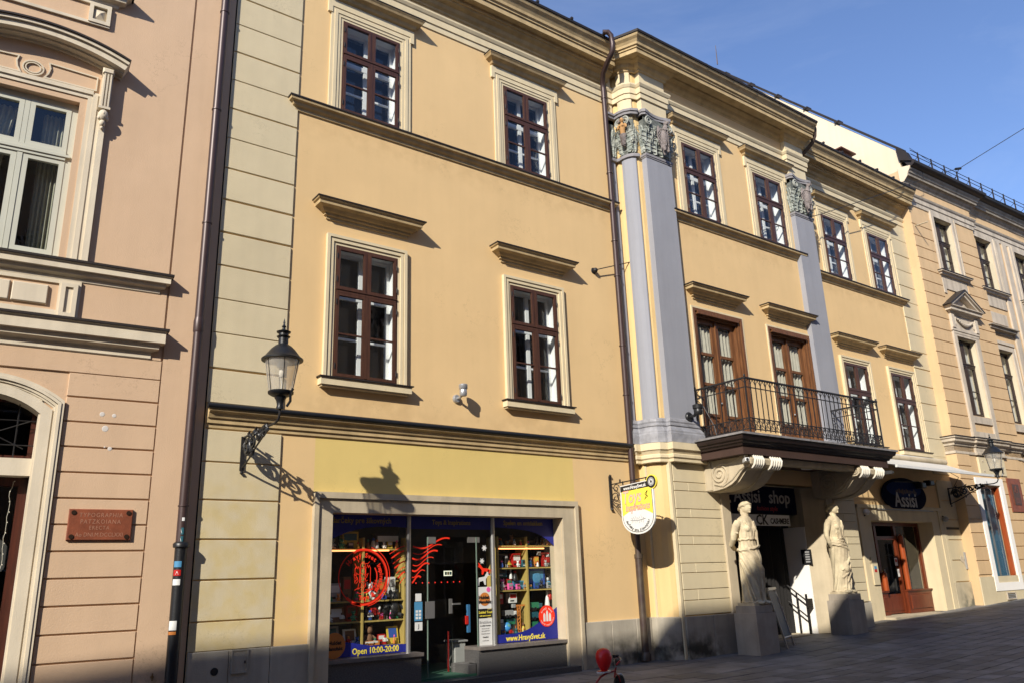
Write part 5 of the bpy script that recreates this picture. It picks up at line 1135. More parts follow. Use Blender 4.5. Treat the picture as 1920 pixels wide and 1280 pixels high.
bb(MB().polyx(gab, -.25, -.1), 'gable_wall', M_GAB)
bb(MB().polyx([(-.20, 16.02), (-.20, 16.14), (7.6, 24.34), (7.6, 24.20)], -.32, -.05).polyx([(7.6, 24.20), (7.6, 24.34), (15.6, 16.1), (15.6, 15.95)], -.32, -.05), 'verge', M_ROOF)
bb(MB().quad((-.2, -.46, 15.56), (30, -.46, 15.56), (30, 7.6, 24.2), (-.2, 7.6, 24.2)).quad((-.2, 15.4, 15.75), (30, 15.4, 15.75), (30, 7.6, 24.2), (-.2, 7.6, 24.2)), 'roof', M_ROOF)
bb(MB().polyx([(-.44, 15.55), (-.02, 15.75), (.02, 16.25), (-.30, 15.98)], -.34, -.08), 'verge_end_cap', M_ROOF)
bb(MB().polyx([(.1, 14.9), (.1, 15.5), (-.36, 15.40), (-.33, 15.30), (-.24, 15.18), (-.20, 15.06), (-.05, 14.9)], -.31, -.275), 'cornice_return', M_GAB)
for k in range(5): bb(MB().box(-.34, -.04, 2.0+1.25*k, 2.2+1.25*k, 18.45+1.31*k, 18.52+1.31*k), 'verge_clip', M_ROOF)
# snow guard
x = .3
while x < 14: bb(MB().box(x-.018, x+.018, -.43, -.39, 15.55, 16.06).tube([(x, -.41, 15.9), (x+.02, -.15, 15.75)], .012, 4), 'snow_guard_post', M_ROOF); x += .92
m = MB(); m.tube([(-.2, -.41, 16.02), (14, -.41, 16.02)], .013, 5); m.tube([(-.2, -.41, 15.86), (14, -.41, 15.86)], .013, 5); m.tube([(-.2, -.41, 16.1), (2.6, -.41, 15.75)], .008, 5); bb(m, 'snow_guard_wire', M_ROOF)
# windows
def bwin(a, b, z0, z1, zt, y=0, style=0):
    y = y-.08
    f = MB().frame(a+.02, b-.02, z0+.02, z1, .07, y+.25, y+.34); f.box(a+.06, b-.06, y+.22, y+.32, zt-.05, zt+.04); f.box(a+.05, b-.05, y+.20, y+.25, zt+.02, zt+.05)
    c = (a+b)/2; f.box(c-.045, c+.045, y+.22, y+.3, z0, zt-.05); f.box(c-.03, c+.03, y+.24, y+.3, zt, z1)
    for p, q in ((a+.08, c-.045), (c+.045, b-.08)):
        f.frame(p, q, z0+.08, zt-.05, .055, y+.235, y+.29); f.frame(p, q, zt+.04, z1-.06, .05, y+.24, y+.29); f.box(p, q, y+.245, y+.285, z0+(zt-z0)*.5-.015, z0+(zt-z0)*.5+.015)
    w = bb(f, 'window', M_DRK)
    zm = z0+(zt-z0)*.5
    for p, q in ((a+.13, c-.1), (c+.1, b-.13)):
        for s, t in ((z0+.13, zm-.02), (zm+.02, zt-.1), (zt+.09, z1-.11)): MB().quad((p, y+.27, s), (q, y+.27, s), (q, y+.27, t), (p, y+.27, t)).build('pane', M_GLS, w)
    m = MB(); n = 24
    for i in range(n): m.quad((a+(b-a)*i/n, y+.42+.02*(i % 2), z0), (a+(b-a)*(i+1)/n, y+.42+.02*((i+1) % 2), z0), (a+(b-a)*(i+1)/n, y+.42+.02*((i+1) % 2), z1), (a+(b-a)*i/n, y+.42+.02*(i % 2), z1))
    m.build('net_curtain', flat('grey_net_curtain', (.42, .42, .40), .9), w, recalc=False)
    mm = MB(); mm.box(a-.01, a+.02, y+.09, y+.40, z0, z1).box(b-.02, b+.01, y+.09, y+.40, z0, z1).box(a, b, y+.09, y+.40, z1-.02, z1+.01); mm.build('reveal', rough_mat('cream_reveal_plaster', (.60, .53, .38), var=.08, streak=.2, bump=.15) if 'cream_reveal_plaster' not in MATS else MATS['cream_reveal_plaster'], w)
    return w
def bsur(a, b, z0, z1, y=0, w=.17, drop=0):
    m = MB(); m.box(a-w, a, y-.05, y, z0-drop, z1+w); m.box(b, b+w, y-.05, y, z0-drop, z1+w); m.box(a, b, y-.05, y, z1, z1+w); m.box(a-w-.05, a-w, y-.08, y, z0-drop, z1+w); m.box(b+w, b+w+.05, y-.08, y, z0-drop, z1+w)
    return bb(m, 'surround', M_BET)
def bsill(a, b, z, y=0, d=.2):
    o = bb(MB().sweep([(0, z-.22), (.03, z-.2), (.04, z-.14), (d*.6, z-.12), (d*.7, z-.05), (d, z-.04), (d, z-.005), (0, z)], [(a, y+.02), (a, y), (b, y), (b, y+.02)]), 'sill', M_BET)
    MB().box(a-d-.02, b+d+.02, y-d-.02, y, z, z+.025).build('flashing', M_ROOF, o)
bwin(*BH[0], 13.05); bsur(1.32, 2.60, 11.70, 13.90); bsill(1.10, 2.85, 11.68)
bb(MB().box(1.12, 2.85, -.035, 0, 11.05, 11.46).box(1.12, 1.28, -.035, 0, 10.88, 11.05).box(2.68, 2.85, -.035, 0, 10.88, 11.05), 'apron', M_BET)
for a, b in ((4.45, 5.80), (7.72, 9.0)):
    bwin(a, b, 11.66, 13.88, 13.05, .10); bsur(a, b, 11.66, 13.88, .10); bsill(a-.2, b+.2, 11.64, .10)
    bb(MB().box(a-.2, b+.2, .065, .1, 11.0, 11.42), 'apron', M_BET)
for a, b in ((6.12, 6.5), (6.75, 7.1), (7.3, 7.5)): bb(MB().box(a, b, .04, .10, 5.9, 14.02), 'flat_pilaster', M_BET)
bwin(1.30, 2.62, 6.47, 9.28, 8.35)
m = MB()
for a, b in ((1.06, 1.30), (2.62, 2.86)): m.box(a, b, -.06, 0, 5.70, 9.45)
m.box(1.30, 2.62, -.06, 0, 9.28, 9.36); m.box(1.06, 2.86, -.07, 0, 9.36, 9.44); m.box(1.02, 2.90, -.09, 0, 9.46, 9.56); m.box(1.02, 1.08, -.09, 0, 5.7, 9.4); m.box(1.30, 2.62, -.05, 0, 6.2, 6.44); m.box(1.30, 2.62, -.05, 0, 5.7, 5.9)
bb(m, 'surround', M_BET)
m = MB(); m.box(1.24, 2.68, -.05, 0, 9.58, 10.05); m.box(1.04, 1.24, -.12, 0, 9.56, 10.06); m.box(2.68, 2.88, -.12, 0, 9.56, 10.06); bb(m, 'pediment_frieze', M_BET)
m = MB(); n = 12
P = [(1.36+1.2*i/n, -.09, 9.95-.22*math.sin(math.pi*i/n)) for i in range(n+1)]; m.tube(P, [.02+.045*math.sin(math.pi*i/n) for i in range(n+1)], 7)
for i in range(1, n): m.ell((P[i][0], -.12, P[i][2]), (.035, .03, .04), 6, 5)
m.tube([(1.34, -.08, 9.97), (1.32, -.08, 9.70)], .025, 6); m.tube([(2.58, -.08, 9.97), (2.60, -.08, 9.70)], .025, 6); bb(m, 'garland', M_BET, 40)
m = MB(); m.hood(1.96, .84, [(.04, 10.06), (.10, 10.08), (.14, 10.14), (.24, 10.17), (.24, 10.26), (.30, 10.30), (.30, 10.33)])
bb(m, 'pediment', M_BET)
for s in (-1, 1):
    m = MB(); P = [(1.96+s*1.20, 10.33), (1.96, 11.0), (1.96, 10.82), (1.96+s*.86, 10.33)]; m.poly(P, -.24, 0); P = [(1.96+s*1.20, 10.33), (1.96, 11.0), (1.96, 10.93), (1.96+s*1.05, 10.33)]; m.poly(P, -.31, 0); bb(m, 'raking_cornice', M_BET)
    bb(MB().poly([(1.96+s*1.24, 10.33), (1.96, 11.05), (1.96, 10.99), (1.96+s*1.16, 10.33)], -.33, 0), 'pediment_flashing', M_ROOF)
bb(MB().poly([(1.2, 10.33), (1.96, 10.82), (2.7, 10.33)], -.05, 0), 'tympanum', M_BET)
for a, b in ((4.30, 5.62), (7.7, 9.0)):
    bwin(a, b, 6.47, 9.28, 8.35, .10); bsur(a, b, 6.3, 9.28, .10, .17, .5)
    h = bb(MB().sweep([(0, 9.86), (.05, 9.88), (.07, 9.96), (.18, 10.0), (.2, 10.08), (.26, 10.1), (.26, 10.14), (0, 10.16)], [(a-.15, .12), (a-.15, .1), (b+.2, .1), (b+.2, .12)]), 'hood', M_BEC); bb(MB().box(a-.17, b+.2, .03, .1, 9.5, 9.62), 'hood_band', M_BET)
    bb(MB().box(a-.1, b+.1, .04, .1, 10.3, 10.75), 'apron', M_BET); bb(MB().box(a, b, .03, .1, 6.15, 6.42), 'sill', M_BET)
# string course with breaks
SP = [(-.27, .4), (-.27, 0), (1.0, 0), (1.0, -.08), (2.95, -.08), (2.95, 0), (4.33, 0), (4.33, .1), (30, .1)]
o = bb(MB().sweep([(0, 5.05), (.04, 5.07), (.04, 5.14), (0, 5.16), (0, 5.32), (.04, 5.34), (.06, 5.42), (.14, 5.46), (.15, 5.54), (.20, 5.57), (.20, 5.61), (0, 5.62)], SP), 'string_course', M_BET)
MB().sweep([(.02, 5.61), (.22, 5.61), (.22, 5.64), (0, 5.67)], SP).build('flashing', M_ROOF, o)
p = bb(MB().taper(1.05, 2.85, -.06, 0, 4.42, 5.04, .015), 'name_panel', M_CRM)
m = MB()
for x in (1.3, 2.6):
    for z in (4.55, 4.88): m.lathe([(.005, -.02), (.03, -.02), (.03, 0)], (x, -.06, z), 10, 'y')
m.build('bolt', M_BET, p)
# ground floor display window
bb(MB().frame(.57, 2.42, .72, 4.32, .23, -.06, 0, .25), 'shop_surround', M_WHT)
f = MB().frame(.803, 2.177, .973, 4.047, .05, .10, .16).box(2.12, 2.177, .004, .10, .973, 4.047).box(.803, 2.12, .004, .10, .973, 1.03); sw = bb(f, 'display_window', M_ORW)
MB().quad((.85, .12, 1.03), (2.12, .12, 1.03), (2.12, .12, 4.0), (.85, .12, 4.0)).build('pane', M_SGL, sw); MB().box(1.48, 1.56, .17, .195, 1.0, 4.0).build('inner_post', M_ALU, sw); MB().box(.8, 2.19, .21, .25, .975, 4.04).build('sky_reflection_panel', flat('sky_reflection_blue', (.03, .12, .20), .5), sw)  # blue panel behind the pane paints the sky's reflection in the glass
bb(MB().frame(4.0, 5.65, .72, 4.32, .2, .04, .1, .25), 'shop_surround', M_WHT); bb(MB().quad((4.15, .4, .97), (5.5, .4, .97), (5.5, .4, 4.05), (4.15, .4, 4.05)), 'display_window', M_TGL)
bb(MB().box(-.30, 4.3, -.042, 0, -.2, 1.17).box(4.3, 30, .05, .1, -.2, 1.17), 'plinth', M_CRM)
v = bb(MB().frame(1.15, 1.75, .44, .66, .03, -.08, -.05), 'vent_grille', M_BET); m = MB()
for i in range(3): m.box(1.18, 1.72, -.075, -.05, .48+.05*i, .50+.05*i)
m.build('slat', M_GRY, v)
bp2 = thing('bronze_plaque', 'large dark red plaque with a dark relief field beside the blue display window', 'plaque', bw(3.22, -.0, 3.22), R_(-2))
MB().taper(-.47, .47, -.06, 0, 0, 1.16, .015).build('slab', M_RST, bp2); MB().box(-.22, .24, -.075, -.06, .25, .95).build('relief_field', flat('dark_relief', (.07, .035, .025), .5), bp2)
m = MB(); m.ribbon([(-.05, .78), (0, .88), (.05, .78), (.09, .70), (.0, .66), (-.09, .70)], .012, -.085, -.075, True)
for i in range(4): m.box(-.12, .14, -.08, -.075, .32+.05*i, .335+.05*i)
m.build('relief_mark', flat('worn_red', (.20, .06, .04), .5), bp2)
# palace roof odds: small red brown hatch, antenna
t = thing('roof_hatch', 'small red brown roof hatch on the palace roof before the gable', 'roof hatch', (26.5, 1.5, 16.0)); MB().taper(-.42, .42, -.3, .3, 0, .62, .03).build('hatch_box', flat('rusty_red_tin', (.09, .035, .025), .6), t); MB().box(-.5, .5, -.42, .35, .62, .67).build('hatch_lid', flat('rusty_red_tin', (.09, .035, .025), .6), t)
t = thing('antenna_rod', 'thin rust coloured rod standing on the ridge of the roof gable', 'antenna', (27.3, 7.0, 24.3)); MB().tube([(0, 0, 0), (.03, 0, 1.05)], [.03, .012], 5).build('rod', flat('rusty_grey_rod', (.10, .07, .06), .5), t)
t = thing('lead_flashing_roof', 'low dark sloping lean-to roof between the palace and the beige house', 'roof', (26.6, .9, 14.6)); MB().add([(-1.5, 0, .1), (.9, -1.0, -.1), (.9, 1.8, 1.6), (-1.5, 1.8, 1.7), (-1.5, 0, -.2), (.9, -1.0, -.4), (.9, 1.8, -.4), (-1.5, 1.8, -.2)], [(0, 1, 2, 3), (0, 4, 5, 1), (3, 7, 4, 0), (1, 5, 6, 2), (2, 6, 7, 3)]).build('sheet', M_TIN, t); t.name = 'lean_to_roof'
# ============================================================ wall lanterns
def lantern(lab, loc, z_off=0):
    t = thing('wall_lantern', lab, 'street lamp', loc, 0, 'old wall lanterns on scroll brackets')
    # bracket grows along -y; local z 0 = arm height
    b = MB()
    b.box(-.03, .03, -.03, 0, -.52, .02); b.lathe([(.0, -.06), (.03, -.03), (.012, .0)], (0, -.03, -.53), 8)
    b.tube([(0, -.02, 0), (0, -.9, .01), (0, -1.28, .0), (0, -1.42, .0), (0, -1.52, .03), (0, -1.57, .10), (0, -1.57, .18)], [.018, .018, .018, .018, .018, .018, .02], 8)
    b.tube([(0, -.04, -.48), (0, -.22, -.42), (0, -.42, -.34), (0, -.66, -.22), (0, -.92, -.12), (0, -1.15, -.05)], .016, 6)
    b.build('bracket_arm', M_IRN, t, smooth=40)
    s = MB()
    def sp(cy, cz, r, a0, tr, th=.014):
        n = 26; s.tube([(0, cy+r*(1-.8*k/n)*math.cos(a0+tr*k/n), cz+r*(1-.8*k/n)*math.sin(a0+tr*k/n)) for k in range(n+1)], th*1.5, 5)
    sp(-.24, -.20, .17, 0, 9.5); sp(-.24, -.20, .11, 2, -7, .02); sp(-.50, -.13, .11, 1, -8.5); sp(-.72, -.08, .075, 3, 8); sp(-.90, -.05, .055, 0, -8); sp(-1.06, -.035, .04, 2, 8)
    rg = random.Random(4)
    for i in range(26):   # cast leaves and buds
        u = rg.random(); cy = -.1-.95*u; cz = -.02-(.38*(1-u))*rg.random(); a = rg.random()*6.28; l = .05+.04*rg.random()
        s.tube([(rg.uniform(-.015, .015), cy, cz), (rg.uniform(-.02, .02), cy+l*math.cos(a), cz+l*math.sin(a)), (0, cy+l*1.5*math.cos(a+.6), cz+l*1.5*math.sin(a+.6))], [.01, .03, .006], 5)
    s.build('scrollwork', M_CAST, t)
    C = (0, -1.57, 0)
    MB().lathe([(.005, .16), (.05, .17), (.055, .20), (.045, .23), (.06, .30), (.085, .34), (.09, .36), (.13, .37), (.18, .40), (.185, .43), (.17, .44), (.005, .44)], C, 24).build('lamp_base', M_CAST, t, smooth=50)
    g = MB().lathe([(.172, .44), (.252, .92)], C, 32); g.f = [f for f in g.f if len(f) == 4]; g.build('lamp_glass', M_GLB, t, smooth=60)
    m = MB()
    for k in range(6):
        a = k*math.pi/3+.3; c, q = math.cos(a), math.sin(a); m.tube([(C[0]+.176*c, C[1]+.176*q, .43), (C[0]+.256*c, C[1]+.256*q, .93)], .006, 5)
    m.build('glazing_rib', M_CAST, t)
    MB().lathe([(.24, .90), (.26, .895), (.30, .90), (.303, .92), (.26, .955), (.225, 1.0), (.18, 1.06), (.125, 1.115), (.085, 1.14), (.072, 1.15), (.072, 1.24), (.09, 1.25), (.10, 1.265), (.072, 1.28), (.072, 1.31), (.10, 1.325), (.105, 1.34), (.06, 1.36), (.028, 1.375), (.02, 1.40), (.034, 1.42), (.02, 1.44), (.012, 1.46), (.018, 1.48), (.006, 1.53), (.001, 1.55)], C, 28).build('lamp_hood', M_CAST, t, smooth=45)
    MB().lathe([(.005, .92), (.23, .92), (.21, .88), (.08, .86), (.07, .80), (.005, .78)], C, 20).build('reflector', M_WPL, t, smooth=50)
    MB().lathe([(.005, .78), (.035, .77), (.045, .72), (.035, .66), (.005, .64)], C, 12).build('bulb', flat('frosted_bulb', (.75, .72, .66), .4), t, smooth=50)
    MB().tube([(0, -1.57, .44), (.02, -1.55, .55), (-.01, -1.56, .66), (0, -1.57, .70)], .008, 5).build('lamp_cord', M_WPL, t)
    MB().tube([(.06, -1.67, .20), (.10, -1.70, .28), (.09, -1.72, .40), (.12, -1.74, .46)], .02, 6).build('side_stay', M_CAST, t)
    return t
lan = lantern('larger looking black wall lantern on a scroll bracket left of the toy shop', (4.07, -.03, 3.86))
l2 = copy_tree(lan, None, (26.92, -.03, 3.94)); l2['label'] = 'smaller looking far black wall lantern at the right end of the awning'

# ============================================================ hanging toy shop sign
ts = thing('hanging_sign', 'yellow shield sign Toys & Inspirations hanging beside the middle downpipe', 'sign', (12.0, 0, 2.35))
m = MB(); m.box(-.02, .02, -.035, 0, .60, 1.28)
for z in (.60, 1.26): m.tube([(0, -.02, z), (0, -.05, z+.04 if z > 1 else z-.04)], .03, 6)
m.tube([(0, 0, 1.10), (0, -1.12, 1.13)], .013, 6); m.tube([(0, -.33, 1.11), (0, -.33, 1.18)], .018, 6)
n = 20
for cy, cz, r, a0, tr in ((-.17, .80, .13, 0, 8), (-.20, 1.0, .10, 3, -8)): m.tube([(0, cy+r*(1-.8*k/n)*math.cos(a0+tr*k/n), cz+r*(1-.8*k/n)*math.sin(a0+tr*k/n)) for k in range(n+1)], .010, 5)
m.tube([(0, -.03, .78), (0, -.14, .70), (0, -.33, .64), (0, -.5, .62)], .010, 5); m.tube([(0, -.03, .70), (0, -.18, .62), (0, -.4, .58)], .010, 5)
m.build('bracket', M_IRN, ts)
def shield(ov, yl=-.33, yr=-1.28, zt=1.03, zs=.40, zb=.02, n=18):
    P = [(yl+ov, zt+ov), ]; c = (yl+yr)/2; hwid = (yl-yr)/2+ov
    for i in range(n+1):
        a = math.pi*i/n; P.append((c+hwid*math.cos(a), zs-(zs-zb+ov)*math.sin(a)**.85))
    P.append((yr-ov, zt+ov+.05)); return P
MB().polyx(shield(0.0), -.018, .018).build('panel', M_WPL, ts)
def dsc(r, x0, x1): return MB().lathe([(.004, x0), (r, x0), (r, x1), (.004, x1)], (0, -1.25, 1.03), 28, 'x')
dsc(.145, -.020, .020).build('disc_rim', M_YPR, ts)
f = -1
def lay(P, d, mat, nm): return MB().polyx(P, -.018-d, -.018-d+.0015).build(nm, mat, ts)
S = shield(-.035)
lay(S, .0015, M_BLK, 'border_print'); lay(shield(-.047), .003, M_WPL, 'field_print')
Pb = shield(-.047); top = [(-.33-.047, 1.03-.047), (-.33-.047, .42)]
c_ = (-.33-1.28)/2
ylw = [(-.377, .99)]+[(-.377, .40)]+[(-.377-(.856)*i/12, .40+.0+.13*math.sin(math.pi*i/12)) for i in range(1, 12)]+[(-1.233, .40), (-1.233, 1.03)]
lay(ylw, .0045, M_YPR, 'yellow_field'); lay([(-.345, 1.015), (-.345, .90), (-1.25, .94), (-1.25, 1.06)], .006, M_BLK, 'black_strip')
dsc(.125, -.026, -.02).build('disc_print', M_BLK, ts)
m = MB()
for k in range(8):
    a = k*math.pi/8; m.tube([(-.0275, -1.25+.085*math.cos(b)*math.cos(a)-.03*math.sin(b)*math.sin(a), 1.03+.085*math.cos(b)*math.sin(a)+.03*math.sin(b)*math.cos(a)) for b in [2*math.pi*i/16 for i in range(17)]], .0028, 4)
m.build('atom_print', M_WPL, ts)
M_SAL = flat('salmon_print', (.85, .45, .35), .6); M_RDO = flat('red_outline_print', (.75, .22, .12), .6)
def stx(nm, body, sz, mt, y, z, x, rot=.03, **k): return text(nm, body, sz, mt, ts, (x, y, z), FACE_L, rot, **k)
stx('lettering', 'www.HravySvet.sk', .095, M_WPL, -.77, .975, -.0265, .04, extrude=.001, bold=.003, sx=.9)
stx('lettering', 'Toys', .36, M_RDO, -.66, .77, -.0255, .03, extrude=.001, bold=.010, shear=.2, sx=.78); stx('lettering', 'Toys', .36, M_SAL, -.66, .77, -.027, .03, extrude=.001, bold=.002, shear=.2, sx=.78)
stx('lettering', 'Inspirations', .205, M_RDO, -.81, .565, -.0255, .03, extrude=.001, bold=.008, shear=.2, sx=.74); stx('lettering', 'Inspirations', .205, M_SAL, -.81, .565, -.027, .03, extrude=.001, bold=.0, shear=.2, sx=.74)
m = MB(); m.tube([(-.027, -1.13, .87), (-.027, -1.05, .80), (-.027, -1.10, .77), (-.027, -1.13, .75)], .008, 4); m.tube([(-.027, -1.13, .87), (-.027, -1.08, .76), (-.027, -1.03, .69), (-.027, -1.12, .75)], .006, 4); m.build('ampersand_print', M_BLK, ts)
m = MB(); arc_text(m, 'darčeky pre šikovných!', .085, .36, R_(-152), R_(-30), flip=True, face=FACE_L, c=(-.026, -.805, .46), extrude=.001, bold=.001); m.build('lettering', M_BLK, ts, recalc=False)
m = MB(); rg = random.Random(12)
for i in range(7):
    y = -.62-.055*i; m.tube([(-.026, y, .24+.02*(i % 2)), (-.026, y-.02, .32), (-.026, y+.01, .36+.02*(i % 3)), (-.026, y-.03, .33)], .004, 4)
m.tube([(-.026, -.58, .31), (-.026, -.8, .29), (-.026, -1.02, .32)], .004, 4); m.build('drawing_print', M_GRY, ts)
m = MB(); m.box(-.01, .01, -.42, -.40, 1.05, 1.13).box(-.01, .01, -1.1, -1.08, 1.08, 1.14); m.build('hanger', M_IRN, ts)

# ============================================================ oval sign, awning, small fittings at the right
ov = thing('oval_sign', 'dark oval shop board with pale blackletter name above the right shop door', 'sign', (24.05, -.05, 3.62))
def ell_(a, b, n=40): return [(a*math.cos(2*math.pi*i/n), b*math.sin(2*math.pi*i/n)) for i in range(n)]
E_ = [(x, max(z, -.40)) for x, z in ell_(1.25, .52)]
MB().poly(E_, -.05, 0).build('board', flat('night_blue_board', (.010, .011, .03), .95, spec=.05), ov)
MB().poly([(x*.9, z*.5+.18) for x, z in ell_(1.1, .5)], -.056, -.05).build('landscape_print', flat('dusky_blue_print', (.02, .035, .11), .95, spec=.05), ov)
m = MB(); rg = random.Random(3)
for i in range(16): x = -.5+rg.random()*1.3; m.box(x-.04, x+.04, -.06, -.055, .02+rg.random()*.06, .10+rg.random()*.1)
m.build('town_print', flat('brownish_print', (.10, .05, .04), .6), ov)
text('lettering', 'Assisi', .60, flat('grey_lettering', (.42, .40, .38), .6), ov, (-.02, -.062, -.16), extrude=.004, bold=.008, sx=.95)
MB().box(-1.62, 1.62, -.02, .05, -.445, -.42).build('support_rail', M_GRY, ov)
t = thing('floodlight', 'pair of small black floodlights above the oval sign', 'floodlight', (25.1, 0, 3.95)); MB().tube([(-1.8, -.25, .03), (-.4, -.25, .08), (0, 0, .1)], .02, 6).build('arm', M_IRN, t); MB().taper(-.55, -.28, -.42, -.2, -.12, .06, .03).build('lamp_head', M_BPL, t); MB().taper(-.02, .25, -.42, -.2, -.02, .14, .03).build('lamp_head', M_BPL, t)
M_AWN = rough_mat('grey_white_awning_cloth', (.56, .54, .50), var=.05, bump=.08, streak=.1)
aw = thing('awning', 'extended pale grey fabric awning above the right shop', 'awning', (24, 0, 4.1))
MB().tube([(-1.9, -.15, .62), (2.82, -.15, .66)], .085, 12).build('roller', M_PLR, aw, smooth=40); MB().box(-2.4, 2.7, -.18, -.04, .70, .74).build('roller_cover', M_WPL, aw)
m = MB(); n = 12; rows = []
for j in range(7):
    t_ = j/6; rows.append([(-2.85+5.65*i/n, -.12-1.40*t_, .60-.50*t_-.05*math.sin(math.pi*t_)+.012*math.sin(i*2.1)*t_*(1-t_)*4) for i in range(n+1)])
for j in range(6):
    for i in range(n): m.quad(rows[j][i], rows[j][i+1], rows[j+1][i+1], rows[j+1][i])
for j in range(6):
    for i in range(n): m.quad(*[(p[0], p[1], p[2]-.006) for p in (rows[j][i], rows[j+1][i], rows[j+1][i+1], rows[j][i+1])])
m.build('fabric', M_AWN, aw, recalc=False)
MB().box(-2.87, 2.82, -1.56, -1.50, .03, .10).build('front_bar', M_WPL, aw)
for x in (-2.0, 2.0): MB().tube([(x, -.1, .42), (x+(.5 if x < 0 else -.5), -.85, .25), (x, -1.5, .06)], .028, 8).build('folding_arm', M_WPL, aw)
MB().tube([(2.55, -.10, .50), (2.9, -.45, .15), (3.1, -.05, -.25)], .012, 5).build('crank_rod', M_IRN, aw)
t = thing('lamp_pole_rod', 'thin pale rod sticking out from the right corner of the palace, casting a long shadow', 'rod', (27.5, -.03, 13.24)); MB().tube([(0, 0, 0), (-.22, -.85, -.12)], .025, 6).build('rod', M_PLR, t); MB().lathe([(.005, -.05), (.05, -.05), (.05, 0)], (0, 0, 0), 8, 'y').build('rod_socket', M_PLR, t); t.name = 'wall_rod'
t = thing('house_number_slot', 'narrow black slot plate on the cream quoins right of the oval sign', 'plate', (26.75, -.036, 2.64)); MB().box(-.40, .40, -.015, 0, 0, .07).build('plate', M_BLK, t); t.name = 'slot_plate'
t = thing('electric_box', 'small open grey socket box with torn plaster on the lower right quoins', 'electric box', (27.15, -.036, 1.42)); MB().box(0, .2, -.03, 0, 0, .52).build('box_cover', M_GRY, t); MB().poly([(-.30, .30), (-.2, .42), (-.08, .36), (-.01, .2), (-.01, .08), (-.12, .2), (-.22, .24)], -.006, 0).build('torn_patch', flat('bare_plaster_patch', (.48, .42, .33), .9), t)
t = thing('doorbell_plate', 'small white plate with a red and blue sticker left of the right shop door', 'plate', (21.85, -.035, 1.10)); MB().box(-.14, .14, -.03, 0, 0, .75).build('plate', M_CRM, t); MB().box(-.06, .06, -.036, -.03, .42, .50).build('blue_sticker', M_LBP, t); MB().box(-.06, .06, -.036, -.03, .34, .42).build('red_sticker', M_RDP, t)
t = thing('security_light', 'small round lamp at the left end of the rail under the oval sign', 'lamp', (21.75, -.03, 3.08)); MB().ell((0, -.08, 0), (.09, .09, .09)).build('globe', M_WPL, t, smooth=60); MB().tube([(0, 0, -.1), (0, -.08, -.05)], .02, 6).build('stem', M_BPL, t)
t = thing('alarm_box', 'small weathered lamp at the right end of the rail under the oval sign', 'lamp', (26.2, -.05, 2.95)); MB().ell((0, -.08, 0), (.09, .09, .09)).build('globe', M_GRY, t, smooth=60); MB().tube([(0, 0, .1), (0, -.08, .05)], .02, 6).build('stem', M_BPL, t); t.name = 'security_light'
# spotlights
def spot(lab, loc, mat, s=1.0, d=.25):
    t = thing('spotlight', lab, 'spotlight', loc); m = MB(); m.lathe([(.005, -.05), (.06*s, -.05), (.075*s, -.02), (.075*s, 0)], (0, 0, 0), 16, 'y'); m.build('wall_plate', mat, t, smooth=40)
    MB().tube([(0, -.04, 0), (.01, -d*.55, .01), (.01, -d+.03, .05)], .022*s, 8).build('arm', mat, t, smooth=40)
    MB().lathe([(.005, -.05), (.05*s, -.05), (.062*s, -.03), (.062*s, .06), (.058*s, .07), (.058*s, .075), (.072*s, .09), (.075*s, .17), (.066*s, .18), (.06*s, .165), (.005, .16)], (.01, -d, .06), 18).build('lamp_head', mat, t, smooth=45)
    MB().lathe([(.005, 0), (.055*s, 0), (.055*s, .004), (.005, .006)], (.01, -d, .225), 14).build('lens', M_GRY, t); return t
M_SLV = rough_mat('silver_lamp_paint', (.42, .43, .45), rough=.35, metal=.6, var=.05, bump=0)
spot('silver uplight on the ochre wall between the two lower windows', (8.12, 0, 4.93), M_SLV, 1.15, .24)
spot('black uplight on the lilac pilaster beside the balcony railing', (13.95, -.70, 4.98), M_BPL, 1.6, .28)
spot('silver uplight on the ledge at the right end of the balcony', (20.75, -.1, 4.62), M_SLV, 1.2, .25)
def camera_(lab, loc, mat, rz):
    t = thing('security_camera', lab, 'security camera', loc, rz); MB().tube([(0, 0, 0), (0, 0, -.06), (0, -.05, -.10)], .015, 6).build('mount', mat, t); MB().taper(-.05, .05, -.24, .02, -.16, -.08, .015).build('housing', mat, t); MB().lathe([(.004, -.25), (.03, -.25), (.03, -.24)], (0, 0, -.12), 10, 'y').build('lens', M_BPL, t)
camera_('white security camera under the left corner of the balcony', (14.35, -1.80, 3.984), M_WPL, R_(-40)); camera_('black security camera hanging under the right end of the balcony', (19.8, -1.85, 3.984), M_BPL, R_(20))
# span wires
t = thing('span_wire', 'thin cable from the round black wall anchor across the facade to the beige house', 'cable', (11.95, 0, 8.36))
MB().ell((0, -.06, 0), (.06, .06, .06)).lathe([(.01, -.02), (.07, -.02), (.08, 0)], (0, 0, 0), 14, 'y').build('wall_anchor', M_IRN, t, smooth=50)
A = Vector((0, -.1, 0)); B = Vector((28.0-11.95, -.72, 15.07-8.36)); n = 16
MB().tube([tuple(A.lerp(B, i/n)+Vector((0, 0, -.22*math.sin(math.pi*i/n)))) for i in range(n+1)]+[(28.0-11.95, -.72, 15.6-8.36)], .012, 5).build('cable', M_IRN, t)
t = thing('lightning_cable', 'black overhead cable with two connectors ending at the snow guard of the beige house', 'cable', (29.6, -.76, 15.75))
MB().tube([(7.5, -7, 5.5), (.6, -.35, .22)], .014, 5).build('cable', M_IRN, t)
MB().tube([(.6, -.35, .22), (.25, -.2, .10), (-1.0, .2, -.3)], .012, 5).build('cable', M_IRN, t); MB().tube([(.6, -.35, .22), (.9, -.2, .3), (1.1, .05, .1), (1.5, .18, -.2)], .012, 5).build('cable', M_IRN, t)
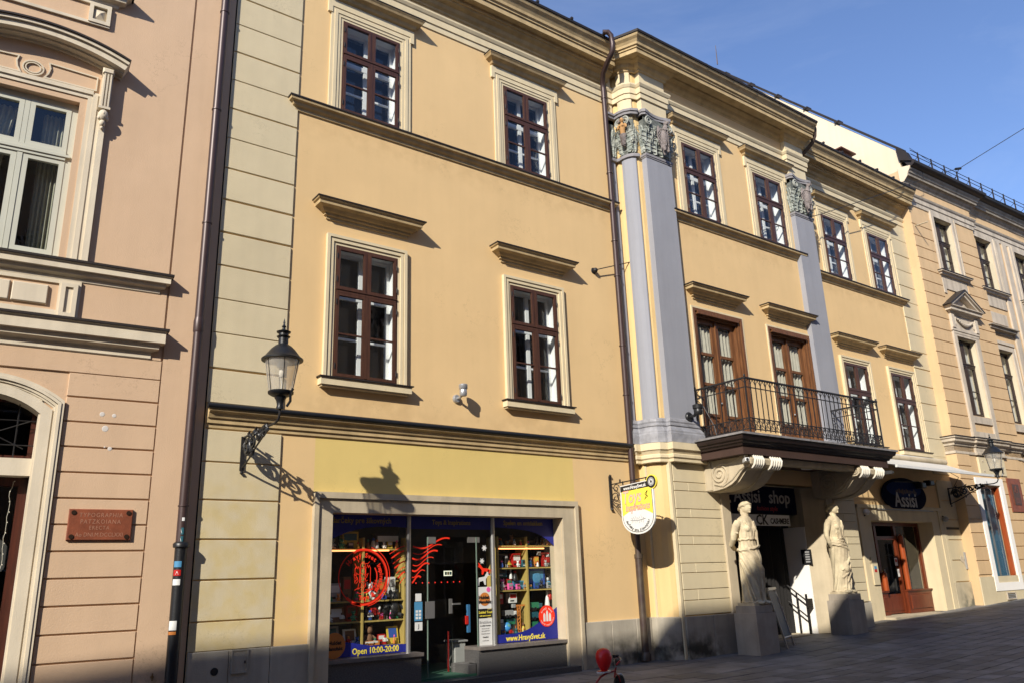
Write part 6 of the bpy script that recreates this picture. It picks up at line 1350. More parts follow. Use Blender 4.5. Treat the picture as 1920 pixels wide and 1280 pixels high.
m = MB(); m.tube([(.42, -.3, .17), (.7, -.37, .25)], .05, 6); m.tube([(1.15, .05, .08), (1.45, .16, -.16)], .035, 6); m.build('connector', M_BPL, t)

# ============================================================ statues on pedestals
def statue(lab, loc, rz, P):
    s = MB(); N = 72; rings = []
    def sec(z):   # interpolate section table (z, cx, cy, rx, ry, fold, twist)
        T = P['T']
        for a, b in zip(T, T[1:]):
            if z <= b[0]: t = (z-a[0])/(b[0]-a[0]); t = t*t*(3-2*t)*.5+t*.5; return [a[i]+(b[i]-a[i])*t for i in range(7)]
        return list(T[-1])
    zt = P['T'][-1][0]; M = 84
    for j in range(M+1):
        z = zt*j/M; _, cx, cy, rx, ry, fo, tw = sec(z); ring = []
        for i in range(N):
            a = 2*math.pi*i/N; q = a+tw
            f = fo*(.55*math.sin(P['nf']*q+1.2*math.sin(3*q))+.35*math.sin(P['nf']*1.9*q+z*2)+.3*abs(math.sin(2.5*q+1)))
            ring.append((cx+(rx+f)*math.cos(a), cy+(ry+f)*math.sin(a), z))
        rings.append(ring)
    s.loft(rings)
    hx, hy, hz = P['head']; tn = P['neck']
    s.tube([tn, (hx, hy+.02, hz-.08)], [.080, .066], 12)
    s.ell((hx, hy, hz), (.098, .118, .135), 20, 14); a = P['turn']; d = Vector((math.sin(a), -math.cos(a), 0)); r = Vector((math.cos(a), math.sin(a), 0)); h = Vector((hx, hy, hz)); Z = Vector((0, 0, 1))
    def at(f, sd, u): v = h+d*f+r*sd+Z*u; return tuple(v)
    s.ell(at(.035, 0, -.055), (.066, .066, .075), 14, 9)                     # jaw
    s.tube([at(.09, 0, .03), at(.118, 0, -.015), at(.118, 0, -.025)], [.010, .018, .014], 6); s.ell(at(.092, 0, -.06), (.028, .028, .012), 10, 6); s.ell(at(.09, 0, -.098), (.026, .026, .02), 10, 6)
    for sd in (-1, 1): s.tube([at(.085, sd*.015, .048), at(.082, sd*.055, .046)], [.010, .008], 6); s.ell(at(.088, sd*.034, .022), (.016, .016, .009), 8, 5); s.ell(at(.0, sd*.088, -.005), (.016, .016, .028), 8, 6)
    # hair: waves, parting, band, bun and locks on the neck
    for k in range(9):
        t = -1.1+2.2*k/8
        s.tube([at(.092*math.cos(t), .10*math.sin(t), .075-.045*abs(t)), at(.04, .112*math.sin(t), .115-.05*abs(t)), at(-.05, .115*math.sin(t), .10-.06*abs(t)), at(-.11, .07*math.sin(t), .03-.04*abs(t)), at(-.13, .03*math.sin(t), -.04)], [.020, .030, .034, .034, .03], 7)
    s.ell(at(-.14, 0, -.02), (.06, .06, .06), 12, 8); s.ell(at(-.02, 0, .05), (.105, .115, .09), 16, 10)
    band = [at(.118*math.cos(t)-.01, .122*math.sin(t), .072+.012*math.cos(t)) for t in [2*math.pi*i/20 for i in range(21)]]; s.tube(band, .012, 6)
    for sd in (-1, 1): s.tube([at(-.06, sd*.07, -.03), at(-.05, sd*.085, -.12), at(-.01, sd*.10, -.20)], [.03, .028, .014], 7)
    for arm in P['arms']: s.tube(arm[0], arm[1], 12)
    for e in P['ells']: s.ell(e[:3], e[3:6], 14, 9)
    for tb in P['rolls']: s.tube(tb[0], tb[1], 7)
    o = s.build('figure', M_STA, None); md = o.modifiers.new('r', 'REMESH'); md.mode = 'VOXEL'; md.voxel_size = .0105; md.use_smooth_shade = True
    sm = o.modifiers.new('s', 'SMOOTH'); sm.factor = .22; sm.iterations = 1
    dg = bpy.context.evaluated_depsgraph_get(); me = bpy.data.meshes.new_from_object(o.evaluated_get(dg)); me.materials.clear(); me.materials.append(M_STA)
    for p in me.polygons: p.use_smooth = True
    bpy.data.objects.remove(o)
    t = thing('statue', lab, 'statue', loc, rz, 'pair of caryatid statues')
    f = bpy.data.objects.new('figure', me); col.objects.link(f); f.parent = t
    MB().box(-.25, .25, -.215, .215, -.02, .03).build('plinth_plate', M_STA, t); f.scale = (1.15, 1.08, 1.02)
    return t
def hemroll(z, cx, cy, rx, ry, dz, th, a0=0, a1=2*math.pi, n=26):
    return ([(cx+rx*math.cos(a0+(a1-a0)*i/n), cy+ry*math.sin(a0+(a1-a0)*i/n), z+dz*math.cos(a0+(a1-a0)*i/n)+.012*math.sin(i*2.3)) for i in range(n+1)], th)
PA = dict(nf=9, head=(.05, -.04, 1.995), neck=(.03, .0, 1.76), turn=-.05,
    T=[(0, .06, .0, .235, .22, .028, 0), (.06, .06, .0, .225, .21, .03, .05), (.35, .04, .0, .205, .19, .026, .25), (.7, .045, -.01, .215, .19, .020, .6), (.95, .05, -.01, .235, .19, .016, .9), (1.12, .04, 0, .222, .17, .012, 1.1), (1.24, .03, 0, .185, .145, .012, 1.2), (1.32, .025, 0, .18, .14, .014, 1.2), (1.36, .02, 0, .20, .155, .014, 1.2), (1.48, .015, -.01, .19, .155, .012, 1.2), (1.60, .01, 0, .20, .14, .007, 1.2), (1.70, .01, 0, .225, .12, .003, 1.2), (1.77, .015, 0, .165, .10, 0, 1.2), (1.83, .03, 0, .075, .07, 0, 1.2)],
    arms=[([(-.18, .0, 1.70), (-.245, .01, 1.60), (-.275, .06, 1.42), (-.275, .08, 1.34), (-.22, .19, 1.22), (-.10, .24, 1.14), (.0, .24, 1.12)], [.07, .078, .066, .058, .054, .044, .035]), ([(.20, 0, 1.70), (.27, .02, 1.58), (.28, .07, 1.40), (.27, .1, 1.32), (.2, .2, 1.2), (.1, .24, 1.14)], [.07, .075, .062, .055, .05, .04])],
    ells=[(-.075, -.115, 1.54, .075, .065, .07), (.10, -.115, 1.54, .075, .065, .07), (-.03, -.20, .03, .055, .10, .04), (.19, -.20, .03, .055, .10, .04), (.12, -.12, .62, .085, .09, .13)],
    rolls=[hemroll(1.33, .025, 0, .195, .155, .01, .020), hemroll(1.15, .045, 0, .238, .185, .05, .024), ([(-.16, -.10, 1.15), (.0, -.20, .95), (.16, -.20, .7), (.20, -.15, .4), (.16, -.17, .1)], [.03, .034, .034, .028, .02]), ([(-.18, -.05, 1.05), (-.06, -.19, .82), (.08, -.215, .55), (.12, -.2, .25)], [.02, .026, .026, .02]), ([(-.19, 0, .95), (-.14, -.15, .65), (-.04, -.20, .35), (.0, -.2, .05)], .022),
        ([(-.21, .03, .9), (-.18, -.10, .5), (-.12, -.18, .1)], .02), ([(.2, -.1, 1.1), (.25, -.08, .8), (.24, -.08, .5), (.2, -.1, .1)], .024), ([(-.12, -.12, 1.70), (-.06, -.17, 1.55), (.0, -.16, 1.42), (.02, -.16, 1.34)], .015), ([(.12, -.12, 1.70), (.09, -.17, 1.55), (.05, -.16, 1.42), (.04, -.16, 1.34)], .015), ([(-.04, -.15, 1.5), (-.03, -.16, 1.42), (-.02, -.155, 1.34)], .012), ([(.09, -.17, 1.58), (.13, -.18, 1.48), (.12, -.18, 1.38), (.10, -.2, 1.18)], .02),
        ([(-.30, .0, 1.47), (-.275, -.04, 1.45), (-.22, -.0, 1.46)], .018), hemroll(.045, .06, 0, .245, .23, .0, .02)])
PB_ = dict(nf=8, head=(.0, -.04, 1.995), neck=(.0, .0, 1.76), turn=.15,
    T=[(0, .0, .02, .20, .20, .02, 0), (.06, .0, .02, .19, .19, .022, .0), (.30, -.02, .0, .155, .16, .018, -.3), (.55, .0, -.01, .175, .18, .014, -.6), (.85, .03, -.01, .215, .20, .013, -.9), (1.02, .03, -.01, .225, .19, .012, -1.1), (1.14, .02, 0, .205, .165, .010, -1.2), (1.24, .01, 0, .175, .14, .012, 1.2), (1.34, .01, 0, .18, .145, .014, 1.2), (1.48, .0, -.01, .19, .155, .012, 1.2), (1.60, .0, 0, .20, .14, .008, 1.2), (1.70, .0, 0, .225, .12, .003, 1.2), (1.77, .0, 0, .165, .10, 0, 1.2), (1.83, .0, 0, .075, .07, 0, 1.2)],
    arms=[([(-.18, .0, 1.70), (-.25, .0, 1.60), (-.29, .02, 1.44), (-.29, .03, 1.34), (-.24, .02, 1.18), (-.16, .02, 1.06), (-.1, -.02, .98)], [.07, .076, .064, .056, .05, .042, .035]), PA['arms'][1]],
    ells=[(-.08, -.115, 1.54, .075, .065, .07), (.08, -.115, 1.54, .075, .065, .07), (-.13, -.20, .03, .055, .10, .04), (.12, -.16, .03, .055, .10, .04), (-.03, -.16, .60, .085, .085, .15)],
    rolls=[hemroll(1.20, .015, 0, .20, .16, -.03, .024), hemroll(1.12, .02, 0, .222, .18, -.06, .03), hemroll(1.04, .03, 0, .235, .195, -.09, .026), hemroll(1.27, .01, 0, .185, .15, 0, .016),
        ([(.22, -.06, 1.0), (.12, -.2, .82), (-.04, -.22, .66), (-.14, -.14, .52)], [.028, .03, .03, .02]), ([(.23, -.05, .85), (.14, -.18, .62), (-.02, -.19, .45), (-.13, -.12, .35)], .026), ([(.21, -.05, .7), (.13, -.16, .45), (.0, -.16, .28), (-.12, -.12, .12)], .024), ([(.19, -.06, .5), (.14, -.14, .28), (.06, -.16, .1)], .022), ([(.17, .04, 1.1), (.24, .02, .8), (.20, .02, .4), (.17, 0, .05)], .024),
        ([(-.12, -.12, 1.70), (-.07, -.17, 1.52), (-.03, -.16, 1.38), (-.02, -.15, 1.28)], .014), ([(.12, -.12, 1.70), (.07, -.17, 1.52), (.04, -.16, 1.38), (.02, -.15, 1.28)], .014), ([(0, -.13, 1.6), (0, -.155, 1.45), (0, -.15, 1.3)], .012), ([(.12, -.14, 1.45), (.10, -.14, 1.3)], .012), ([(-.13, -.13, 1.42), (-.11, -.13, 1.28)], .012), hemroll(.04, 0, .02, .205, .21, 0, .018)])
def pedestal(lab, x, y, z, top):
    t = thing('pedestal', lab, 'pedestal', (x, y, z), 0, 'stone blocks under the statues'); w = .33
    MB().polyz([(-w, -.29), (w, -.29), (w, .29), (-w, .29)], -.1, top-z-.15).build('block', M_PED, t)
    MB().taper(-w+.04, w-.04, -.255, .255, top-z-.148, top-z, .006).build('cap', M_PED, t); return t
M_PED = rough_mat('sandy_grey_pedestal', (.36, .31, .25), var=.14, streak=.2, bump=.35, vscale=2.2)
pedestal('tall square stone pedestal under the nearer draped statue', 14.83, -1.23, zg(14.9), .87)
pedestal('tall square stone pedestal under the farther draped statue, half in sun', 18.72, -.96, zg(18.7), .97)
statue('sunlit draped female statue left of the dark doorway, the nearer one', (14.83, -1.22, .89), 0, PA)
statue('draped female statue right of the doorway with head in shade, the farther one', (18.72, -.95, .99), 0, PB_)
# pavement sign board
ab = thing('pavement_sign', 'grey metal framed A-shaped pavement sign standing in the entrance', 'pavement sign', (15.85, -.95, zg(15.8)), R_(22))
for s in (-1, 1):
    m = MB(); k = .30 * s
    def q(x, z): return (x, k*(1-z/1.25), z)
    for x in (-.33, .33): m.tube([q(x, 0), q(x, 1.25)], .022, 6)
    for z in (.22, 1.22): m.tube([q(-.33, z), q(.33, z)], .022, 6)
    fr = m.build('board_frame', M_ALU, ab); MB().quad(q(-.31, .24), q(.31, .24), q(.31, 1.20), q(-.31, 1.20)).build('poster_panel', flat('dark_poster', (.05, .05, .055), .5), ab)
MB().box(-.33, .33, -.04, .04, 1.22, 1.27).build('hinge_bar', M_ALU, ab)
# tricycle with balloon
tz = -.15; tr = thing('tricycle', 'small red children tricycle standing on the paving in the foreground', 'tricycle', (8.85, -3.0, tz), R_(8)); tr.scale = (.74, .74, .74)
m = MB(); m.tube([(-.38, 0, .16), (-.34, 0, .27), (-.2, 0, .36), (-.02, 0, .405), (.14, 0, .42), (.26, 0, .43)], .022, 8); m.tube([(.24, 0, .30), (.30, 0, .50)], .02, 8); m.build('frame_tube', rough_mat('dark_red_bike_paint', (.30, .012, .012), rough=.35, var=.05, bump=0, spec=.6), tr, smooth=50)
M_BKR = MATS['dark_red_bike_paint']
m = MB(); m.tube([(.38, -.045, .15), (.33, -.045, .32), (.30, 0, .36)], .014, 6); m.tube([(.38, .045, .15), (.33, .045, .32), (.30, 0, .36)], .014, 6); m.build('fork', M_BKR, tr)
def wheel(x, y, r):
    w = MB().lathe([(r-.025, -.018), (r-.005, -.02), (r, 0), (r-.005, .02), (r-.025, .018)], (x, y, r), 28, 'y').build('wheel', M_BPL, tr, smooth=50)
    MB().lathe([(r-.04, -.012), (r-.025, -.014), (r-.025, .014), (r-.04, .012)], (x, y, r), 28, 'y').build('rim', M_ALU, w)
    m = MB()
    for k in range(10): a = k*math.pi/5; m.tube([(x, y, r), (x+(r-.03)*math.cos(a), y, r+(r-.03)*math.sin(a))], .003, 4)
    m.lathe([(.004, -.03), (.02, -.03), (.02, .03), (.004, .03)], (x, y, r), 10, 'y'); m.build('spokes', M_ALU, w)
wheel(.38, 0, .17); wheel(-.38, -.22, .13); wheel(-.38, .22, .13)
MB().tube([(-.38, -.22, .13), (-.38, .22, .13)], .012, 6).build('axle', M_ALU, tr)
MB().lathe([(.10, -.025), (.19, -.028), (.19, .028), (.10, .025)], (.38, 0, .185), 20, 'y').build('mudguard', M_BKR, tr) if False else None
m = MB(); P = [(.38+.19*math.cos(a), 0, .17+.19*math.sin(a)) for a in [R_(10+15*i) for i in range(9)]]; m.tube(P, .014, 6); m.build('mudguard', M_ALU, tr)
m = MB().polyz([(-.26, -.04), (-.2, -.10), (-.05, -.10), (.10, -.03), (.10, .03), (-.05, .10), (-.2, .10), (-.26, .04)], .43, .455); st = m.build('seat', M_WPL, tr); MB().polyz([(-.25, -.04), (-.19, -.09), (-.07, -.09), (-.07, .09), (-.19, .09), (-.25, .04)], .457, .468).build('seat_pad', M_RDP, st)
m = MB(); m.tube([(.29, 0, .45), (.26, 0, .62), (.28, 0, .66)], .012, 6); m.tube([(.12, -.20, .60), (.24, -.21, .66), (.30, -.10, .70), (.28, 0, .66), (.30, .10, .70), (.24, .21, .66), (.12, .20, .60)], .011, 6); m.build('handlebar', M_ALU, tr)
for y in (-.2, .2): MB().tube([(.19, y*1.02, .635), (.08, y, .57)], .018, 7).build('grip', M_RDP, tr)
MB().ell((.29, -.07, .72), (.045, .03, .03)).box(.25, .33, -.02, .03, .68, .74).build('bell', M_BPL, tr)
m = MB(); m.lathe([(.004, -.08), (.05, -.08), (.05, -.05), (.004, -.05)], (.38, 0, .17), 8, 'y'); m.build('pedal', M_BPL, tr)
bl = thing('balloon', 'red egg shaped balloon tied above the seat of the tricycle', 'balloon', (8.80, -3.0, .15), R_(8))
MB().lathe([(.003, 0), (.012, .0), (.02, .012), (.05, .05), (.085, .10), (.115, .17), (.125, .235), (.115, .295), (.09, .335), (.05, .36), (.003, .368)], (-.02, -.02, .0), 26).build('skin', rough_mat('red_balloon_rubber', (.62, .008, .008), rough=.35, var=.02, bump=0, spec=.5), bl, smooth=60)
MB().tube([(-.02, -.02, 0), (.06, -.01, .04), (.2, 0, .05)], .002, 4).build('string', M_WPL, bl)

# ============================================================ shelves and toys in the shop windows
def rack(lab, x0, x1, zs, div, zt):
    t = thing('display_rack', lab, 'shelf', (x0, .40, .42)); 
    for z in zs: MB().box(0, x1-x0, 0, .34, z-.42-.025, z-.42).build('shelf_board', M_SHF, t)
    for x in [x0]+div+[x1]: MB().box(x-x0-.018, x-x0+.018, -.02, .36, 0, zt-.42).build('upright', M_SHF, t)
    return t
rack('pale yellow wooden display rack behind the left toy shop pane', 5.72, 7.24, (.56, .97, 1.30, 2.16), [6.42], 2.35)
rack('pale yellow wooden display rack behind the right toy shop pane', 9.28, 10.72, (.53, 1.37, 1.79, 2.21), [9.99], 2.38)
for x0, x1, z, lab in ((5.74, 7.2, 2.13, 'left'), (9.3, 10.7, 2.15, 'right')):
    t = thing('strip_light', 'warm orange strip light under the top shelf of the %s toy window' % lab, 'strip light', (x0, .38, z)); MB().box(0, (x1-x0)*.8, -.012, .012, -.012, .012).build('tube', flat('warm_strip', (.9, .35, .12), .5, emit=1.6), t)
CN = {'red': M_RDP, 'white': M_WPL, 'yellow': M_YLP, 'blue': M_BLP, 'light blue': M_LBP, 'green': M_GNP, 'orange': M_ORP, 'black': M_BPL, 'pink': M_PKP, 'brown': M_BRN, 'grey': M_GRY, 'teal': M_TEAL}
def tbox(x, z, w, h, c, c2, lab, dep=.12, tilt=0, y=.5):
    t = thing('toy_box', lab, 'toy box', (x, y, z), R_(tilt)); b = MB().box(-w/2, w/2, 0, dep, 0, h).build('carton', CN[c], t)
    MB().box(-w*.4, w*.4, -.003, 0, h*.50, h*.88).build('printed_picture', CN[c2], t); MB().box(-w*.4, w*.1, -.003, 0, h*.15, h*.28).build('printed_strip', CN['black' if c2 != 'black' else 'white'], t); return t
def book(x, z, w, h, c, c2, lab, y=.47): 
    t = thing('picture_book', lab, 'book', (x, y, z)); o = MB().add([(-w/2, 0, 0), (w/2, 0, 0), (w/2, .06, h), (-w/2, .06, h), (-w/2, .015, 0), (w/2, .015, 0), (w/2, .075, h), (-w/2, .075, h)], [(0, 1, 2, 3), (4, 7, 6, 5), (0, 4, 5, 1), (1, 5, 6, 2), (2, 6, 7, 3), (3, 7, 4, 0)]).build('cover', CN[c], t)
    MB().quad((-w*.35, .018, h*.35), (w*.35, .018, h*.35), (w*.35, .052, h*.9), (-w*.35, .052, h*.9)).build('cover_picture', CN[c2], t)
    t.children[1].location = (0, -.004, 0) if len(t.children) > 1 else (0, 0, 0); return t
def robot(x, z, s, c, c2, lab, y=.5):
    t = thing('toy_robot', lab, 'toy robot', (x, y, z)); MB().taper(-.05*s, .05*s, -.03*s, .03*s, .08*s, .20*s, .008*s).build('torso', CN[c], t); MB().taper(-.032*s, .032*s, -.028*s, .028*s, .21*s, .27*s, .008*s).build('head', CN[c2], t)
    for q in (-1, 1): MB().tube([(q*.025*s, 0, .08*s), (q*.03*s, 0, .0)], .016*s, 6).build('leg', CN[c2], t); MB().tube([(q*.055*s, 0, .18*s), (q*.085*s, -.01*s, .14*s), (q*.08*s, -.03*s, .09*s)], .013*s, 6).build('arm', CN[c], t)
def globe(x, z, r, lab, y=.5):
    t = thing('toy_globe', lab, 'globe', (x, y, z)); MB().ell((0, 0, r*1.35), (r, r, r), 20, 12).build('sphere', rough_mat('globe_print', (.05, .25, .60), rough=.3, var=.1, c2=(.15, .35, .12), vscale=18, bump=0) if 'globe_print' not in MATS else MATS['globe_print'], t, smooth=60); MB().lathe([(.005, 0), (r*.6, 0), (r*.5, .012), (.012, .02), (.01, r*.4)], n=14).build('stand', M_BPL, t)
def plush(x, z, s, c, lab, y=.5, nm='plush_toy'):
    t = thing(nm, lab, 'plush toy', (x, y, z)); MB().ell((0, 0, .07*s), (.055*s, .05*s, .07*s)).ell((0, -.01*s, .17*s), (.045*s, .042*s, .045*s)).build('body', CN[c], t, smooth=60)
    for q in (-1, 1): MB().ell((q*.035*s, 0, .21*s), (.018*s, .012*s, .025*s), 8, 5).build('ear', CN[c], t); MB().tube([(q*.03*s, -.01*s, .03*s), (q*.05*s, -.06*s, .012*s)], .02*s, 6).build('leg', CN[c], t); MB().tube([(q*.045*s, 0, .11*s), (q*.08*s, -.03*s, .07*s)], .015*s, 6).build('arm', CN[c], t)
def truck(x, z, s, c, c2, lab, y=.5):
    t = thing('toy_truck', lab, 'toy truck', (x, y, z)); MB().box(-.10*s, .04*s, -.04*s, .04*s, .03*s, .10*s).build('load_bed', CN[c], t); MB().taper(.045*s, .10*s, -.038*s, .038*s, .03*s, .085*s, .008*s).build('cab', CN[c2], t)
    for wx in (-.07, -.02, .07): MB().lathe([(.003, -.045*s), (.022*s, -.045*s), (.022*s, .045*s), (.003, .045*s)], (wx*s, 0, .022*s), 12, 'y').build('wheel', M_BPL, t)
def tower(x, z, h, c, lab, y=.5, w=.035, nm='toy_crane', cat='toy crane'):
    t = thing(nm, lab, cat, (x, y, z)); m = MB()
    for a in (-w, w):
        for b in (-w, w): m.box(a-.006, a+.006, b-.006, b+.006, 0, h)
    n = int(h/.06)
    for i in range(n):
        zz = i*h/n; m.tube([(-w, -w, zz), (w, -w, zz+h/n)], .005, 4); m.tube([(w, -w, zz), (w, w, zz+h/n)], .005, 4)
    m.build('mast', CN[c], t); MB().box(-.12, .16, -.02, .02, h, h+.03).build('jib', CN[c], t); MB().box(-.13, -.07, -.03, .03, h-.02, h+.05).build('counterweight', M_GRY, t); MB().tube([(.13, 0, h), (.13, 0, h-.12)], .003, 4).build('hoist_line', M_BPL, t)
def bottlething(x, z, r, h, c, c2, lab, nm='toy_figure', cat='toy figure', y=.5):
    t = thing(nm, lab, cat, (x, y, z)); MB().lathe([(.004, 0), (r, 0), (r*1.05, h*.2), (r*.6, h*.62), (r*.35, h*.7), (.004, h*.7)], n=14).build('body', CN[c], t, smooth=50); MB().ell((0, 0, h*.83), (r*.55, r*.55, h*.16), 12, 8).build('head', CN[c2], t, smooth=50)
LW = 'in the left toy window'; RW = 'in the right toy window'
# left window
tbox(6.95, 2.16, .52, .26, 'black', 'white', 'wide black and white boxed game lying on the top shelf ' + LW); tbox(6.22, 2.16, .30, .30, 'yellow', 'teal', 'tall yellow and teal box on the top shelf ' + LW)
bottlething(6.66, 2.18, .05, .18, 'white', 'blue', 'small white figure between the two boxes on the top shelf ' + LW)
tbox(5.95, 1.30, .22, .30, 'grey', 'white', 'grey box behind the stamp on the middle shelf ' + LW); tbox(6.18, 1.30, .14, .40, 'brown', 'red', 'brown box with red picture behind the stamp ' + LW)
plush(6.6, 1.30, 1.3, 'white', 'white plush toy behind the round red stamp ' + LW); tbox(6.85, 1.30, .2, .34, 'brown', 'orange', 'brown box with orange picture right of the divider behind the red stamp')
book(6.0, .97, .28, .24, 'brown', 'white', 'brown picture book on the lower left shelf ' + LW); tbox(6.28, .97, .2, .26, 'red', 'brown', 'dull red box left of the divider on the lower shelf ' + LW)
plush(7.08, 1.0, 2.0, 'black', 'large black plush animal hanging at the right side ' + LW); tbox(7.03, 1.34, .15, .34, 'white', 'grey', 'tall narrow white box at the right edge above the black plush animal')
bottlething(6.55, .97, .04, .2, 'black', 'brown', 'thin black figure right of the divider on the lower shelf ' + LW); robot(6.68, .97, 1.0, 'red', 'black', 'small red and black toy robot on the lower shelf ' + LW); bottlething(6.8, .97, .045, .24, 'black', 'white', 'black figure with white head beside the small robot'); robot(6.92, .97, .9, 'black', 'grey', 'black and grey toy robot beside the black plush animal')
bottlething(7.13, .97, .04, .28, 'green', 'red', 'green red figure at the right end, lower shelf ' + LW)
book(5.9, .57, .3, .34, 'grey', 'teal', 'large grey and teal picture book at the bottom left ' + LW); book(6.25, .57, .24, .28, 'white', 'brown', 'white picture book with brown photo on the bottom shelf ' + LW)
plush(6.60, .57, 1.4, 'brown', 'brown plush toy on the bottom shelf ' + LW); tbox(6.62, .57, .3, .07, 'orange', 'white', 'flat orange box in front of the brown plush toy', y=.42); tbox(6.85, .57, .14, .16, 'red', 'white', 'small red box with white picture on the bottom shelf ' + LW)
book(7.06, .57, .22, .28, 'yellow', 'blue', 'bright yellow book with blue pattern at the bottom right ' + LW)
# right window
bottlething(9.42, 2.22, .07, .14, 'black', 'red', 'dark round figure at the left of the top shelf ' + RW); plush(9.7, 2.22, .9, 'brown', 'brown plush toy on the top shelf ' + RW); truck(10.25, 2.22, 1.0, 'black', 'red', 'black and red toy truck on the top shelf ' + RW); bottlething(10.48, 2.22, .05, .16, 'white', 'light blue', 'white figure with light blue head on the top shelf ' + RW)
tower(9.42, 1.80, .22, 'black', 'small black lattice crane on the second shelf ' + RW, w=.025); robot(9.56, 1.80, .8, 'black', 'grey', 'little black robot beside the small lattice crane'); tbox(9.82, 1.80, .20, .26, 'red', 'white', 'red striped box left of the divider, second shelf ' + RW); 
bottlething(10.16, 1.80, .06, .18, 'black', 'grey', 'dark figure right of the divider on the second shelf ' + RW); tbox(10.32, 1.80, .11, .2, 'orange', 'yellow', 'orange box on the second shelf ' + RW); tower(10.48, 1.80, .24, 'red', 'small red lattice crane on the second shelf ' + RW, w=.02); robot(10.6, 1.80, .9, 'red', 'white', 'red robot at the right end of the second shelf ' + RW)
tbox(9.44, 1.62, .24, .15, 'teal', 'black', 'teal box stacked at the upper left of the third shelf ' + RW); plush(9.45, 1.38, .9, 'pink', 'pink plush toy at the left of the third shelf ' + RW); tbox(9.62, 1.38, .12, .2, 'red', 'green', 'narrow red and green box on the third shelf ' + RW); tbox(9.84, 1.38, .27, .16, 'light blue', 'teal', 'light blue boxed set on the third shelf ' + RW); bottlething(9.76, 1.54, .06, .2, 'black', 'red', 'black dome figure with red head standing on the light blue boxed set'); bottlething(9.66, 1.58, .03, .2, 'white', 'white', 'slim white rocket figure on the third shelf ' + RW)
t = tbox(10.30, 1.38, .42, .38, 'blue', 'light blue', 'large blue shield shaped suitcase on the third shelf ' + RW); MB().ell((0, -.01, .2), (.11, .01, .11), 16, 8).build('medallion', CN['light blue'], t); MB().tube([(-.08, .02, .38), (-.05, .02, .44), (.05, .02, .44), (.08, .02, .38)], .012, 6).build('carry_handle', CN['blue'], t)
globe(10.60, 1.40, .05, 'small yellowish globe right of the blue suitcase'); plush(10.64, 1.38, 1.0, 'white', 'white plush toy at the right end of the third shelf ' + RW, y=.6)
tbox(9.38, 1.12, .16, .2, 'red', 'white', 'upper left red and white bag on the fourth row ' + RW); tbox(9.70, 1.13, .18, .18, 'white', 'red', 'white and red box right of the upper left bag ' + RW); 
tower(9.80, .54, .52, 'orange', 'tall orange toy crane left of the divider ' + RW); truck(9.60, .86, 1.4, 'grey', 'white', 'grey and white toy truck hanging above the globe'); globe(9.52, .56, .095, 'blue toy globe at the bottom ' + RW); robot(9.40, .54, 1.1, 'grey', 'white', 'grey robot left of the blue globe at the bottom'); tbox(9.63, .86-.12, .22, .10, 'green', 'teal', 'flat green box above the blue globe'); bottlething(9.34, .84, .04, .15, 'teal', 'yellow', 'little teal and yellow figure at the left pane edge')
truck(10.22, .96, 1.6, 'green', 'teal', 'green garage truck, topmost of the green toys ' + RW); truck(10.20, .78, 1.6, 'teal', 'green', 'teal toy truck, middle of the green toys ' + RW); truck(10.18, .60, 1.6, 'green', 'white', 'green toy truck, lowest of the green toys ' + RW)
tbox(10.22, .94, .34, .02, 'green', 'green', 'thin green deck under the topmost green truck'); tbox(10.22, .76, .34, .02, 'green', 'teal', 'thin green deck under the middle teal truck')
bottlething(10.55, 1.0, .05, .34, 'white', 'grey', 'tall white spire figure on the right of the fourth row ' + RW); plush(10.62, 1.15, .9, 'red', 'small red plush toy hanging under the third shelf ' + RW); globe(10.02, .9, .045, 'tiny orange globe lamp by the divider ' + RW)
tbox(10.05, .54, .1, .2, 'yellow', 'blue', 'narrow yellow box at the bottom by the divider ' + RW); bottlething(9.92, .54, .045, .22, 'yellow', 'brown', 'yellow figure at the foot of the orange crane')
rgc = random.Random(21)
KINDS = [('robot', robot), ('plush toy', plush), ('figure', bottlething), ('block box', tbox)]
used_l = set()
for side, x0, x1, shelves in (('left', 5.85, 7.15, ((.57, 'bottom'), (.98, 'lower'), (1.31, 'middle'), (2.17, 'top'))), ('right', 9.40, 10.66, ((.54, 'bottom'), (1.38, 'third'), (1.80, 'second'), (2.22, 'top')))):
    for z, nm in shelves:
        xx = x0
        while xx < x1:
            kn, fn = KINDS[rgc.randrange(4)]; c = rgc.choice(list(CN)); c2 = rgc.choice([q for q in CN if q != c]); lab = 'little %s and %s %s, front row, %s shelf, %s toy window' % (c, c2, kn, nm, side)
            if lab in used_l: continue
            used_l.add(lab); yy = .43
            if fn is robot: robot(xx, z, rgc.uniform(.4, .65), c, c2, lab, y=yy)
            elif fn is plush: lab = 'little %s plush toy in the front row, %s shelf, %s toy window' % (c, nm, side); plush(xx, z, rgc.uniform(.5, .75), c, lab, y=yy) if lab not in used_l else None; used_l.add(lab)
            elif fn is bottlething: bottlething(xx, z, rgc.uniform(.02, .035), rgc.uniform(.10, .17), c, c2, lab, y=yy)
            else: tbox(xx, z, rgc.uniform(.06, .10), rgc.uniform(.07, .14), c, c2, lab, dep=.05, y=yy)
            xx += rgc.uniform(.12, .22)
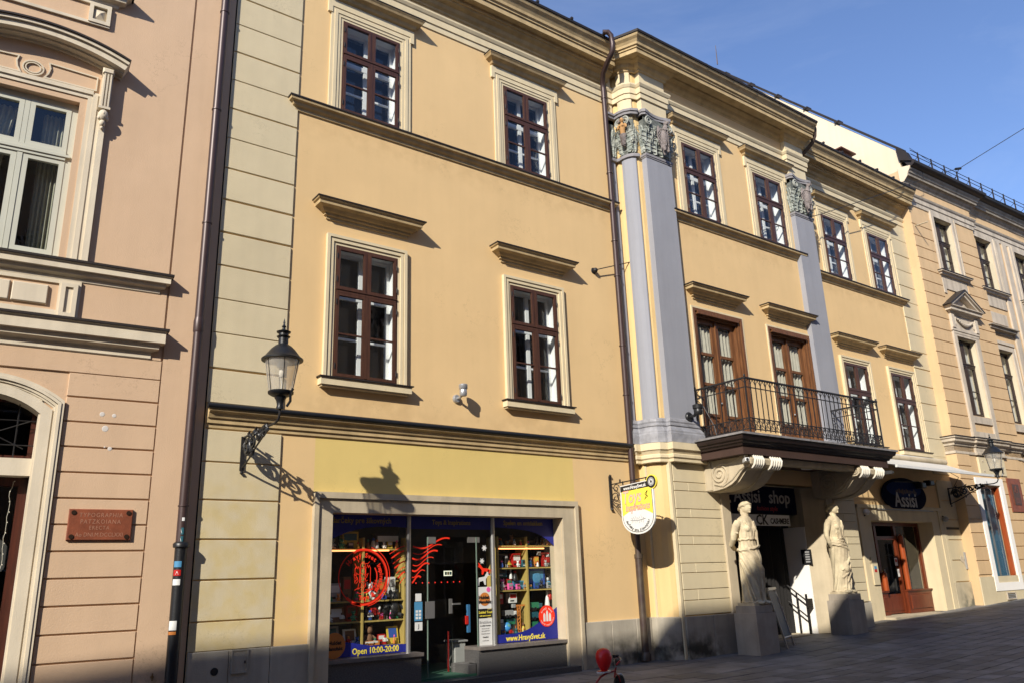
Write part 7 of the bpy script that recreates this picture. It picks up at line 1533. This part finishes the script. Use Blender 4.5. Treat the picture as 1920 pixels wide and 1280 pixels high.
# inside the doorway
t = thing('white_cabinet', 'white low cabinet with red post just inside the shop doorway', 'cabinet', (8.62, .75, -.02)); MB().taper(-.12, .12, 0, .3, .05, .5, .01).build('cabinet_body', flat('dim_white_cabinet', (.35, .35, .34), .6), t); MB().box(-.15, .15, -.03, .33, .50, .53).build('counter_top', M_GRY, t); MB().box(-.265, -.245, -.0, .03, 0, .7).build('red_post', flat('dark_red_post', (.22, .012, .01), .5), t)
t = thing('blue_display', 'tall light blue display stand behind the pillar posters', 'display stand', (8.62, .62, .64)); MB().box(.10, .15, 0, .06, 0, .5).build('stand_panel', flat('dim_blue_card', (.03, .12, .25), .6), t); MB().box(.05, .10, -.01, .03, .15, .30).build('leaflet', M_RDP, t)
t = thing('patterned_panel', 'brown and white patterned panel under the narrow pane with posters', 'panel', (8.86, .06, .16)); t.location = (8.80, .30, .14); MB().box(-.13, .20, -.01, .02, -.3, .28).build('panel_sheet', flat('mauve_brown', (.22, .14, .13), .6), t)
m = MB(); rg = random.Random(8)
for i in range(9): x = -.11+rg.random()*.19; z = -.08+rg.random()*.34; r = .02+rg.random()*.02; m.ribbon([(x+r*math.cos(a), z+r*math.sin(a)) for a in [2*math.pi*k/10 for k in range(11)]], .006, -.014, -.01)
m.build('ring_print', M_WPL, t)
m = MB()
for i in range(11): m.ell((7.45+.14*i, 1.1, 1.56), (.013, .013, .013), 6, 4)
o = m.build('red_light_chain', flat('red_lights', (.9, .03, .02), .4, emit=.8)); tag(o, 'horizontal row of tiny red lights deep in the toy shop', 'string lights')

# ============================================================ houses across the street (behind the camera; they shade the pavement and show in the panes)
def opp(x0, x1, eave, mat, lab, ridge):
    t = thing('town_house', lab, 'building', ((x0+x1)/2, -15, 0)); w = (x1-x0)/2; m = MB(); hl = []
    n = max(2, int((x1-x0)/3.2)); st = (x1-x0)/n; hs = []
    for i in range(n):
        c = -w+st*(i+.5)
        for z in (.8, 5.6, 10.6): hs.append((c-.65, c+.65, z, z+2.3))
    m.box(-w, w, -12, -.45, -.3, eave-.15)
    m.build('core', M_INT, t); m = MB(); wall(m, -w, w, -.3, eave-.15, hs, 0, -.25); m.T = None; m.build('wall', mat, t, recalc=False)
    MB().polyx([(.42, eave), (-6, eave+ridge), (-12.4, eave), (-12.4, eave-.15), (.42, eave-.15)], -w, w).build('roof', M_ROOF, t)
    MB().sweep([(0, eave-.75), (.1, eave-.7), (.3, eave-.3), (.36, eave-.16), (0, eave-.16)], [(w, 0), (-w, 0)]).build('cornice', M_MLD, t)
    fr = None
    for (a, b, c, d) in hs:
        loc = ((a+b)/2, -.2, c)
        if fr is None:
            fr = MB().frame(-.65, .65, 0, 2.3, .08, 0, .06).box(-.03, .03, 0, .06, .08, 2.22).box(-.57, .57, 0, .055, 1.5, 1.56).build('window', M_WIW, t, loc)
        else: share(fr, t, loc)
opp(-70, -17.6, 16.75, M_GAB, 'long cream town house across the street, west part of the shading row', 2.6)
opp(-17.6, -5.8, 16.22, M_BEI, 'beige town house across the street, middle of the shading row', 2.4)
opp(-5.8, 9.5, 15.78, M_PNK, 'salmon town house across the street, behind the viewpoint', 2.4)
opp(9.5, 60, 15.7, M_GAB, 'pale plastered town house across the street, east part of the shading row', 2.4)
